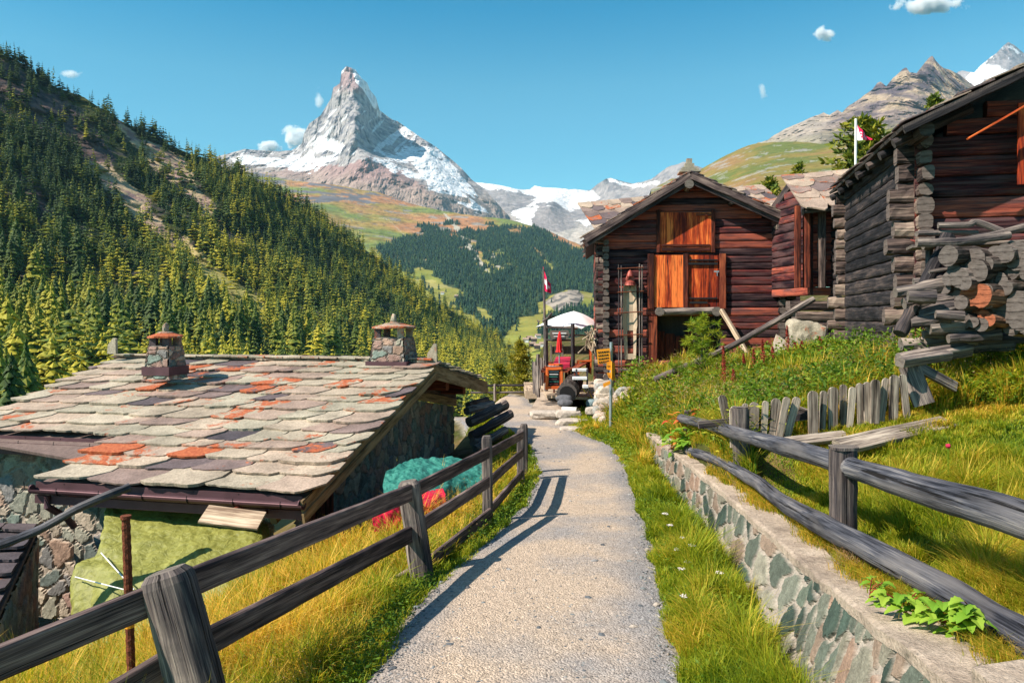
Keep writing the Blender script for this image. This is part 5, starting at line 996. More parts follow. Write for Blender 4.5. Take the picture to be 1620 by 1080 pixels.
# ---- weathered picket fence in the meadow
pf = thing('picket_fence', 'low leaning fence of weathered rounded pickets in the tall weeds', 'fence', at(1280, 690, 9.2))
pk = [(1142, 625, 690, 9.6, .11, -22), (1163, 642, 700, 9.0, .13, 0), (1180, 638, 690, 9.2, .08, 2), (1194, 636, 688, 9.2, .12, 2), (1212, 634, 690, 9.2, .08, 6), (1229, 630, 692, 9.2, .12, 10), (1246, 628, 694, 9.15, .09, 22), (1262, 628, 690, 9.2, .10, 26), (1287, 618, 692, 9.1, .13, 0), (1304, 618, 675, 9.2, .09, 4), (1319, 612, 676, 9.2, .13, 1), (1335, 608, 668, 9.3, .09, 1), (1350, 612, 668, 9.25, .09, 8), (1361, 606, 664, 9.25, .10, -3), (1373, 604, 662, 9.2, .11, -2), (1386, 600, 662, 9.1, .12, 2), (1403, 598, 658, 9.15, .09, 12), (1416, 593, 662, 9.1, .12, 3), (1428, 592, 655, 9.1, .09, -12)]
for (x, y0, y1, d, w, ln) in pk:
    t = at(x, y0, d); b = at(x - ln * .7, y1 + 8, d); h = np.linalg.norm(t - b); dr = nrm(t - b); sd_ = nrm(np.cross(dr, (0, 1, 0))); n = 7; out = [b - sd_ * w / 2 * .85, b + sd_ * w / 2 * .85]; out += [t - dr * w * .5 + sd_ * w / 2 * math.cos(a) + dr * w * .5 * math.sin(a) for a in np.linspace(0, math.pi, n)]
    mb = MB(); poly = np.array(out); g = np.stack([(poly - b) @ dr, (poly - b) @ sd_, poly[:, 0] * 0], 1); V = np.vstack([poly, poly + A(0, .028, 0), poly.mean(0), poly.mean(0) + A(0, .028, 0)]); G2 = np.vstack([g, g, g.mean(0), g.mean(0)]); G2[:, :2] += seed(); i = np.arange(len(out)); j = (i + 1) % len(out); m_ = len(out)
    mb.add(V, [np.stack([i, j, j + m_, i + m_], 1), np.stack([j, i, np.full(m_, 2 * m_)], 1), np.stack([i + m_, j + m_, np.full(m_, 2 * m_ + 1)], 1)], random.uniform(.4, 1), G2); mb.build('picket', MT['picket'], pf)
for pts in (((1105, 672, 9.4), (1200, 662, 9.35)), ((1200, 668, 9.35), (1300, 655, 9.3)), ((1255, 645, 9.35), (1300, 660, 9.3)), ((1345, 632, 9.35), (1395, 628, 9.3))):
    mb = MB(); beam(mb, at(*pts[0]), at(*pts[1]), .05, .09, wob=.1); mb.build('rail', MT['grey'], pf)
def board(lab, a, b, w, th, mat='grey', name='board', up=(0, -.4, 1), grp=None):
    mb = MB(); beam(mb, at(*a), at(*b), w, th, wob=.08, up=up, tint=.7); return tag(mb.build(name, MT[mat], loc=at(*a)), lab, 'board', grp)
board('broad upright grey board at the right end of the picket fence', (1462, 640, 9.2), (1438, 578, 9.3), .26, .04, up=(0, 1, 0)); board('squared beam laid level across the top of the broken picket fence', (1424, 573, 9.1), (1500, 562, 9.6), .12, .12); board('plank sloping down to the right behind the broken fence end', (1450, 578, 9.3), (1512, 612, 9.4), .14, .05, up=(0, -1, .4))
board('long bleached plank lying in the grass below the picket fence, farther right', (1330, 706, 8.2), (1500, 668, 8.9), .26, .06, 'picket'); board('bleached plank lying in the grass below the picket fence, nearer the rail fence', (1240, 700, 8.6), (1340, 688, 8.9), .18, .05, 'picket')
board('squared beam lying in the grass in front of the firewood', (1424, 570, 9.9), (1530, 552, 10.2), .2, .16, name='beam')
# ---- rubble wall by the signpost
rw = thing('rubble_wall', 'dry wall of loose pale rubble stones behind the signpost', 'wall', at(990, 668, 20.5))
mb = MB(); rg = np.random.default_rng(5)
for k in range(150):
    t = rg.random(); px = 955 + 80 * t; ytop = 612 + 20 * t + 8 * math.sin(t * 9); yb = 668 - 5 * t; v = rg.random(); d = 21.4 - .5 * t - .35 * v; r = rg.uniform(.10, .22)
    rock(mb, at(px, ytop + (yb - ytop) * v, d), (r * 1.25, r, r * .75), .3, 2, flat=.3, col=STONES['pale'][rg.integers(6)])
for k in range(70):
    t = rg.random(); v = rg.random(); r = rg.uniform(.12, .22); rock(mb, at(948 + 14 * t, 605 + 60 * v, 21.3 + 1.8 * (1 - v)), (r, r, r * .7), .3, 2, flat=.3, col=STONES['pale'][rg.integers(6)])
mb.build('stonework', MT['stone'], rw)
for (px, y, d, r, lab) in ((900, 655, 22.3, .42, 'flat pale stone lying highest on the low kerb of the terrace'), (905, 668, 21.5, .50, 'broad flat stone in the middle of the low terrace kerb'), (910, 682, 20.5, .45, 'big pale stone at the lower end of the terrace kerb'), (946, 650, 22.4, .40, 'square flat paving stone in the grass beside the rubble wall'), (942, 638, 23.5, .30, 'small bluish boulder in the grass beside the terrace'), (865, 656, 22.8, .55, 'long flat step stone in the grass before the terrace ramp')):
    mb = MB(); rock(mb, at(px, y, d), (r, r * .6, .13), .25, 3, flat=.45, col=(.50, .43, .36) if 'bluish' not in lab else (.22, .30, .32)); tag(mb.build('stone', MT['stone'], loc=at(px, y, d)), lab, 'stone')
# ---- signpost
sg = thing('signpost', 'thin galvanised post with yellow hiking signs at the edge of the path', 'signpost', at(967, 680, 19.6))
mb = MB(); tube(mb, [at(966, 684, 19.6), at(967, 541, 19.6)], .045, 10); mb.build('pole', MT['steel'], sg)
def sign(quad, d, lines, dd=.0):
    q = [at(x, y, d + (dd if i in (1, 2) else 0)) for i, (x, y) in enumerate(quad)]; n = nrm(np.cross(q[1] - q[0], q[3] - q[0])); n = n if n[1] < 0 else -n; mb = MB(); prism(mb, q, -n * .03, .5); o = mb.build('sign_board', MT['yellow'], sg)
    mb = MB()
    for k in range(lines):
        v = (k + .7) / (lines + .4); a = q[0] + (q[3] - q[0]) * v; b = q[1] + (q[2] - q[1]) * v; x = .08
        while x < .86:
            l = random.uniform(.05, .16); c = a + (b - a) * x + n * .006; e = a + (b - a) * min(x + l, .9) + n * .006; hh = (q[3] - q[0]) * .09; prism(mb, [c, e, e + hh, c + hh], n * .004, .5); x += l + .04
    mb.build('lettering', MT['black'], o); return o
sign([(944, 553), (965, 551), (966, 573), (946, 576)], 19.5, 4); sign([(960, 573), (968, 571), (968, 586), (960, 584)], 19.45, 1); sign([(968, 572), (973, 575), (973, 602), (968, 598)], 19.4, 0, .2); sign([(960, 590), (967, 589), (970, 602), (963, 597)], 19.45, 1); sign([(954, 607), (965, 602), (966, 607), (955, 613)], 19.45, 0)

# ================================================================== TERRACE, FLAGS, TABLES
mb = MB(); prism(mb, [at(836, 656, 23.6), at(893, 657, 23.6), at(905, 617, 28), at(858, 617, 28)], A(0, 0, .05), .5); tag(mb.build('ramp', MT['concrete']), 'pale concrete ramp up to the terrace', kind='structure')
TZ = -2.78
mb = MB(); sweep(mb, [A(1.15, 27.4, TZ - .18), A(1.15, 31, TZ - .18)], rect(1.3, .3)); prism(mb, [A(1.2, 25.6, TZ - .1), A(3.6, 24.6, TZ - .1), A(3.6, 31, TZ - .1), A(1.2, 31, TZ - .1)], A(0, 0, .1), .5); tag(mb.build('terrace_floor', MT['palewood']), 'wooden terrace floor', kind='structure')
fp = thing('flagpole', 'grey wooden flagpole with a red and white square flag beside the terrace', 'flagpole', at(862, 600, 27.0))
mb = MB(); tube(mb, [at(864, 618, 27), at(860, 425, 27)], .07, 8, wob=.1, seg=.3, scale=[1, .55]); mb.build('pole', MT['grey'], fp)
def flag(parent, pts_top, pts_bot, red, white_fn, nu=40, nv=30, white='flagwhite', amp=.05, name='flag_cloth'):
    T = bez(pts_top, 10); B = bez(pts_bot, 10); u = np.linspace(0, 1, nu); v = np.linspace(0, 1, nv); t = np.linspace(0, 1, len(T))
    Tu = np.stack([np.interp(u, t, T[:, k]) for k in range(3)], 1); Bu = np.stack([np.interp(u, t, B[:, k]) for k in range(3)], 1); P = Tu[:, None] * (1 - v)[None, :, None] + Bu[:, None] * v[None, :, None]
    P[..., 1] += amp * np.sin(u * 11)[:, None] * (u[:, None] ** .5); fc = gridfaces(nu, nv); cu = (u[:-1] + u[1:]) / 2; cv = (v[:-1] + v[1:]) / 2; W = np.array([[white_fn(a, b) for b in cv] for a in cu]).ravel()
    m1, m2 = MB(), MB(); m1.add(P.reshape(-1, 3), fc[~W]); m2.add(P.reshape(-1, 3), fc[W]); o = m1.build(name, MT[red], parent); m2.build('white_emblem', MT[white], o); return o
flag(fp, [at(859, 421, 27), at(865, 440, 26.9), at(871, 449, 27)], [at(860, 459, 27), at(866, 462, 26.9), at(872, 464, 27)], 'flagred', lambda a, b: (abs(a - .5) < .11 and abs(b - .5) < .32) or (abs(b - .5) < .11 and abs(a - .5) < .32))
vp = thing('flagpole', 'white flagpole with a red and white starred flag behind the big barn', 'flagpole', at(1353, 300, 20))
mb = MB(); tube(mb, [at(1353, 420, 20), at(1354, 188, 20)], .035, 8); mb.build('pole', MT['white'], vp)
stars = [(.50, .22), (.50, .42), (.50, .62), (.50, .80), (.30, .33), (.30, .55), (.30, .75), (.70, .38), (.70, .58), (.70, .78)]
def vs(a, b):
    st = any(abs(a - x) + abs(b - y) < .055 or (abs(a - x) < .06 and abs(b - y) < .02) or (abs(b - y) < .06 and abs(a - x) < .02) for x, y in stars); return (a + (1 - b) * .35 < .42) != st if True else st
flag(vp, [at(1355, 195, 20), at(1363, 205, 19.9), at(1370, 213, 20), at(1379, 221, 20)], [at(1355, 222, 20), at(1363, 222, 19.9), at(1370, 221.6, 20), at(1379, 222, 20)], 'flagred', vs, 70, 50)
# pergola posts, rails and hanging board
pg = thing('pergola', 'rough grey pole frame with cross rails around the terrace', 'pergola', at(880, 600, 27))
for x, y0, y1, d, r in ((864, 506, 600, 26.6, .085), (907, 512, 606, 26.2, .07), (852, 560, 628, 25.6, .06)): mb = MB(); tube(mb, [at(x, y1, d), at(x - 1, y0, d)], r, 8, wob=.12, seg=.2); mb.build('post', MT['grey'], pg)
for a, b, d, r in (((864, 517), (914, 519), 26.4, .05), ((864, 538), (908, 538), 26.4, .035), ((864, 528), (960, 532), 28.5, .03)): mb = MB(); tube(mb, [at(*a, d), at(*b, d)], r, 8, wob=.12, seg=.2); mb.build('rail', MT['grey'], pg)
for pts in ([(858, 508, 26.3), (868, 502, 26.3), (878, 500, 26.3)], [(866, 504, 26.3), (873, 495, 26.2)], [(854, 510, 26.3), (850, 507, 26.3)]): mb = MB(); tube(mb, [at(*p) for p in pts], .04, 6, wob=.2); mb.build('branch', MT['grey'], pg)
mb = MB(); q = [at(871, 523, 26.3), at(899, 522, 26.3), at(901, 529, 26.3), at(898, 536, 26.3), at(872, 536, 26.3), at(870, 530, 26.3)]; prism(mb, q, A(0, .05, 0), .7); hb = mb.build('hanging_board', MT['grey'], loc=at(885, 530, 26.3)); tag(hb, 'blurred grey wooden board hanging from the pergola rail', 'board')
mb = MB(); sheet(mb, [at(874, 526, 26.27), at(896, 526, 26.27), at(896, 528, 26.27), at(874, 528, 26.27)], .004); sheet(mb, [at(876, 531, 26.27), at(893, 531, 26.27), at(893, 532.5, 26.27), at(876, 532.5, 26.27)], .004); mb.build('faded_lettering', MT['white'], hb)
# big white parasol
pa = thing('parasol', 'large open white parasol over the terrace beside the log barn', 'parasol', at(905, 600, 29))
ap = at(908, 492, 29.5); rim = [at(848, 517, 29.0), at(880, 510, 31.5), at(918, 508, 32), at(942, 510, 31), at(946, 516, 29), at(920, 520, 27.2), at(885, 519, 27.2)]
mb = MB(); n = len(rim)
for k in range(n):
    a, b = rim[k], rim[(k + 1) % n]; g = []
    for s in np.linspace(0, 1, 6): e = a + (b - a) * s; e = e + A(0, 0, .10 * math.sin(math.pi * s)); g.append([ap + (e - ap) * r + A(0, 0, .06 * math.sin(math.pi * r)) for r in np.linspace(0.001, 1, 8)])
    g = np.array(g); mb.add(g.reshape(-1, 3), gridfaces(6, 8))
mb.build('canopy', MT['flagwhite'], pa, smooth=True)
mb = MB()
for e in rim: tube(mb, [ap + A(0, 0, -.05), (ap + e) / 2 - A(0, 0, .16), e + A(0, 0, -.03)], .012, 5)
mb.build('rib', MT['steel'], pa); mb = MB(); tube(mb, [A(ap[0], ap[1], TZ), ap], .035, 8); mb.build('pole', MT['white'], pa)
mb = MB(); pts = [at(900, 497, 28.3), at(895, 503, 28.1), at(886, 510, 27.9), at(877, 516, 27.7)]
# closed red parasol
rp = thing('closed_parasol', 'closed red parasol standing by the terrace table', 'parasol', at(885, 600, 25.8))
mb = MB(); b = at(884.5, 557, 25.8); t = at(885.5, 524, 25.8); P = [b + (t - b) * s for s in (0, .05, .12, .4, .8, .95, 1)]; prof = [((.8 + .25 * (k % 2)) * math.cos(2 * math.pi * k / 16) * .1, (.8 + .25 * (k % 2)) * math.sin(2 * math.pi * k / 16) * .1) for k in range(16)]
sweep(mb, P, prof, .5, 0, [1.35, 1.25, 1.0, .9, .6, .35, .1], twist=.8); mb.build('folded_canopy', MT['redcloth'], rp); mb = MB(); tube(mb, [at(885, 600, 25.8), at(885, 545, 25.8)], .025, 8); mb.build('pole', MT['steel'], rp)
# menu stand: orange framed chalkboard on a barrel
ms = thing('menu_board', 'orange framed chalkboard menu standing at the terrace entrance', 'menu board', at(877, 616, 25.0))
def bq(p, a, b, w=.09, m='orange', nm='frame'): mb = MB(); beam(mb, at(*a), at(*b), w, .06, .01, .8, up=(0, -1, 0)); return mb.build(nm, MT[m], p)
for a, b in (((865, 616, 25), (866, 581, 25)), ((888, 616, 25), (888, 581, 25)), ((866, 583, 24.98), (888, 583, 24.98)), ((864, 613, 24.98), (889, 613, 24.98))): bq(ms, a, b, .1)
mb = MB(); sheet(mb, [at(867, 612, 25.05), at(887, 612, 25.05), at(887, 585, 25.05), at(867, 585, 25.05)], .03); cb = mb.build('chalkboard', MT['black'], ms)
for k, c in enumerate(('steel', 'white', 'teal', 'copper', 'teal', 'bell')): 
    mb = MB(); y = 588.5 + k * 3.9; sheet(mb, [at(869, y, 24.99), at(884 - (k * 5) % 4, y, 24.99), at(884 - (k * 5) % 4, y - 1.3, 24.99), at(869, y - 1.3, 24.99)], .004); mb.build('chalk_line', MT[c], cb)
br = thing('barrel', 'small wooden barrel behind the chalkboard menu', 'barrel', at(879, 600, 25.5)); mb = MB(); tube(mb, [at(879, y, 25.4) for y in (612, 600, 588, 579, 575.5)], .27, 16, scale=[.88, 1, 1.03, .95, .9]); mb.build('body', MT['orange'], br)
for y in (585, 579): mb = MB(); tube(mb, [at(879, y, 25.4), at(879, y - 1.2, 25.4)], .28, 16); mb.build('hoop', MT['steel'], br)
# tables with crimson cloth, benches, chair
tb = thing('table', 'terrace table under a crimson cloth behind the menu board', 'table', at(887, 600, 26.6))
mb = MB(); q = [at(875, 578, 26.3), at(901, 578, 26.3), at(903, 566, 28.0), at(880, 566, 28.0)]; prism(mb, q, A(0, 0, .03), .5); mb.build('tabletop', MT['redwood'], tb)
for p in (q[0], q[1], q[2], q[3]): c = p * .9 + (sum(q) / 4) * .1; mb = MB(); box(mb, A(c[0], c[1], TZ), A(c[0], c[1], c[2] - .01), .06, .06); mb.build('leg', MT['redwood'], tb)
mb = MB(); qq = [p + A(0, 0, .035) for p in q]; prism(mb, qq, A(0, 0, .012), .5); sheet(mb, [qq[0] + A(0, -.02, 0), qq[1] + A(0, -.02, 0), qq[1] + A(.02, -.04, -.25), qq[0] + A(-.02, -.04, -.22)], .01); o = mb.build('tablecloth', MT['pinkcloth'], loc=q[0]); tag(o, 'crimson cloth spread over the terrace table', 'tablecloth')
def bench(lab, a, b, w=.3, leg=.42, mat='redwood', nm='bench', col2=None):
    t = thing(nm, lab, 'bench', (at(*a) + at(*b)) / 2 - A(0, 0, leg)); A0, B0 = at(*a), at(*b); mb = MB(); beam(mb, A0, B0, w, .05, tint=.6); mb.build('seat', MT[mat], t)
    for s in (.12, .88): c = A0 + (B0 - A0) * s; mb = MB(); box(mb, c + A(0, 0, -leg), c + A(0, 0, -.03), .06, w * .8, up=tuple(nrm(B0 - A0))); mb.build('leg', MT[col2 or mat], t)
bench('long red brown terrace bench running away from the menu board', (893, 588, 25.2), (914, 575, 27.6), .26); bench('upper brown board bench nearer the barn on the terrace', (908, 583, 24.9), (932, 570, 26.6), .24); bench('short orange brown bench left of the menu board', (861, 588, 25.6), (871, 573, 27.4), .3)
st = thing('white_steps', 'white painted slatted steps at the right side of the terrace', 'steps', at(920, 615, 24))
for k, (x0, x1, y, d) in enumerate(((906, 929, 585, 24.4), (906, 928, 598, 23.9), (922, 930, 611, 23.6))): mb = MB(); beam(mb, at(x0, y, d), at(x1, y, d), .28, .09, .01, .5); mb.build('step', MT['white'], st)
for x in (929, 912): mb = MB(); box(mb, at(x, 614, 23.8), at(x, 584, 24.2), .06, .06); mb.build('stringer', MT['iron'], st)
ch = thing('chair', 'orange wooden chair at the barn end of the terrace', 'chair', at(925, 590, 26)); zf = at(925, 572, 26)[2]
for dx in (-.22, .22):
    for dy in (0, .42): mb = MB(); c = at(925, 572, 26) + A(dx, dy, 0); box(mb, c + A(0, 0, -.45), c + A(0, 0, .5 if dx > 0 else 0), .045, .045); mb.build('leg', MT['orange'], ch)
mb = MB(); c = at(925, 572, 26); prism(mb, [c + A(-.25, -.03, 0), c + A(.25, -.03, 0), c + A(.25, .45, 0), c + A(-.25, .45, 0)], A(0, 0, .035), .6); mb.build('seat', MT['orange'], ch); mb = MB(); sheet(mb, [c + A(.22, 0, .2), c + A(.22, .42, .2), c + A(.26, .42, .55), c + A(.26, 0, .55)], .03); mb.build('backrest', MT['orange'], ch)
# dark glass screen behind the terrace
sc_ = thing('terrace_screen', 'dark low board screen closing the far side of the terrace', 'screen', at(910, 590, 30)); mb = MB(); sheet(mb, [at(872, 560, 30), at(946, 560, 30), at(946, 546, 30), at(872, 548, 30)], .04); mb.build('panel', MT['barn_dark'], sc_)
for x in (872, 890, 946): mb = MB(); box(mb, A(*at(x, 560, 29.95)[:2], TZ), at(x, 545, 29.95), .07, .07); mb.build('post', MT['grey'], sc_)
# plank screen left of the terrace
ps = thing('slab_wood_fence', 'crooked upright slab-wood boards fencing the left side of the terrace', 'fence', at(850, 620, 25.5))
for k, (x, y0, y1, d, w) in enumerate(((846, 572, 622, 25.0, .14), (850, 578, 625, 24.8, .13), (853, 583, 614, 25.4, .12), (856, 566, 610, 25.9, .16), (859, 570, 606, 26.3, .12), (861, 562, 600, 26.8, .14), (848, 590, 620, 25.2, .1))):
    mb = MB(); beam(mb, at(x, y1, d), at(x - 1 + k % 3, y0, d), w, .05, wob=.15, up=(.8, 1, 0), tint=.6); mb.build('board', MT['grey'], ps)
# hollow log planter and millstones
hl = thing('hollow_log', 'hollowed thick log lying beside the ramp with plants growing in it', 'log', at(900, 622, 24.3))
mb = MB(); a, b = at(897, 622, 23.2), at(909, 604, 25.6); th = np.linspace(0, 2 * math.pi, 17)[:-1]; out_ = [(math.cos(t) * .34, math.sin(t) * .34) for t in th]
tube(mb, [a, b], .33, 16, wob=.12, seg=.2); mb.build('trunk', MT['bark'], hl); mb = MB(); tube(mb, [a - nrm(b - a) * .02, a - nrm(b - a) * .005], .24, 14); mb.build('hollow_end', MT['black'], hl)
for k, (x, y, d, lab) in enumerate(((892, 630, 22.9, 'upper dark rounded stone below the hollow log'), (894, 637, 22.7, 'lower dark rounded stone below the hollow log'))): mb = MB(); rock(mb, at(x, y, d), (.26, .22, .12), .15, 3, flat=.1, col=(.13, .13, .14)); tag(mb.build('stone', MT['stone'], loc=at(x, y, d)), lab, 'stone')
mb = MB(); beam(mb, at(889, 646, 22.4), at(912, 647, 22.3), .2, .1); tag(mb.build('white_plank', MT['white'], loc=at(889, 646, 22.4)), 'short white plank on the kerb stones below the hollow log', 'plank')
# driftwood bunch hanging on the barn corner
mb = MB(); rg = np.random.default_rng(3)
for k in range(26): a = at(934 + rg.uniform(-6, 7), 524 + rg.uniform(-8, 26), 24.0 + rg.uniform(-.2, .2)); tube(mb, [a, a + A(rg.uniform(-.2, .2), rg.uniform(-.1, .1), rg.uniform(-.35, .1)), a + A(rg.uniform(-.3, .3), 0, rg.uniform(-.5, 0))], .02, 5, wob=.2)
tag(mb.build('root_bunch', MT['palewood'], loc=at(934, 540, 24)), 'tangle of pale roots hanging at the barn corner over the terrace', 'roots')
# fence across the far end of the path
ef = thing('rail_fence', 'simple two-rail fence across the far bend of the path before the valley', 'fence', at(800, 625, 30))
for x in (783, 840): mb = MB(); tube(mb, [at(x, 634, 30), at(x, 607, 30)], .06, 8, wob=.1, seg=.2); mb.build('post', MT['grey'], ef)
for y in (609, 620): mb = MB(); tube(mb, [at(745, y + 1, 30.2), at(845, y, 29.9)], .045, 8, wob=.1, seg=.4); mb.build('rail', MT['grey'], ef)
# far hamlet
rg = np.random.default_rng(8)
hs = [(832, 540, 1400), (838, 537, 1420), (845, 539, 1410), (851, 534, 1440), (842, 547, 1330), (850, 550, 1300), (858, 547, 1320), (866, 551, 1290), (735, 548, 1500), (700, 465, 2300), (722, 470, 2250)]
h0 = None
for i, (x, y, d) in enumerate(hs):
    c = at(x, y, d * .93); w, l, h = 7.5, 10, 4
    hob = thing('chalet', ('tiny %s chalet far down in the valley, %s from the left' % ('dark' if i % 3 else 'white', ORD[sorted(range(len(hs)), key=lambda q: hs[q][0]).index(i)])), 'house', c, 'chalets of the distant hamlet'); mb = MB(); a = rg.uniform(-.3, .3); U = A(math.cos(a), math.sin(a), 0); W = A(-math.sin(a), math.cos(a), 0); q = [c + U * sx * l / 2 + W * sy * w / 2 - A(0, 0, 2) for sx, sy in ((-1, -1), (1, -1), (1, 1), (-1, 1))]
    prism(mb, q, A(0, 0, h + 2), .5); mb.build('wall', MT['barn_dark'] if i % 3 else MT['white'], hob); mb = MB()
    r0, r1 = c + U * (-l / 2 - .6) + A(0, 0, h + 3), c + U * (l / 2 + .6) + A(0, 0, h + 3)
    for s in (-1, 1): sheet(mb, [r0, r1, r1 + W * s * (w / 2 + .8) - A(0, 0, 3.2), r0 + W * s * (w / 2 + .8) - A(0, 0, 3.2)], .2 * -s)
    mb.build('roof', MT['slab'], hob)

# ================================================================== VEGETATION
def inst(mb, tv, tf, pos, sc, rot, tint0, tvt, tilt=None):
    """many copies of a small template merged into one builder"""
    n, k = len(pos), len(tv); c, s = np.cos(rot)[:, None], np.sin(rot)[:, None]; S = np.asarray(sc, float); S = S if S.ndim == 2 else np.repeat(S[:, None], 3, 1)
    X = tv[None, :, 0] * S[:, :1]; Y = tv[None, :, 1] * S[:, 1:2]; Z = tv[None, :, 2] * S[:, 2:3]
    V = np.stack([X * c - Y * s, X * s + Y * c, Z], -1)
    if tilt is not None: V[..., :2] += V[..., 2:3] * tilt[:, None, :]
    V = V + pos[:, None]; F_ = (tf[None] + (np.arange(n) * k)[:, None, None]).reshape(-1, tf.shape[1]); T = np.clip(tvt[None] + tint0[:, None], 0, 1)
    mb.add(V.reshape(-1, 3), F_, T.ravel())
def conifer(sd, layers, per, wid=.19, droop=.25, bare=.08, ragged=.3, top=1.0):
    rg = np.random.default_rng(sd); V = []; T = []; k = 0
    for i in range(layers):
        t = i / (layers - 1); z = bare + (1 - bare) * t ** .92; r = wid * (1 - t) ** .75 * (1 + rg.uniform(-ragged, ragged) * .4) + .012; m = max(3, int(per * (1 - t * .55)))
        for j in range(m):
            a = 2 * math.pi * (j + rg.uniform(-.35, .35)) / m + i * 1.7; R_ = r * rg.uniform(1 - ragged, 1 + ragged * .6); w = R_ * rg.uniform(.30, .45) + .006; d = droop * R_; zz = z + rg.uniform(-.035, .03); ca, sa = math.cos(a), math.sin(a)
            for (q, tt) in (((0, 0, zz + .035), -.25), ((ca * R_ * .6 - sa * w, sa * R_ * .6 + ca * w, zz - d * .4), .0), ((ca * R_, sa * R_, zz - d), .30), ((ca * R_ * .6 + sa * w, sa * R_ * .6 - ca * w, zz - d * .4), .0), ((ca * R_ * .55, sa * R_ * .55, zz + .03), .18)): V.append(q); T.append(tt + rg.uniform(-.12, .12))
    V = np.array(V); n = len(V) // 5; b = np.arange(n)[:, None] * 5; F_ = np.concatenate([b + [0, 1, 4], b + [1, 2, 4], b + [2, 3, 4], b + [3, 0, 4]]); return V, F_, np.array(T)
def low_conifer(sd):
    rg = np.random.default_rng(sd); V = [(0, 0, 1)]; T = [.25]; F_ = []
    for z, r in ((.62, .09), (.32, .15), (.05, .19)):
        b = len(V)
        for j in range(5): a = 2 * math.pi * (j + rg.uniform(-.3, .3)) / 5; V.append((math.cos(a) * r * rg.uniform(.7, 1.2), math.sin(a) * r * rg.uniform(.7, 1.2), z + rg.uniform(-.05, .05))); T.append(rg.uniform(-.2, .2))
        V.append((0, 0, min(1, z + .34))); T.append(.1)
        for j in range(5): F_.append((b + j, b + (j + 1) % 5, b + 5))
    return np.array(V), np.array(F_), np.array(T)
rg = np.random.default_rng(21)
tree_m = lambda px, py, P: (1 - (hmask(px, py, P, SCREE) | hmask(px, py - 9, P, SCREE) ) * .86) * (1 - hmask(px, py, P, CRAG) * .62) * (.35 + .65 * (fbm(P / 60., 3, 99) > -.12))
P1, X1, Y1 = sampler(lhill, tree_m, 7800, 1)
hgt = 11 + 20 * rg.beta(1.6, 2.2, len(P1)) + 5 * fbm(P1 / 50., 3, 67) * np.where(Y1 < 250, .85, 1) * (1 - .25 * hmask(X1, Y1, P1, CRAG)); P1[:, 2] -= .4
vis = ((Y1 < 575) | (X1 < 60)) & (X1 > -30); scr = hgt / P1[:, 1] * vis; order = np.argsort(-scr); pick = order[:262]; rest = np.setdiff1d(np.arange(len(P1)), pick)
larch_shade = np.clip(.55 * fbm(P1 / 70., 3, 66) + np.where(rg.random(len(P1)) < .4, rg.uniform(.1, .42, len(P1)), rg.uniform(-.35, .08, len(P1))) + .14 * sstep(400, 560, Y1) - .30 * sstep(330, 120, X1) * sstep(420, 300, Y1), -.4, .55)  # larch mix; last term paints the upper-left slope's shade into the tree tint
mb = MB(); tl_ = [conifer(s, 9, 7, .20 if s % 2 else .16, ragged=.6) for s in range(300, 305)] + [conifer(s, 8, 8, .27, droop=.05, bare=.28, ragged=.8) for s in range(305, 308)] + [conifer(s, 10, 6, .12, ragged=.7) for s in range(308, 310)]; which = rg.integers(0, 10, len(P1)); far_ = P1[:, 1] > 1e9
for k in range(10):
    m = rest[which[rest] == k]; tv, tf, tt = tl_[k]; hs_ = hgt[m]; w_ = hs_ * rg.uniform(.75, 1.3, len(m)); inst(mb, tv, tf, P1[m], np.stack([w_, w_, hs_], 1), rg.uniform(0, 6.28, len(m)), .40 + larch_shade[m], tt, tilt=rg.normal(0, .05, (len(m), 2)))
tag(mb.build('hillside_forest', MT['conifer']), 'dense conifer forest covering the left mountainside', kind='stuff')
# the nearest trees of the slope, each its own
protos = []
for k in range(6):
    t = thing('conifer_tree', 'green conifer standing in the forest on the left mountainside', 'tree', (0, 0, 0), 'conifers on the left mountainside'); mb = MB(); tv, tf, tt = conifer(400 + k, 26, 16, (.20, .16, .24)[k % 3], ragged=.6); inst(mb, tv, tf, np.zeros((1, 3)), np.ones(1), np.zeros(1), np.array([.14 + .15 * k]), tt); mb.build('crown', MT['conifer'], t)
    mb = MB(); tube(mb, [A(0, 0, -.03), A(0, 0, .5), A(0, 0, .97)], .016, 6, scale=[1, .6, .1]); mb.build('trunk', MT['bark'], t); protos.append(t)
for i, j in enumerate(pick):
    kk = int(np.clip((.36 + larch_shade[j] - .14) / .15 + rg.normal(0, .3), 0, 5)); h = hgt[j]
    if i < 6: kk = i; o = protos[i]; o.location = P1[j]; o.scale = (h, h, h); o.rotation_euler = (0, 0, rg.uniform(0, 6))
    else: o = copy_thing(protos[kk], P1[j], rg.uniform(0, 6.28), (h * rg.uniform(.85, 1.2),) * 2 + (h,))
    xx = X1[j]; where = 'at the far left edge of the slope' if xx < 60 else 'on the slope left of the small chimney' if xx < 210 else 'on the slope just behind the small chimney' if xx < 330 else 'on the slope between the two chimneys' if xx < 560 else 'on the slope behind the big chimney'
    o['label'] = ('dark green', 'dark green', 'mid green', 'mid green', 'yellow-green', 'yellow-green')[kk] + ' conifer ' + where + (', low down' if Y1[j] > 520 else ', higher up')
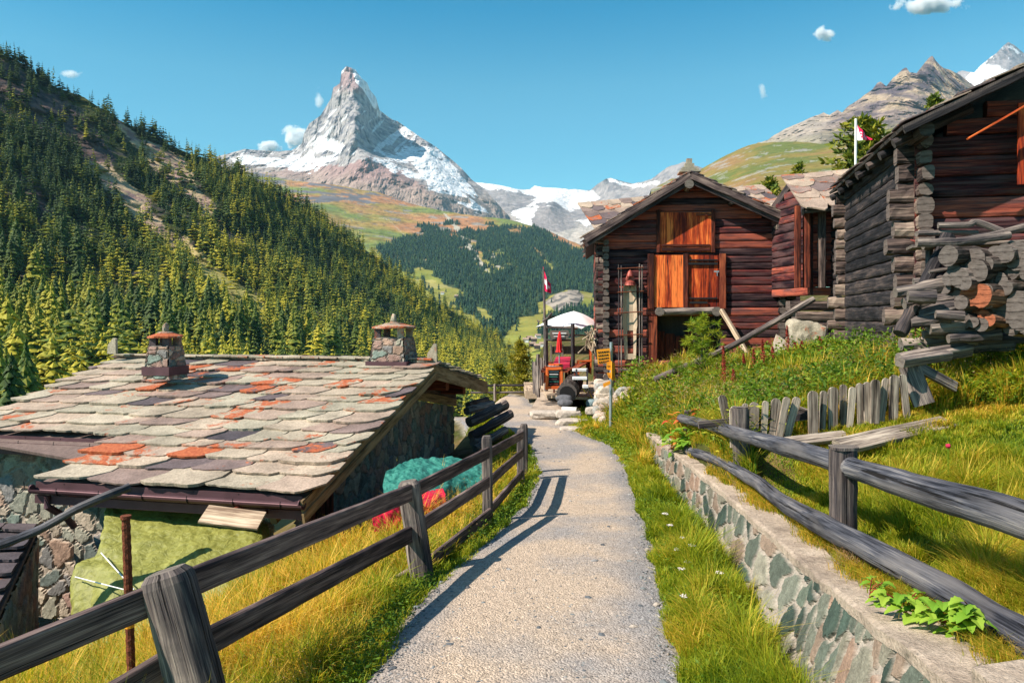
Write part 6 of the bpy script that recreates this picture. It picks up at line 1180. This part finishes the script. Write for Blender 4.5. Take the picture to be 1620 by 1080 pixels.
# far forest across the valley
P2, X2, Y2 = sampler(alp, lambda a, b, c: forest_mask(a, b, c) * 1. + .012 * (b > 390), 11000, 2)
mb = MB(); tl2 = [low_conifer(s) for s in range(4)]; wh = rg.integers(0, 4, len(P2)); h2 = rg.uniform(12, 24, len(P2))
for k in range(4): m = wh == k; inst(mb, *tl2[k][:2], P2[m], np.stack([h2[m] * 1.25, h2[m] * 1.25, h2[m]], 1), rg.uniform(0, 6.28, m.sum()), rg.uniform(.1, .8, m.sum()), tl2[k][2])
tag(mb.build('valley_forest', MT['farneedle']), 'dark blue-green forest on the far side of the valley', kind='stuff')

# ---- nearer trees
def branchy(sd, h, rad, n, leaf, spread=1., droop=-.1, wide=.5, tint=(.3, .9), needle=0.16, shape=.75, bare=.1, clump=14):
    """conifer crown of many needle sprays on real branches"""
    rg = np.random.default_rng(sd); wood_ = MB(); cr = MB(); B = []; tube(wood_, [A(0, 0, -.3), A(rg.uniform(-.02, .02) * h, 0, h * .5), A(0, 0, h * .98)], h * .018 + .01, 8, wob=.1, seg=.3, scale=[1.2, .6, .1])
    C = []
    for i in range(n):
        t = bare + (1 - bare) * rg.random() ** .85; a = rg.uniform(0, 6.28); L = rad * (1 - t) ** shape * rg.uniform(.55, 1.15) + .02 * h; z0 = t * h; d = A(math.cos(a), math.sin(a), droop); p0 = A(0, 0, z0); p1 = p0 + d * L
        if i % 2 == 0: tube(wood_, [p0, p0 + d * L * .5 + A(0, 0, .04 * L), p1], .006 * h ** .5 + .003, 4, scale=[1.3, .8, .3])
        for s in np.linspace(.35, 1, max(2, int(L / (leaf * 1.1)))): C.append((p0 + d * L * s + rg.normal(0, .06 * L, 3) * A(1, 1, .6), s, t))
    C.append((A(0, 0, h), 1, 1)); P = np.array([c[0] for c in C]); m = len(P) * clump; Q = np.repeat(P, clump, 0); dd = rg.normal(0, 1, (m, 3)); dd[:, 2] = dd[:, 2] * .6 + .45; dd /= np.linalg.norm(dd, axis=1, keepdims=True)
    ll = leaf * rg.uniform(.6, 1.2, m)[:, None]; sd_ = np.cross(dd, rg.normal(0, 1, (m, 3))); sd_ /= np.linalg.norm(sd_, axis=1, keepdims=True); w = ll * needle
    base = Q + dd * ll * .05; mid = Q + dd * ll * .55; tip = Q + dd * ll; V = np.stack([base, mid + sd_ * w, tip, mid - sd_ * w], 1).reshape(-1, 3); f = np.arange(m)[:, None] * 4 + np.array([[0, 1, 2, 3]]); S = np.repeat(np.array([c[1] for c in C]), clump)
    t = np.repeat((tint[0] + (tint[1] - tint[0]) * rg.random(len(P)) * .7 + .3 * (tint[1] - tint[0]) * np.array([c[1] for c in C])), clump) + rg.normal(0, .05, m); cr.add(V, f, np.repeat(np.clip(t, 0, 1), 4)); return wood_, cr
def bigtree(name, lab, loc, h, rad, n, leaf, mat='larch', **k):
    t = thing(name, lab, 'tree', loc); w, c = branchy(abs(hash(lab)) % 1 + len(lab) * 7 + int(loc[0] * 3), h, rad, n, leaf, **k)
    for b in (w, c):
        for i in range(len(b.v)): b.v[i] = b.v[i] + A(*loc)
    c.build('crown', MT[mat], t); w.build('trunk', MT['bark'], t); return t
def gz(x, y): return float(ground(A(x), A(y))[0])
p = at(824, 640, 36); bigtree('larch_tree', 'yellow-green larch growing just beyond the two-rail fence at the end of the path', A(p[0], 36, -7.2), 5.9, 1.75, 150, .30, tint=(.2, .8), needle=.10)
p = at(790, 640, 42); bigtree('larch_tree', 'smaller darker larch left of the yellow one beyond the path end', A(p[0], 42, -8.5), 5.6, 1.6, 110, .32, tint=(.0, .5), needle=.10)
p = at(-2, 700, 15); bigtree('larch_tree', 'golden larch crown showing at the left edge beside the stone hut', A(-11.2, 15, -7.6), 5.6, 1.25, 150, .24, tint=(.4, 1))
p = at(1362, 300, 24); bigtree('pine_tree', 'broad dark pine rising behind the big barn by the white flagpole', A(p[0], 24, .8), 5.6, 1.25, 150, .30, mat='conifer', tint=(.25, .8), shape=.35, bare=.3, droop=.15)
p = at(1218, 320, 45); bigtree('pine_tree', 'small round pine top seen over the roof right of the central barn', A(p[0], 45, 4.2), 4.3, 1.1, 90, .32, mat='conifer', tint=(.3, .8), shape=.5)
p = at(1266, 300, 48); bigtree('pine_tree', 'small pine top peeping over the granary roof', A(p[0], 48, 6.2), 3.8, .9, 70, .32, mat='conifer', tint=(.3, .8), shape=.5)
p = at(1478, 190, 40); bigtree('pine_tree', 'thin pine tip showing above the big barn roof edge', A(p[0], 40, 9.2), 2.9, .8, 60, .3, mat='conifer', tint=(.2, .7), shape=.6)
p = at(1112, 620, 19); bigtree('mountain_pine', 'young bright green mountain pine in the weeds in front of the central barn', A(p[0], 19, gz(p[0], 19) - .1), 1.95, .62, 60, .17, mat='weed', tint=(.25, .8), needle=.045, clump=34, droop=.6, shape=.45, bare=.05)
p = at(1075, 625, 19.6); bigtree('mountain_pine', 'low spreading young pine left of the taller one before the barn', A(p[0], 19.6, gz(p[0], 19.6) - .1), .8, .42, 26, .15, mat='weed', tint=(.1, .6), needle=.045, clump=30, droop=.6, shape=.4, bare=.05)
# a tree off to the left whose shade falls over the low shed
bigtree('larch_tree', 'tall larch standing left of the shed', A(-14.0, 6.4, -5.6), 6.4, 2.6, 260, .4, tint=(.3, .9), needle=.14, shape=.5)

# ---- grass
def blades(pos, h, w, az, bend, tint, rg, mb):
    n = len(pos); d = np.stack([np.cos(az), np.sin(az), 0 * az], 1); s = np.stack([-np.sin(az + rg.uniform(-.8, .8, n)), np.cos(az), 0 * az], 1); up = A(0, 0, 1)
    b0 = pos - s * w[:, None] * .5; b1 = pos + s * w[:, None] * .5; mid = pos + up * (h * .55)[:, None] + d * (bend * h * .3)[:, None]; m0 = mid - s * w[:, None] * .42; m1 = mid + s * w[:, None] * .42; tip = pos + up * (h * (1 - .35 * bend))[:, None] + d * (bend * h * .95)[:, None]
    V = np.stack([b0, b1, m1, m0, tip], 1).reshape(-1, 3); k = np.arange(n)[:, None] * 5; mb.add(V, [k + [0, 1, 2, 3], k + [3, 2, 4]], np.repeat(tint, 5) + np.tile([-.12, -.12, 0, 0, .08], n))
def scatter(n, y0, y1, x0f, x1f, ok, rg, pw=1.0):
    P = []; c = 0
    while c < n:
        m = 60000; u = rg.random(m); y = (y0 ** (1 - pw) + u * (y1 ** (1 - pw) - y0 ** (1 - pw))) ** (1 / (1 - pw)) if pw != 1 else y0 * (y1 / y0) ** u
        a, b = x0f(y), x1f(y); x = a + (b - a) * rg.random(m); k = (np.abs(x) < .74 * y + .4) & ok(x, y); P.append(np.stack([x[k], y[k]], 1)); c += k.sum()
        if len(P) > 80: break
    return np.concatenate(P)[:n]
hutline = lambda x, y: (x - (hE0[0] - .55)) * gd[1] - (y - hE0[1]) * gd[0]        # >0 : right of the gable wall
def grassfield(name, lab, n, y0, y1, xa, xb, ok, hr, tr, sd, wmin=.0042, wk=.0012, bend=(.2, .9), pw=1.0, hmod=None, mat='grass'):
    rg = np.random.default_rng(sd); xy = scatter(n, y0, y1, xa, xb, ok, rg, pw); x, y = xy[:, 0], xy[:, 1]; q = np.stack([x, y, x * 0], 1); cl = fbm(q * 1.6, 3, sd) + .9 * vnoise(q * 6.5, sd + 3); cl2 = fbm(q * .5, 3, sd + 1) + .35 * vnoise(q * 5, sd + 4)
    h = rg.uniform(*hr, len(x)) * np.clip(1 + .75 * cl, .25, 2) * (1 if hmod is None else hmod(x, y)); t = rg.uniform(*tr, len(x)) + .45 * cl2 + .15 * cl; w = np.maximum(wmin, wk * y) * rg.uniform(.7, 1.4, len(x))
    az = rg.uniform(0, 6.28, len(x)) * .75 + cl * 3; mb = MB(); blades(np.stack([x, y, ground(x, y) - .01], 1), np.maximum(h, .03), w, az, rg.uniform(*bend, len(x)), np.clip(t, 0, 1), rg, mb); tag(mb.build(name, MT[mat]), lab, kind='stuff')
one = lambda v: (lambda y: y * 0 + v)
dL = lambda x, y: pl(y) - x
okL = lambda x, y: (x < pl(y) - .02) & ((y < 9.3) | (hutline(x, y) > .15)) & ~((x < -3.3) & (y > 6.9 - (x + 3.3) * -.1)) & (((y - 9.3) < (x + 2.6) * 3) | (y < 9))
grassfield('dry_slope_grass', 'tall golden grass on the bank left of the fence', 80000, 2.2, 20, one(-6.5), lambda y: pl(y) - .35, okL, (.14, .44), (.25, 1.1), 41, hmod=lambda x, y: np.clip(.45 + (dL(x, y)) * .6, .3, 1.25))
grassfield('path_edge_grass', 'green weeds and grass along the left path edge under the fence', 42000, 2.4, 24, lambda y: pl(y) - .75, lambda y: pl(y) + .04, lambda x, y: x < pl(y) + .03 - .12 * (fbm(np.stack([x * 0, y * 2.2, x * 0], 1), 3, 44) + .2), (.06, .24), (.05, .55), 42, hmod=lambda x, y: np.clip(.35 + dL(x, y) * 1.6, .25, 1.3))
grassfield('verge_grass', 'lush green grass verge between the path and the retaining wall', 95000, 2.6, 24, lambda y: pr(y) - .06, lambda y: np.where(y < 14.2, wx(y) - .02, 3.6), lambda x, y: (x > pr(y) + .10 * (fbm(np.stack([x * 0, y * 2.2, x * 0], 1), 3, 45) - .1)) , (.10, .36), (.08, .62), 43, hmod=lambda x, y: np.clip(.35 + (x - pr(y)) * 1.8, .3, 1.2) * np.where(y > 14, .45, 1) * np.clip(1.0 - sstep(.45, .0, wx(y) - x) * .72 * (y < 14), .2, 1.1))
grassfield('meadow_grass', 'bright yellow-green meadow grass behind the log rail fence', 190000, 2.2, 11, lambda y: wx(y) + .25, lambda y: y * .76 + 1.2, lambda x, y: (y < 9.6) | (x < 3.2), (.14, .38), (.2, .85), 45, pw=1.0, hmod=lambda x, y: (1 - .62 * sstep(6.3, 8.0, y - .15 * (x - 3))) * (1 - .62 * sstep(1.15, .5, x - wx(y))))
grassfield('weedy_grass', 'mixed tall grass and weeds on the rise in front of the barns', 150000, 8.6, 30, lambda y: np.where(y < 14.2, wx(y) + .3, 2.7), lambda y: y * .74 + 1, lambda x, y: ((y > 9.5) | (x < 2.9)) & ~((y > 12.0 + (x - 6.62) * -.24) & ((x - 6.62) * sD[1] - (y - 12) * sD[0] > 0)) & ~((y > 23.9) & (x > 2.8)), (.22, .52), (.0, .95), 46, wk=.0016, bend=(.15, .8))
# leafy weeds
def leafy(name, lab, n, y0, y1, xa, xb, ok, hr, sd, tr=(.1, .8), lw=.03, mat='weed', per=9, pw=1.0, elong=2.2, kd=.0017):
    rg = np.random.default_rng(sd); xy = scatter(n, y0, y1, xa, xb, ok, rg, pw); x, y = xy[:, 0], xy[:, 1]; g = ground(x, y); h = rg.uniform(*hr, len(x)) * (1 + .6 * fbm(np.stack([x, y, x * 0], 1) * .8, 3, sd)); m = len(x) * per
    Q = np.repeat(np.stack([x, y, g], 1), per, 0); H = np.repeat(h, per); t = rg.random(m); s = np.maximum(lw, kd * np.repeat(y, per)) * rg.uniform(.6, 1.3, m); Q[:, 2] += H * (.15 + .85 * t); Q[:, :2] += rg.normal(0, 1, (m, 2)) * (.05 + .12 * H * (1.1 - t))[:, None]
    dd = rg.normal(0, 1, (m, 3)); dd[:, 2] = dd[:, 2] * .5 + .15; dd /= np.linalg.norm(dd, axis=1, keepdims=True); sd_ = np.cross(dd, rg.normal(0, 1, (m, 3)) * A(.4, .4, 1)); sd_ /= np.linalg.norm(sd_, axis=1, keepdims=True); L = (s * elong)[:, None]; W = (s * .55)[:, None]
    V = np.stack([Q, Q + dd * L * .5 + sd_ * W, Q + dd * L, Q + dd * L * .5 - sd_ * W], 1).reshape(-1, 3); T = np.repeat(np.clip(rg.uniform(*tr, m) * .6 + .4 * np.repeat(rg.uniform(*tr, len(x)), per) + .25 * np.repeat(fbm(np.stack([x, y, x * 0], 1) * .45, 3, sd + 2), per), 0, 1), 4)
    mb = MB(); mb.add(V, np.arange(m)[:, None] * 4 + np.array([[0, 1, 2, 3]]), T); tag(mb.build(name, MT[mat]), lab, kind='stuff')
okW = lambda x, y: ((y > 9.6) | (x < 3.0)) & ~((y > 11.7 + (x - 6.62) * -.24) & ((x - 6.4) * sD[1] - (y - 12) * sD[0] > 0)) & ~((y > 23.7) & (x > 2.8))
leafy('weeds', 'leafy green weeds filling the rise between picket fence and barns', 10500, 9.0, 26, lambda y: np.where(y < 14.2, wx(y) + .35, 2.9), lambda y: y * .74 + 1, okW, (.2, .55), 51, lw=.024, per=13, elong=3.2, tr=(.05, .9), kd=.0021)
leafy('tall_weeds', 'clumps of tall dark leafy weeds before the barns and behind the picket fence', 2600, 9.7, 24, lambda y: np.where(y < 14.2, wx(y) + .4, 2.9), lambda y: y * .74 + 1, lambda x, y: okW(x, y) & (fbm(np.stack([x, y, x * 0], 1) * .6, 3, 71) > .02), (.35, .8), 72, lw=.03, per=22, elong=2.6, tr=(.0, .75), kd=.0024)
leafy('verge_weeds', 'low leafy weeds scattered in the grass verge', 1500, 3, 20, lambda y: pr(y) + .1, lambda y: wx(y) - .05, lambda x, y: x > pr(y), (.06, .2), 52, lw=.016, tr=(.2, .8))
leafy('bank_weeds', 'dark leafy weeds at the foot of the left fence', 2600, 2.6, 16, lambda y: pl(y) - .9, lambda y: pl(y) - .05, lambda x, y: fbm(np.stack([x, y, x * 0], 1) * .9, 3, 57) > -.1, (.05, .2), 53, lw=.014, tr=(.0, .6))
leafy('dry_seed_heads', 'pinkish tan dry seed heads among the weeds', 2600, 10, 24, lambda y: np.where(y < 14.2, wx(y) + .5, 3.2), lambda y: y * .60 + 1, lambda x, y: okW(x, y) & (fbm(np.stack([x, y, x * 0], 1) * .35, 3, 56) > -.05), (.45, .8), 54, tr=(0, .9), lw=.005, mat='dry', per=14, elong=4.5, kd=.0006)
leafy('dry_slope_seed_heads', 'pink dry seed heads among the golden grass by the fence', 1100, 2.6, 11, lambda y: pl(y) - 2.2, lambda y: pl(y) - .3, okL, (.3, .6), 55, tr=(0, .8), lw=.004, mat='dry', per=12, elong=3, kd=.0006)
# pebbles
rg = np.random.default_rng(31); tv, tf = ico(1); n = 5200; y = 2.6 * (22 / 2.6) ** rg.random(n); s_ = rg.random(n); s_ = np.where(rg.random(n) < .6, np.where(rg.random(n) < .5, s_ ** 2 * .5, 1 - s_ ** 2 * .5), s_); x = pl(y) + (pr(y) - pl(y)) * s_; mb = MB(); sz = rg.uniform(.004, .013, n) * (1 + (rg.random(n) < .04) * 1.6)
inst(mb, tv, tf, np.stack([x, y, ground(x, y) + .012], 1), np.stack([sz * 1.4, sz, sz * .7], 1), rg.uniform(0, 6, n), np.zeros(n), np.zeros(len(tv))); c_ = np.repeat(np.array([(.30, .29, .28), (.20, .22, .22), (.42, .36, .30), (.12, .13, .14)])[rg.integers(0, 4, n)], len(tv), 0); mb.c = [c_]; tag(mb.build('path_pebbles', MT['stone']), 'small loose pebbles on the gravel path', kind='stuff')

# tufts spilling over the back of the wall top
rg = np.random.default_rng(63); n = 15000; y = 2.4 * (14 / 2.4) ** rg.random(n); x = wx(y) + .30 + rg.normal(0, .05, n) - .10 * np.clip(fbm(np.stack([y * 2.2, y * 0, y * 0], 1), 3, 64) * 2.2, -1, 1.4); mb = MB()
blades(np.stack([x, y, np.maximum(ground(x, y), wz(y) + .03 * (x < wx(y) + .33))], 1), rg.uniform(.04, .17, n), np.maximum(.0035, .001 * y), rg.uniform(0, 6.28, n) * .5 + 2.2, rg.uniform(.3, 1, n), np.clip(rg.uniform(.2, 1.2, n), 0, 1), rg, mb); tag(mb.build('wall_top_grass', MT['grass']), 'grass and dry tufts spilling over the back of the wall top', kind='stuff')
# ---- single plants
def stemleaf(mb, p, d, L, W, tint=.5, curl=.3, nrm_=None, serr=0):
    d = nrm(d); s = nrm(np.cross(d, (0, 0, 1)) if nrm_ is None else np.cross(d, nrm_)); up = np.cross(s, d); n = 9; t = np.linspace(0, 1, n); w = W * np.sin(math.pi * t ** .75) ** .8 * (1 + serr * (np.arange(n) % 2)); c = p + d * (L * t)[:, None] - A(0, 0, 1) * (curl * L * t ** 2)[:, None]
    V = np.concatenate([c - s * w[:, None] + up * (w * .35)[:, None], c, c + s * w[:, None] + up * (w * .35)[:, None]]); i = np.arange(n - 1); mb.add(V, np.concatenate([np.stack([i, i + 1, i + 1 + n, i + n], 1), np.stack([i + n, i + n + 1, i + 1 + 2 * n, i + 2 * n], 1)]), tint)
rg = np.random.default_rng(77)
for (px, py, d, s, lab) in ((1375, 960, 4.05, .8, 'bright nettle sprig hanging over the wall top, farthest up the wall'), (1432, 985, 3.75, 1., 'bright leafy nettle in the middle of the wall top'), (1492, 1000, 3.55, 1.1, 'broad leaved nettle on the wall top right of the brighter one'), (1560, 1030, 3.35, 1.1, 'shaded nettle leaves under the lower rail at the right edge')):
    c = at(px, py, d); c[2] = wz(d) + .06; t = thing('nettle', lab, 'plant', c); mb = MB(); lf_ = MB()
    for k in range(5):
        a = rg.uniform(0, 6.28); top = c + A(math.cos(a) * .09, math.sin(a) * .09, rg.uniform(.06, .15)) * s; tube(mb, [c, (c + top) / 2 + A(0, 0, .03), top], .003, 5)
        for q in range(6): b = a + q * 1.1; stemleaf(lf_, top - A(0, 0, .015 * q), A(math.cos(b), math.sin(b), .25), .085 * s * rg.uniform(.8, 1.2), .024 * s, rg.uniform(.2, 1), .5, serr=.35)
    mb.build('stem', MT['dock'], t); lf_.build('foliage', MT['nettle'], t)
for (x, y0, y1, d, lab) in ((1144, 548, 640, 15.5, 'deep crimson dock spire leftmost of the red seed stalks'), (1192, 552, 606, 16.5, 'pale red dock stalk second from the left in the weeds'), (1206, 536, 610, 16.2, 'tall rusty dock stalk leaning left in the weeds'), (1245, 515, 590, 17.0, 'tallest red dock spire before the barn corner'), (1257, 545, 600, 16.8, 'thinner red dock stalk just right of the tallest'), (1297, 532, 575, 16.0, 'dark red dock spire farthest right, before the big barn wall'), (1160, 590, 640, 14.5, 'low red dock stalk among the weeds below the pine'), (1176, 560, 600, 16.8, 'slender red dock stalk between the crimson one and the pale one'), (1222, 548, 600, 16.4, 'short red dock stalk between the leaning one and the tallest'), (1268, 556, 600, 16.2, 'faded red dock stalk before the pale boulder')):
    b = at(x + 4, y1, d); b[2] = gz(b[0], d); tp = at(x, y0, d); tp[2] = max(tp[2], b[2] + .75); t = thing('dock_plant', lab, 'plant', b); mb = MB(); tube(mb, [b, (b + tp) / 2 + A(.02, 0, 0), tp], .008, 5); mb.build('stem', MT['dock'], t); mb = MB(); L = np.linalg.norm(tp - b); n = 520
    tt = rg.random(n) ** .8; Q = b + (tp - b) * (.25 + .75 * tt)[:, None] + rg.normal(0, 1, (n, 3)) * (.05 * (1.15 - tt))[:, None]; dd = rg.normal(0, 1, (n, 3)); dd /= np.linalg.norm(dd, axis=1, keepdims=True); ss_ = np.cross(dd, rg.normal(0, 1, (n, 3))); ss_ /= np.linalg.norm(ss_, axis=1, keepdims=True)
    V = np.stack([Q - dd * .018, Q + ss_ * .011, Q + dd * .018, Q - ss_ * .011], 1).reshape(-1, 3); mb.add(V, np.arange(n)[:, None] * 4 + np.array([[0, 1, 2, 3]]), np.repeat(rg.uniform(0, 1, n), 4)); mb.build('seed_head', MT['dock'], t)
yt = [(1078, 905, 6.6), (1088, 890, 6.8), (1080, 850, 7.4), (1060, 830, 8.0), (1082, 955, 5.8), (1070, 868, 7.2), (1138, 905, 6.2), (1052, 812, 8.4), (1095, 862, 7.0)]
for i, (px, py, d) in enumerate(yt):
    x = (px - 810) / F * d; g0 = gz(x, d); c = A(x, d, g0); tp = at(px, py, d); tp[2] = max(tp[2], g0 + .18); tp[2] = min(tp[2], g0 + .45); t = thing('yarrow', 'white flowering yarrow in the grass verge, %s nearest to the camera' % ORD[sorted(range(len(yt)), key=lambda q: yt[q][2]).index(i)], 'flower', c, 'white yarrow flowers in the verge'); mb = MB(); tube(mb, [c, tp], .0025, 5); mb.build('stem', MT['weed'], t); mb = MB()
    for k in range(26): a = rg.uniform(0, 6.28); r = .034 * math.sqrt(rg.random()); q = tp + A(r * math.cos(a), r * math.sin(a), rg.uniform(-.006, .006)); rock(mb, q, (.006, .006, .004), .1, 1, rg.random())
    mb.build('flower_head', MT['bloom'], t)
c = at(1320, 880, 5.0); c[2] = wz(5.0) + .04; mb = MB(); n = 260; az = rg.uniform(0, 6.28, n); blades(np.tile(c + A(.12, 0, 0), (n, 1)) + rg.normal(0, .05, (n, 3)) * A(1, 1.3, 0), rg.uniform(.06, .2, n), np.full(n, .003), az, rg.uniform(.3, 1, n), rg.random(n), rg, mb); tag(mb.build('dry_tuft', MT['dry'], loc=c), 'dry brown grass tuft growing on the concrete wall top by the fence post', 'grass tuft')
c = at(1500, 705, 6.5); t = thing('thistle', 'single magenta thistle flower in the meadow behind the log rails', 'flower', c); mb = MB(); g0 = gz(c[0], 6.5); tube(mb, [A(c[0], 6.5, g0), c], .004, 5); mb.build('stem', MT['weed'], t); mb = MB(); rock(mb, c, (.022, .022, .02), .3, 2); mb.build('flower_head', MT['pinkcloth'], t)
for (pts, lab) in (([(1062, 668), (1085, 660), (1100, 655)], 'dark red sorrel leaves over the start of the log rail'), ([(1068, 700), (1076, 722), (1070, 745)], 'orange and red leaved plant hanging at the near end of the wall top')):
    c = at(*pts[0], 12.6); t = thing('red_leaf_plant', lab, 'plant', c); lf_ = MB()
    for q in pts:
        for k in range(9): b = rg.uniform(0, 6.28); stemleaf(lf_, at(*q, 12.4) + rg.normal(0, .07, 3), A(math.cos(b), math.sin(b) * .5, .1), .15, .04, rg.random(), .5)
    lf_.build('foliage', MT['redleaf'], t)
t = thing('leafy_plant', 'broad green leaved plant covering the near end of the retaining wall', 'plant', at(1085, 700, 12)); lf_ = MB()
for k in range(90): q = at(1085 + rg.normal(0, 14), 698 + rg.normal(0, 12), 12.1 + rg.uniform(-.4, .3)); b = rg.uniform(0, 6.28); stemleaf(lf_, q, A(math.cos(b), math.sin(b) * .6, .2), .20, .065, rg.uniform(.1, 1), .5)
lf_.build('foliage', MT['nettle'], t)

# ================================================================== CLOUDS AND HAZE
def vapour(seed_, thr, dens):
    m = bpy.data.materials.new('cloud_vapour'); m.use_nodes = True; nt = m.node_tree; nt.nodes.remove(nt.nodes['Principled BSDF']); v = nt.nodes.new('ShaderNodeVolumePrincipled'); v.inputs['Color'].default_value = (1, 1, 1, 1); v.inputs['Anisotropy'].default_value = .2; nt.links.new(v.outputs[0], nt.nodes['Material Output'].inputs['Volume'])
    n = N(nt); tc = n.n('ShaderNodeTexCoord'); mp = n.n('ShaderNodeMapping'); mp.inputs['Location'].default_value = (-1, -1, -1); mp.inputs['Scale'].default_value = (2, 2, 2); n.l(tc.outputs['Generated'], mp.inputs[0]); ln = n.n('ShaderNodeVectorMath', operation='LENGTH'); n.l(mp.outputs[0], ln.inputs[0])
    ns = n.n('ShaderNodeTexNoise'); ns.inputs['Scale'].default_value = .0045; ns.inputs['Detail'].default_value = 5; ns.inputs['Roughness'].default_value = .62; of = n.n('ShaderNodeMapping'); of.inputs['Location'].default_value = (seed_ * 313, 0, 0); n.l(tc.outputs['Object'], of.inputs[0]); n.l(of.outputs[0], ns.inputs['Vector'])
    d = n.math('SUBTRACT', n.math('ADD', ns.outputs[0], n.math('MULTIPLY', n.math('SUBTRACT', 1.0, ln.outputs[1]), .55)), thr); d = n.math('MULTIPLY', n.math('MAXIMUM', n.math('MINIMUM', d, .25), 0.), dens); n.l(d, v.inputs['Density']); return m
def cloud(lab, blobs, thr=.66, dens=.16, d=14500):
    x0 = min(b[0] - b[2] * 1.7 for b in blobs); x1 = max(b[0] + b[2] * 1.7 for b in blobs); y0 = min(b[1] - b[3] * 1.7 for b in blobs); y1 = max(b[1] + b[3] * 1.7 for b in blobs); k = d / F; mb = MB(); v, f = ico(3); c = at((x0 + x1) / 2, (y0 + y1) / 2, d); rx, rz = (x1 - x0) / 2 * k, (y1 - y0) / 2 * k
    mb.add(v * A(rx, min(rx, rz) * 1.1, rz) + c, f); o = mb.build('cloud', vapour(len(lab), thr, dens), loc=c, smooth=True); tag(o, lab, 'cloud')
cloud('bright puffy cloud beside the left shoulder of the peak', [(468, 216, 14, 13), (476, 205, 9, 8), (460, 226, 10, 8), (470, 228, 12, 8)])
cloud('small puffy cloud low over the snowy saddle', [(424, 234, 12, 8), (432, 232, 9, 7), (415, 239, 7, 5)])
cloud('lone small cloud high right of centre in the sky', [(1303, 56, 13, 7), (1314, 50, 8, 6), (1297, 62, 9, 4)])
cloud('long cloud at the top right edge of the sky', [(1455, 6, 30, 7), (1482, 13, 22, 7), (1510, 2, 16, 5), (1428, 8, 14, 4)], .62)
cloud('thin vertical wisp left of the summit', [(500, 136, 4, 4), (505, 152, 4, 7), (510, 168, 3, 8)], .74, .05)
cloud('faint wisp above the green hillside', [(1207, 132, 5, 5), (1212, 138, 4, 3), (1203, 160, 5, 4)], .76, .05)
cloud('flat faint cloud behind the trees on the left ridge', [(112, 116, 14, 5), (124, 120, 8, 4)], .70, .06)
m = bpy.data.materials.new('valley_air'); m.use_nodes = True; nt = m.node_tree; nt.nodes.remove(nt.nodes['Principled BSDF']); v = nt.nodes.new('ShaderNodeVolumePrincipled'); v.inputs['Color'].default_value = (.42, .76, 1.0, 1); v.inputs['Density'].default_value = 2.4e-5; v.inputs['Anisotropy'].default_value = 0; nt.links.new(v.outputs[0], nt.nodes['Material Output'].inputs['Volume'])
mb = MB(); lo = min(min((o.matrix_basis @ Vector(c))[2] for c in o.bound_box) for o in COL.objects if o.type == 'MESH' and o.parent is None and o.name != 'cloud' and not o.name.startswith('cloud')) - 1
x0, x1, y0, y1, z0, z1 = -9500, 12500, -120, 12500, lo, 3400
V = A(x0, y0, z0), A(x1, y0, z0), A(x1, y1, z0), A(x0, y1, z0), A(x0, y0, z1), A(x1, y0, z1), A(x1, y1, z1), A(x0, y1, z1)
mb.add(np.array(V), np.array([[3, 2, 1, 0], [4, 5, 6, 7], [0, 1, 5, 4], [1, 2, 6, 5], [2, 3, 7, 6], [3, 0, 4, 7]])); HZB = mb.build('haze', m); tag(HZB, 'thin blue valley haze', kind='stuff')
print('HAZE', lo)
for o in bpy.data.objects:
    if '_org' in o: del o['_org']
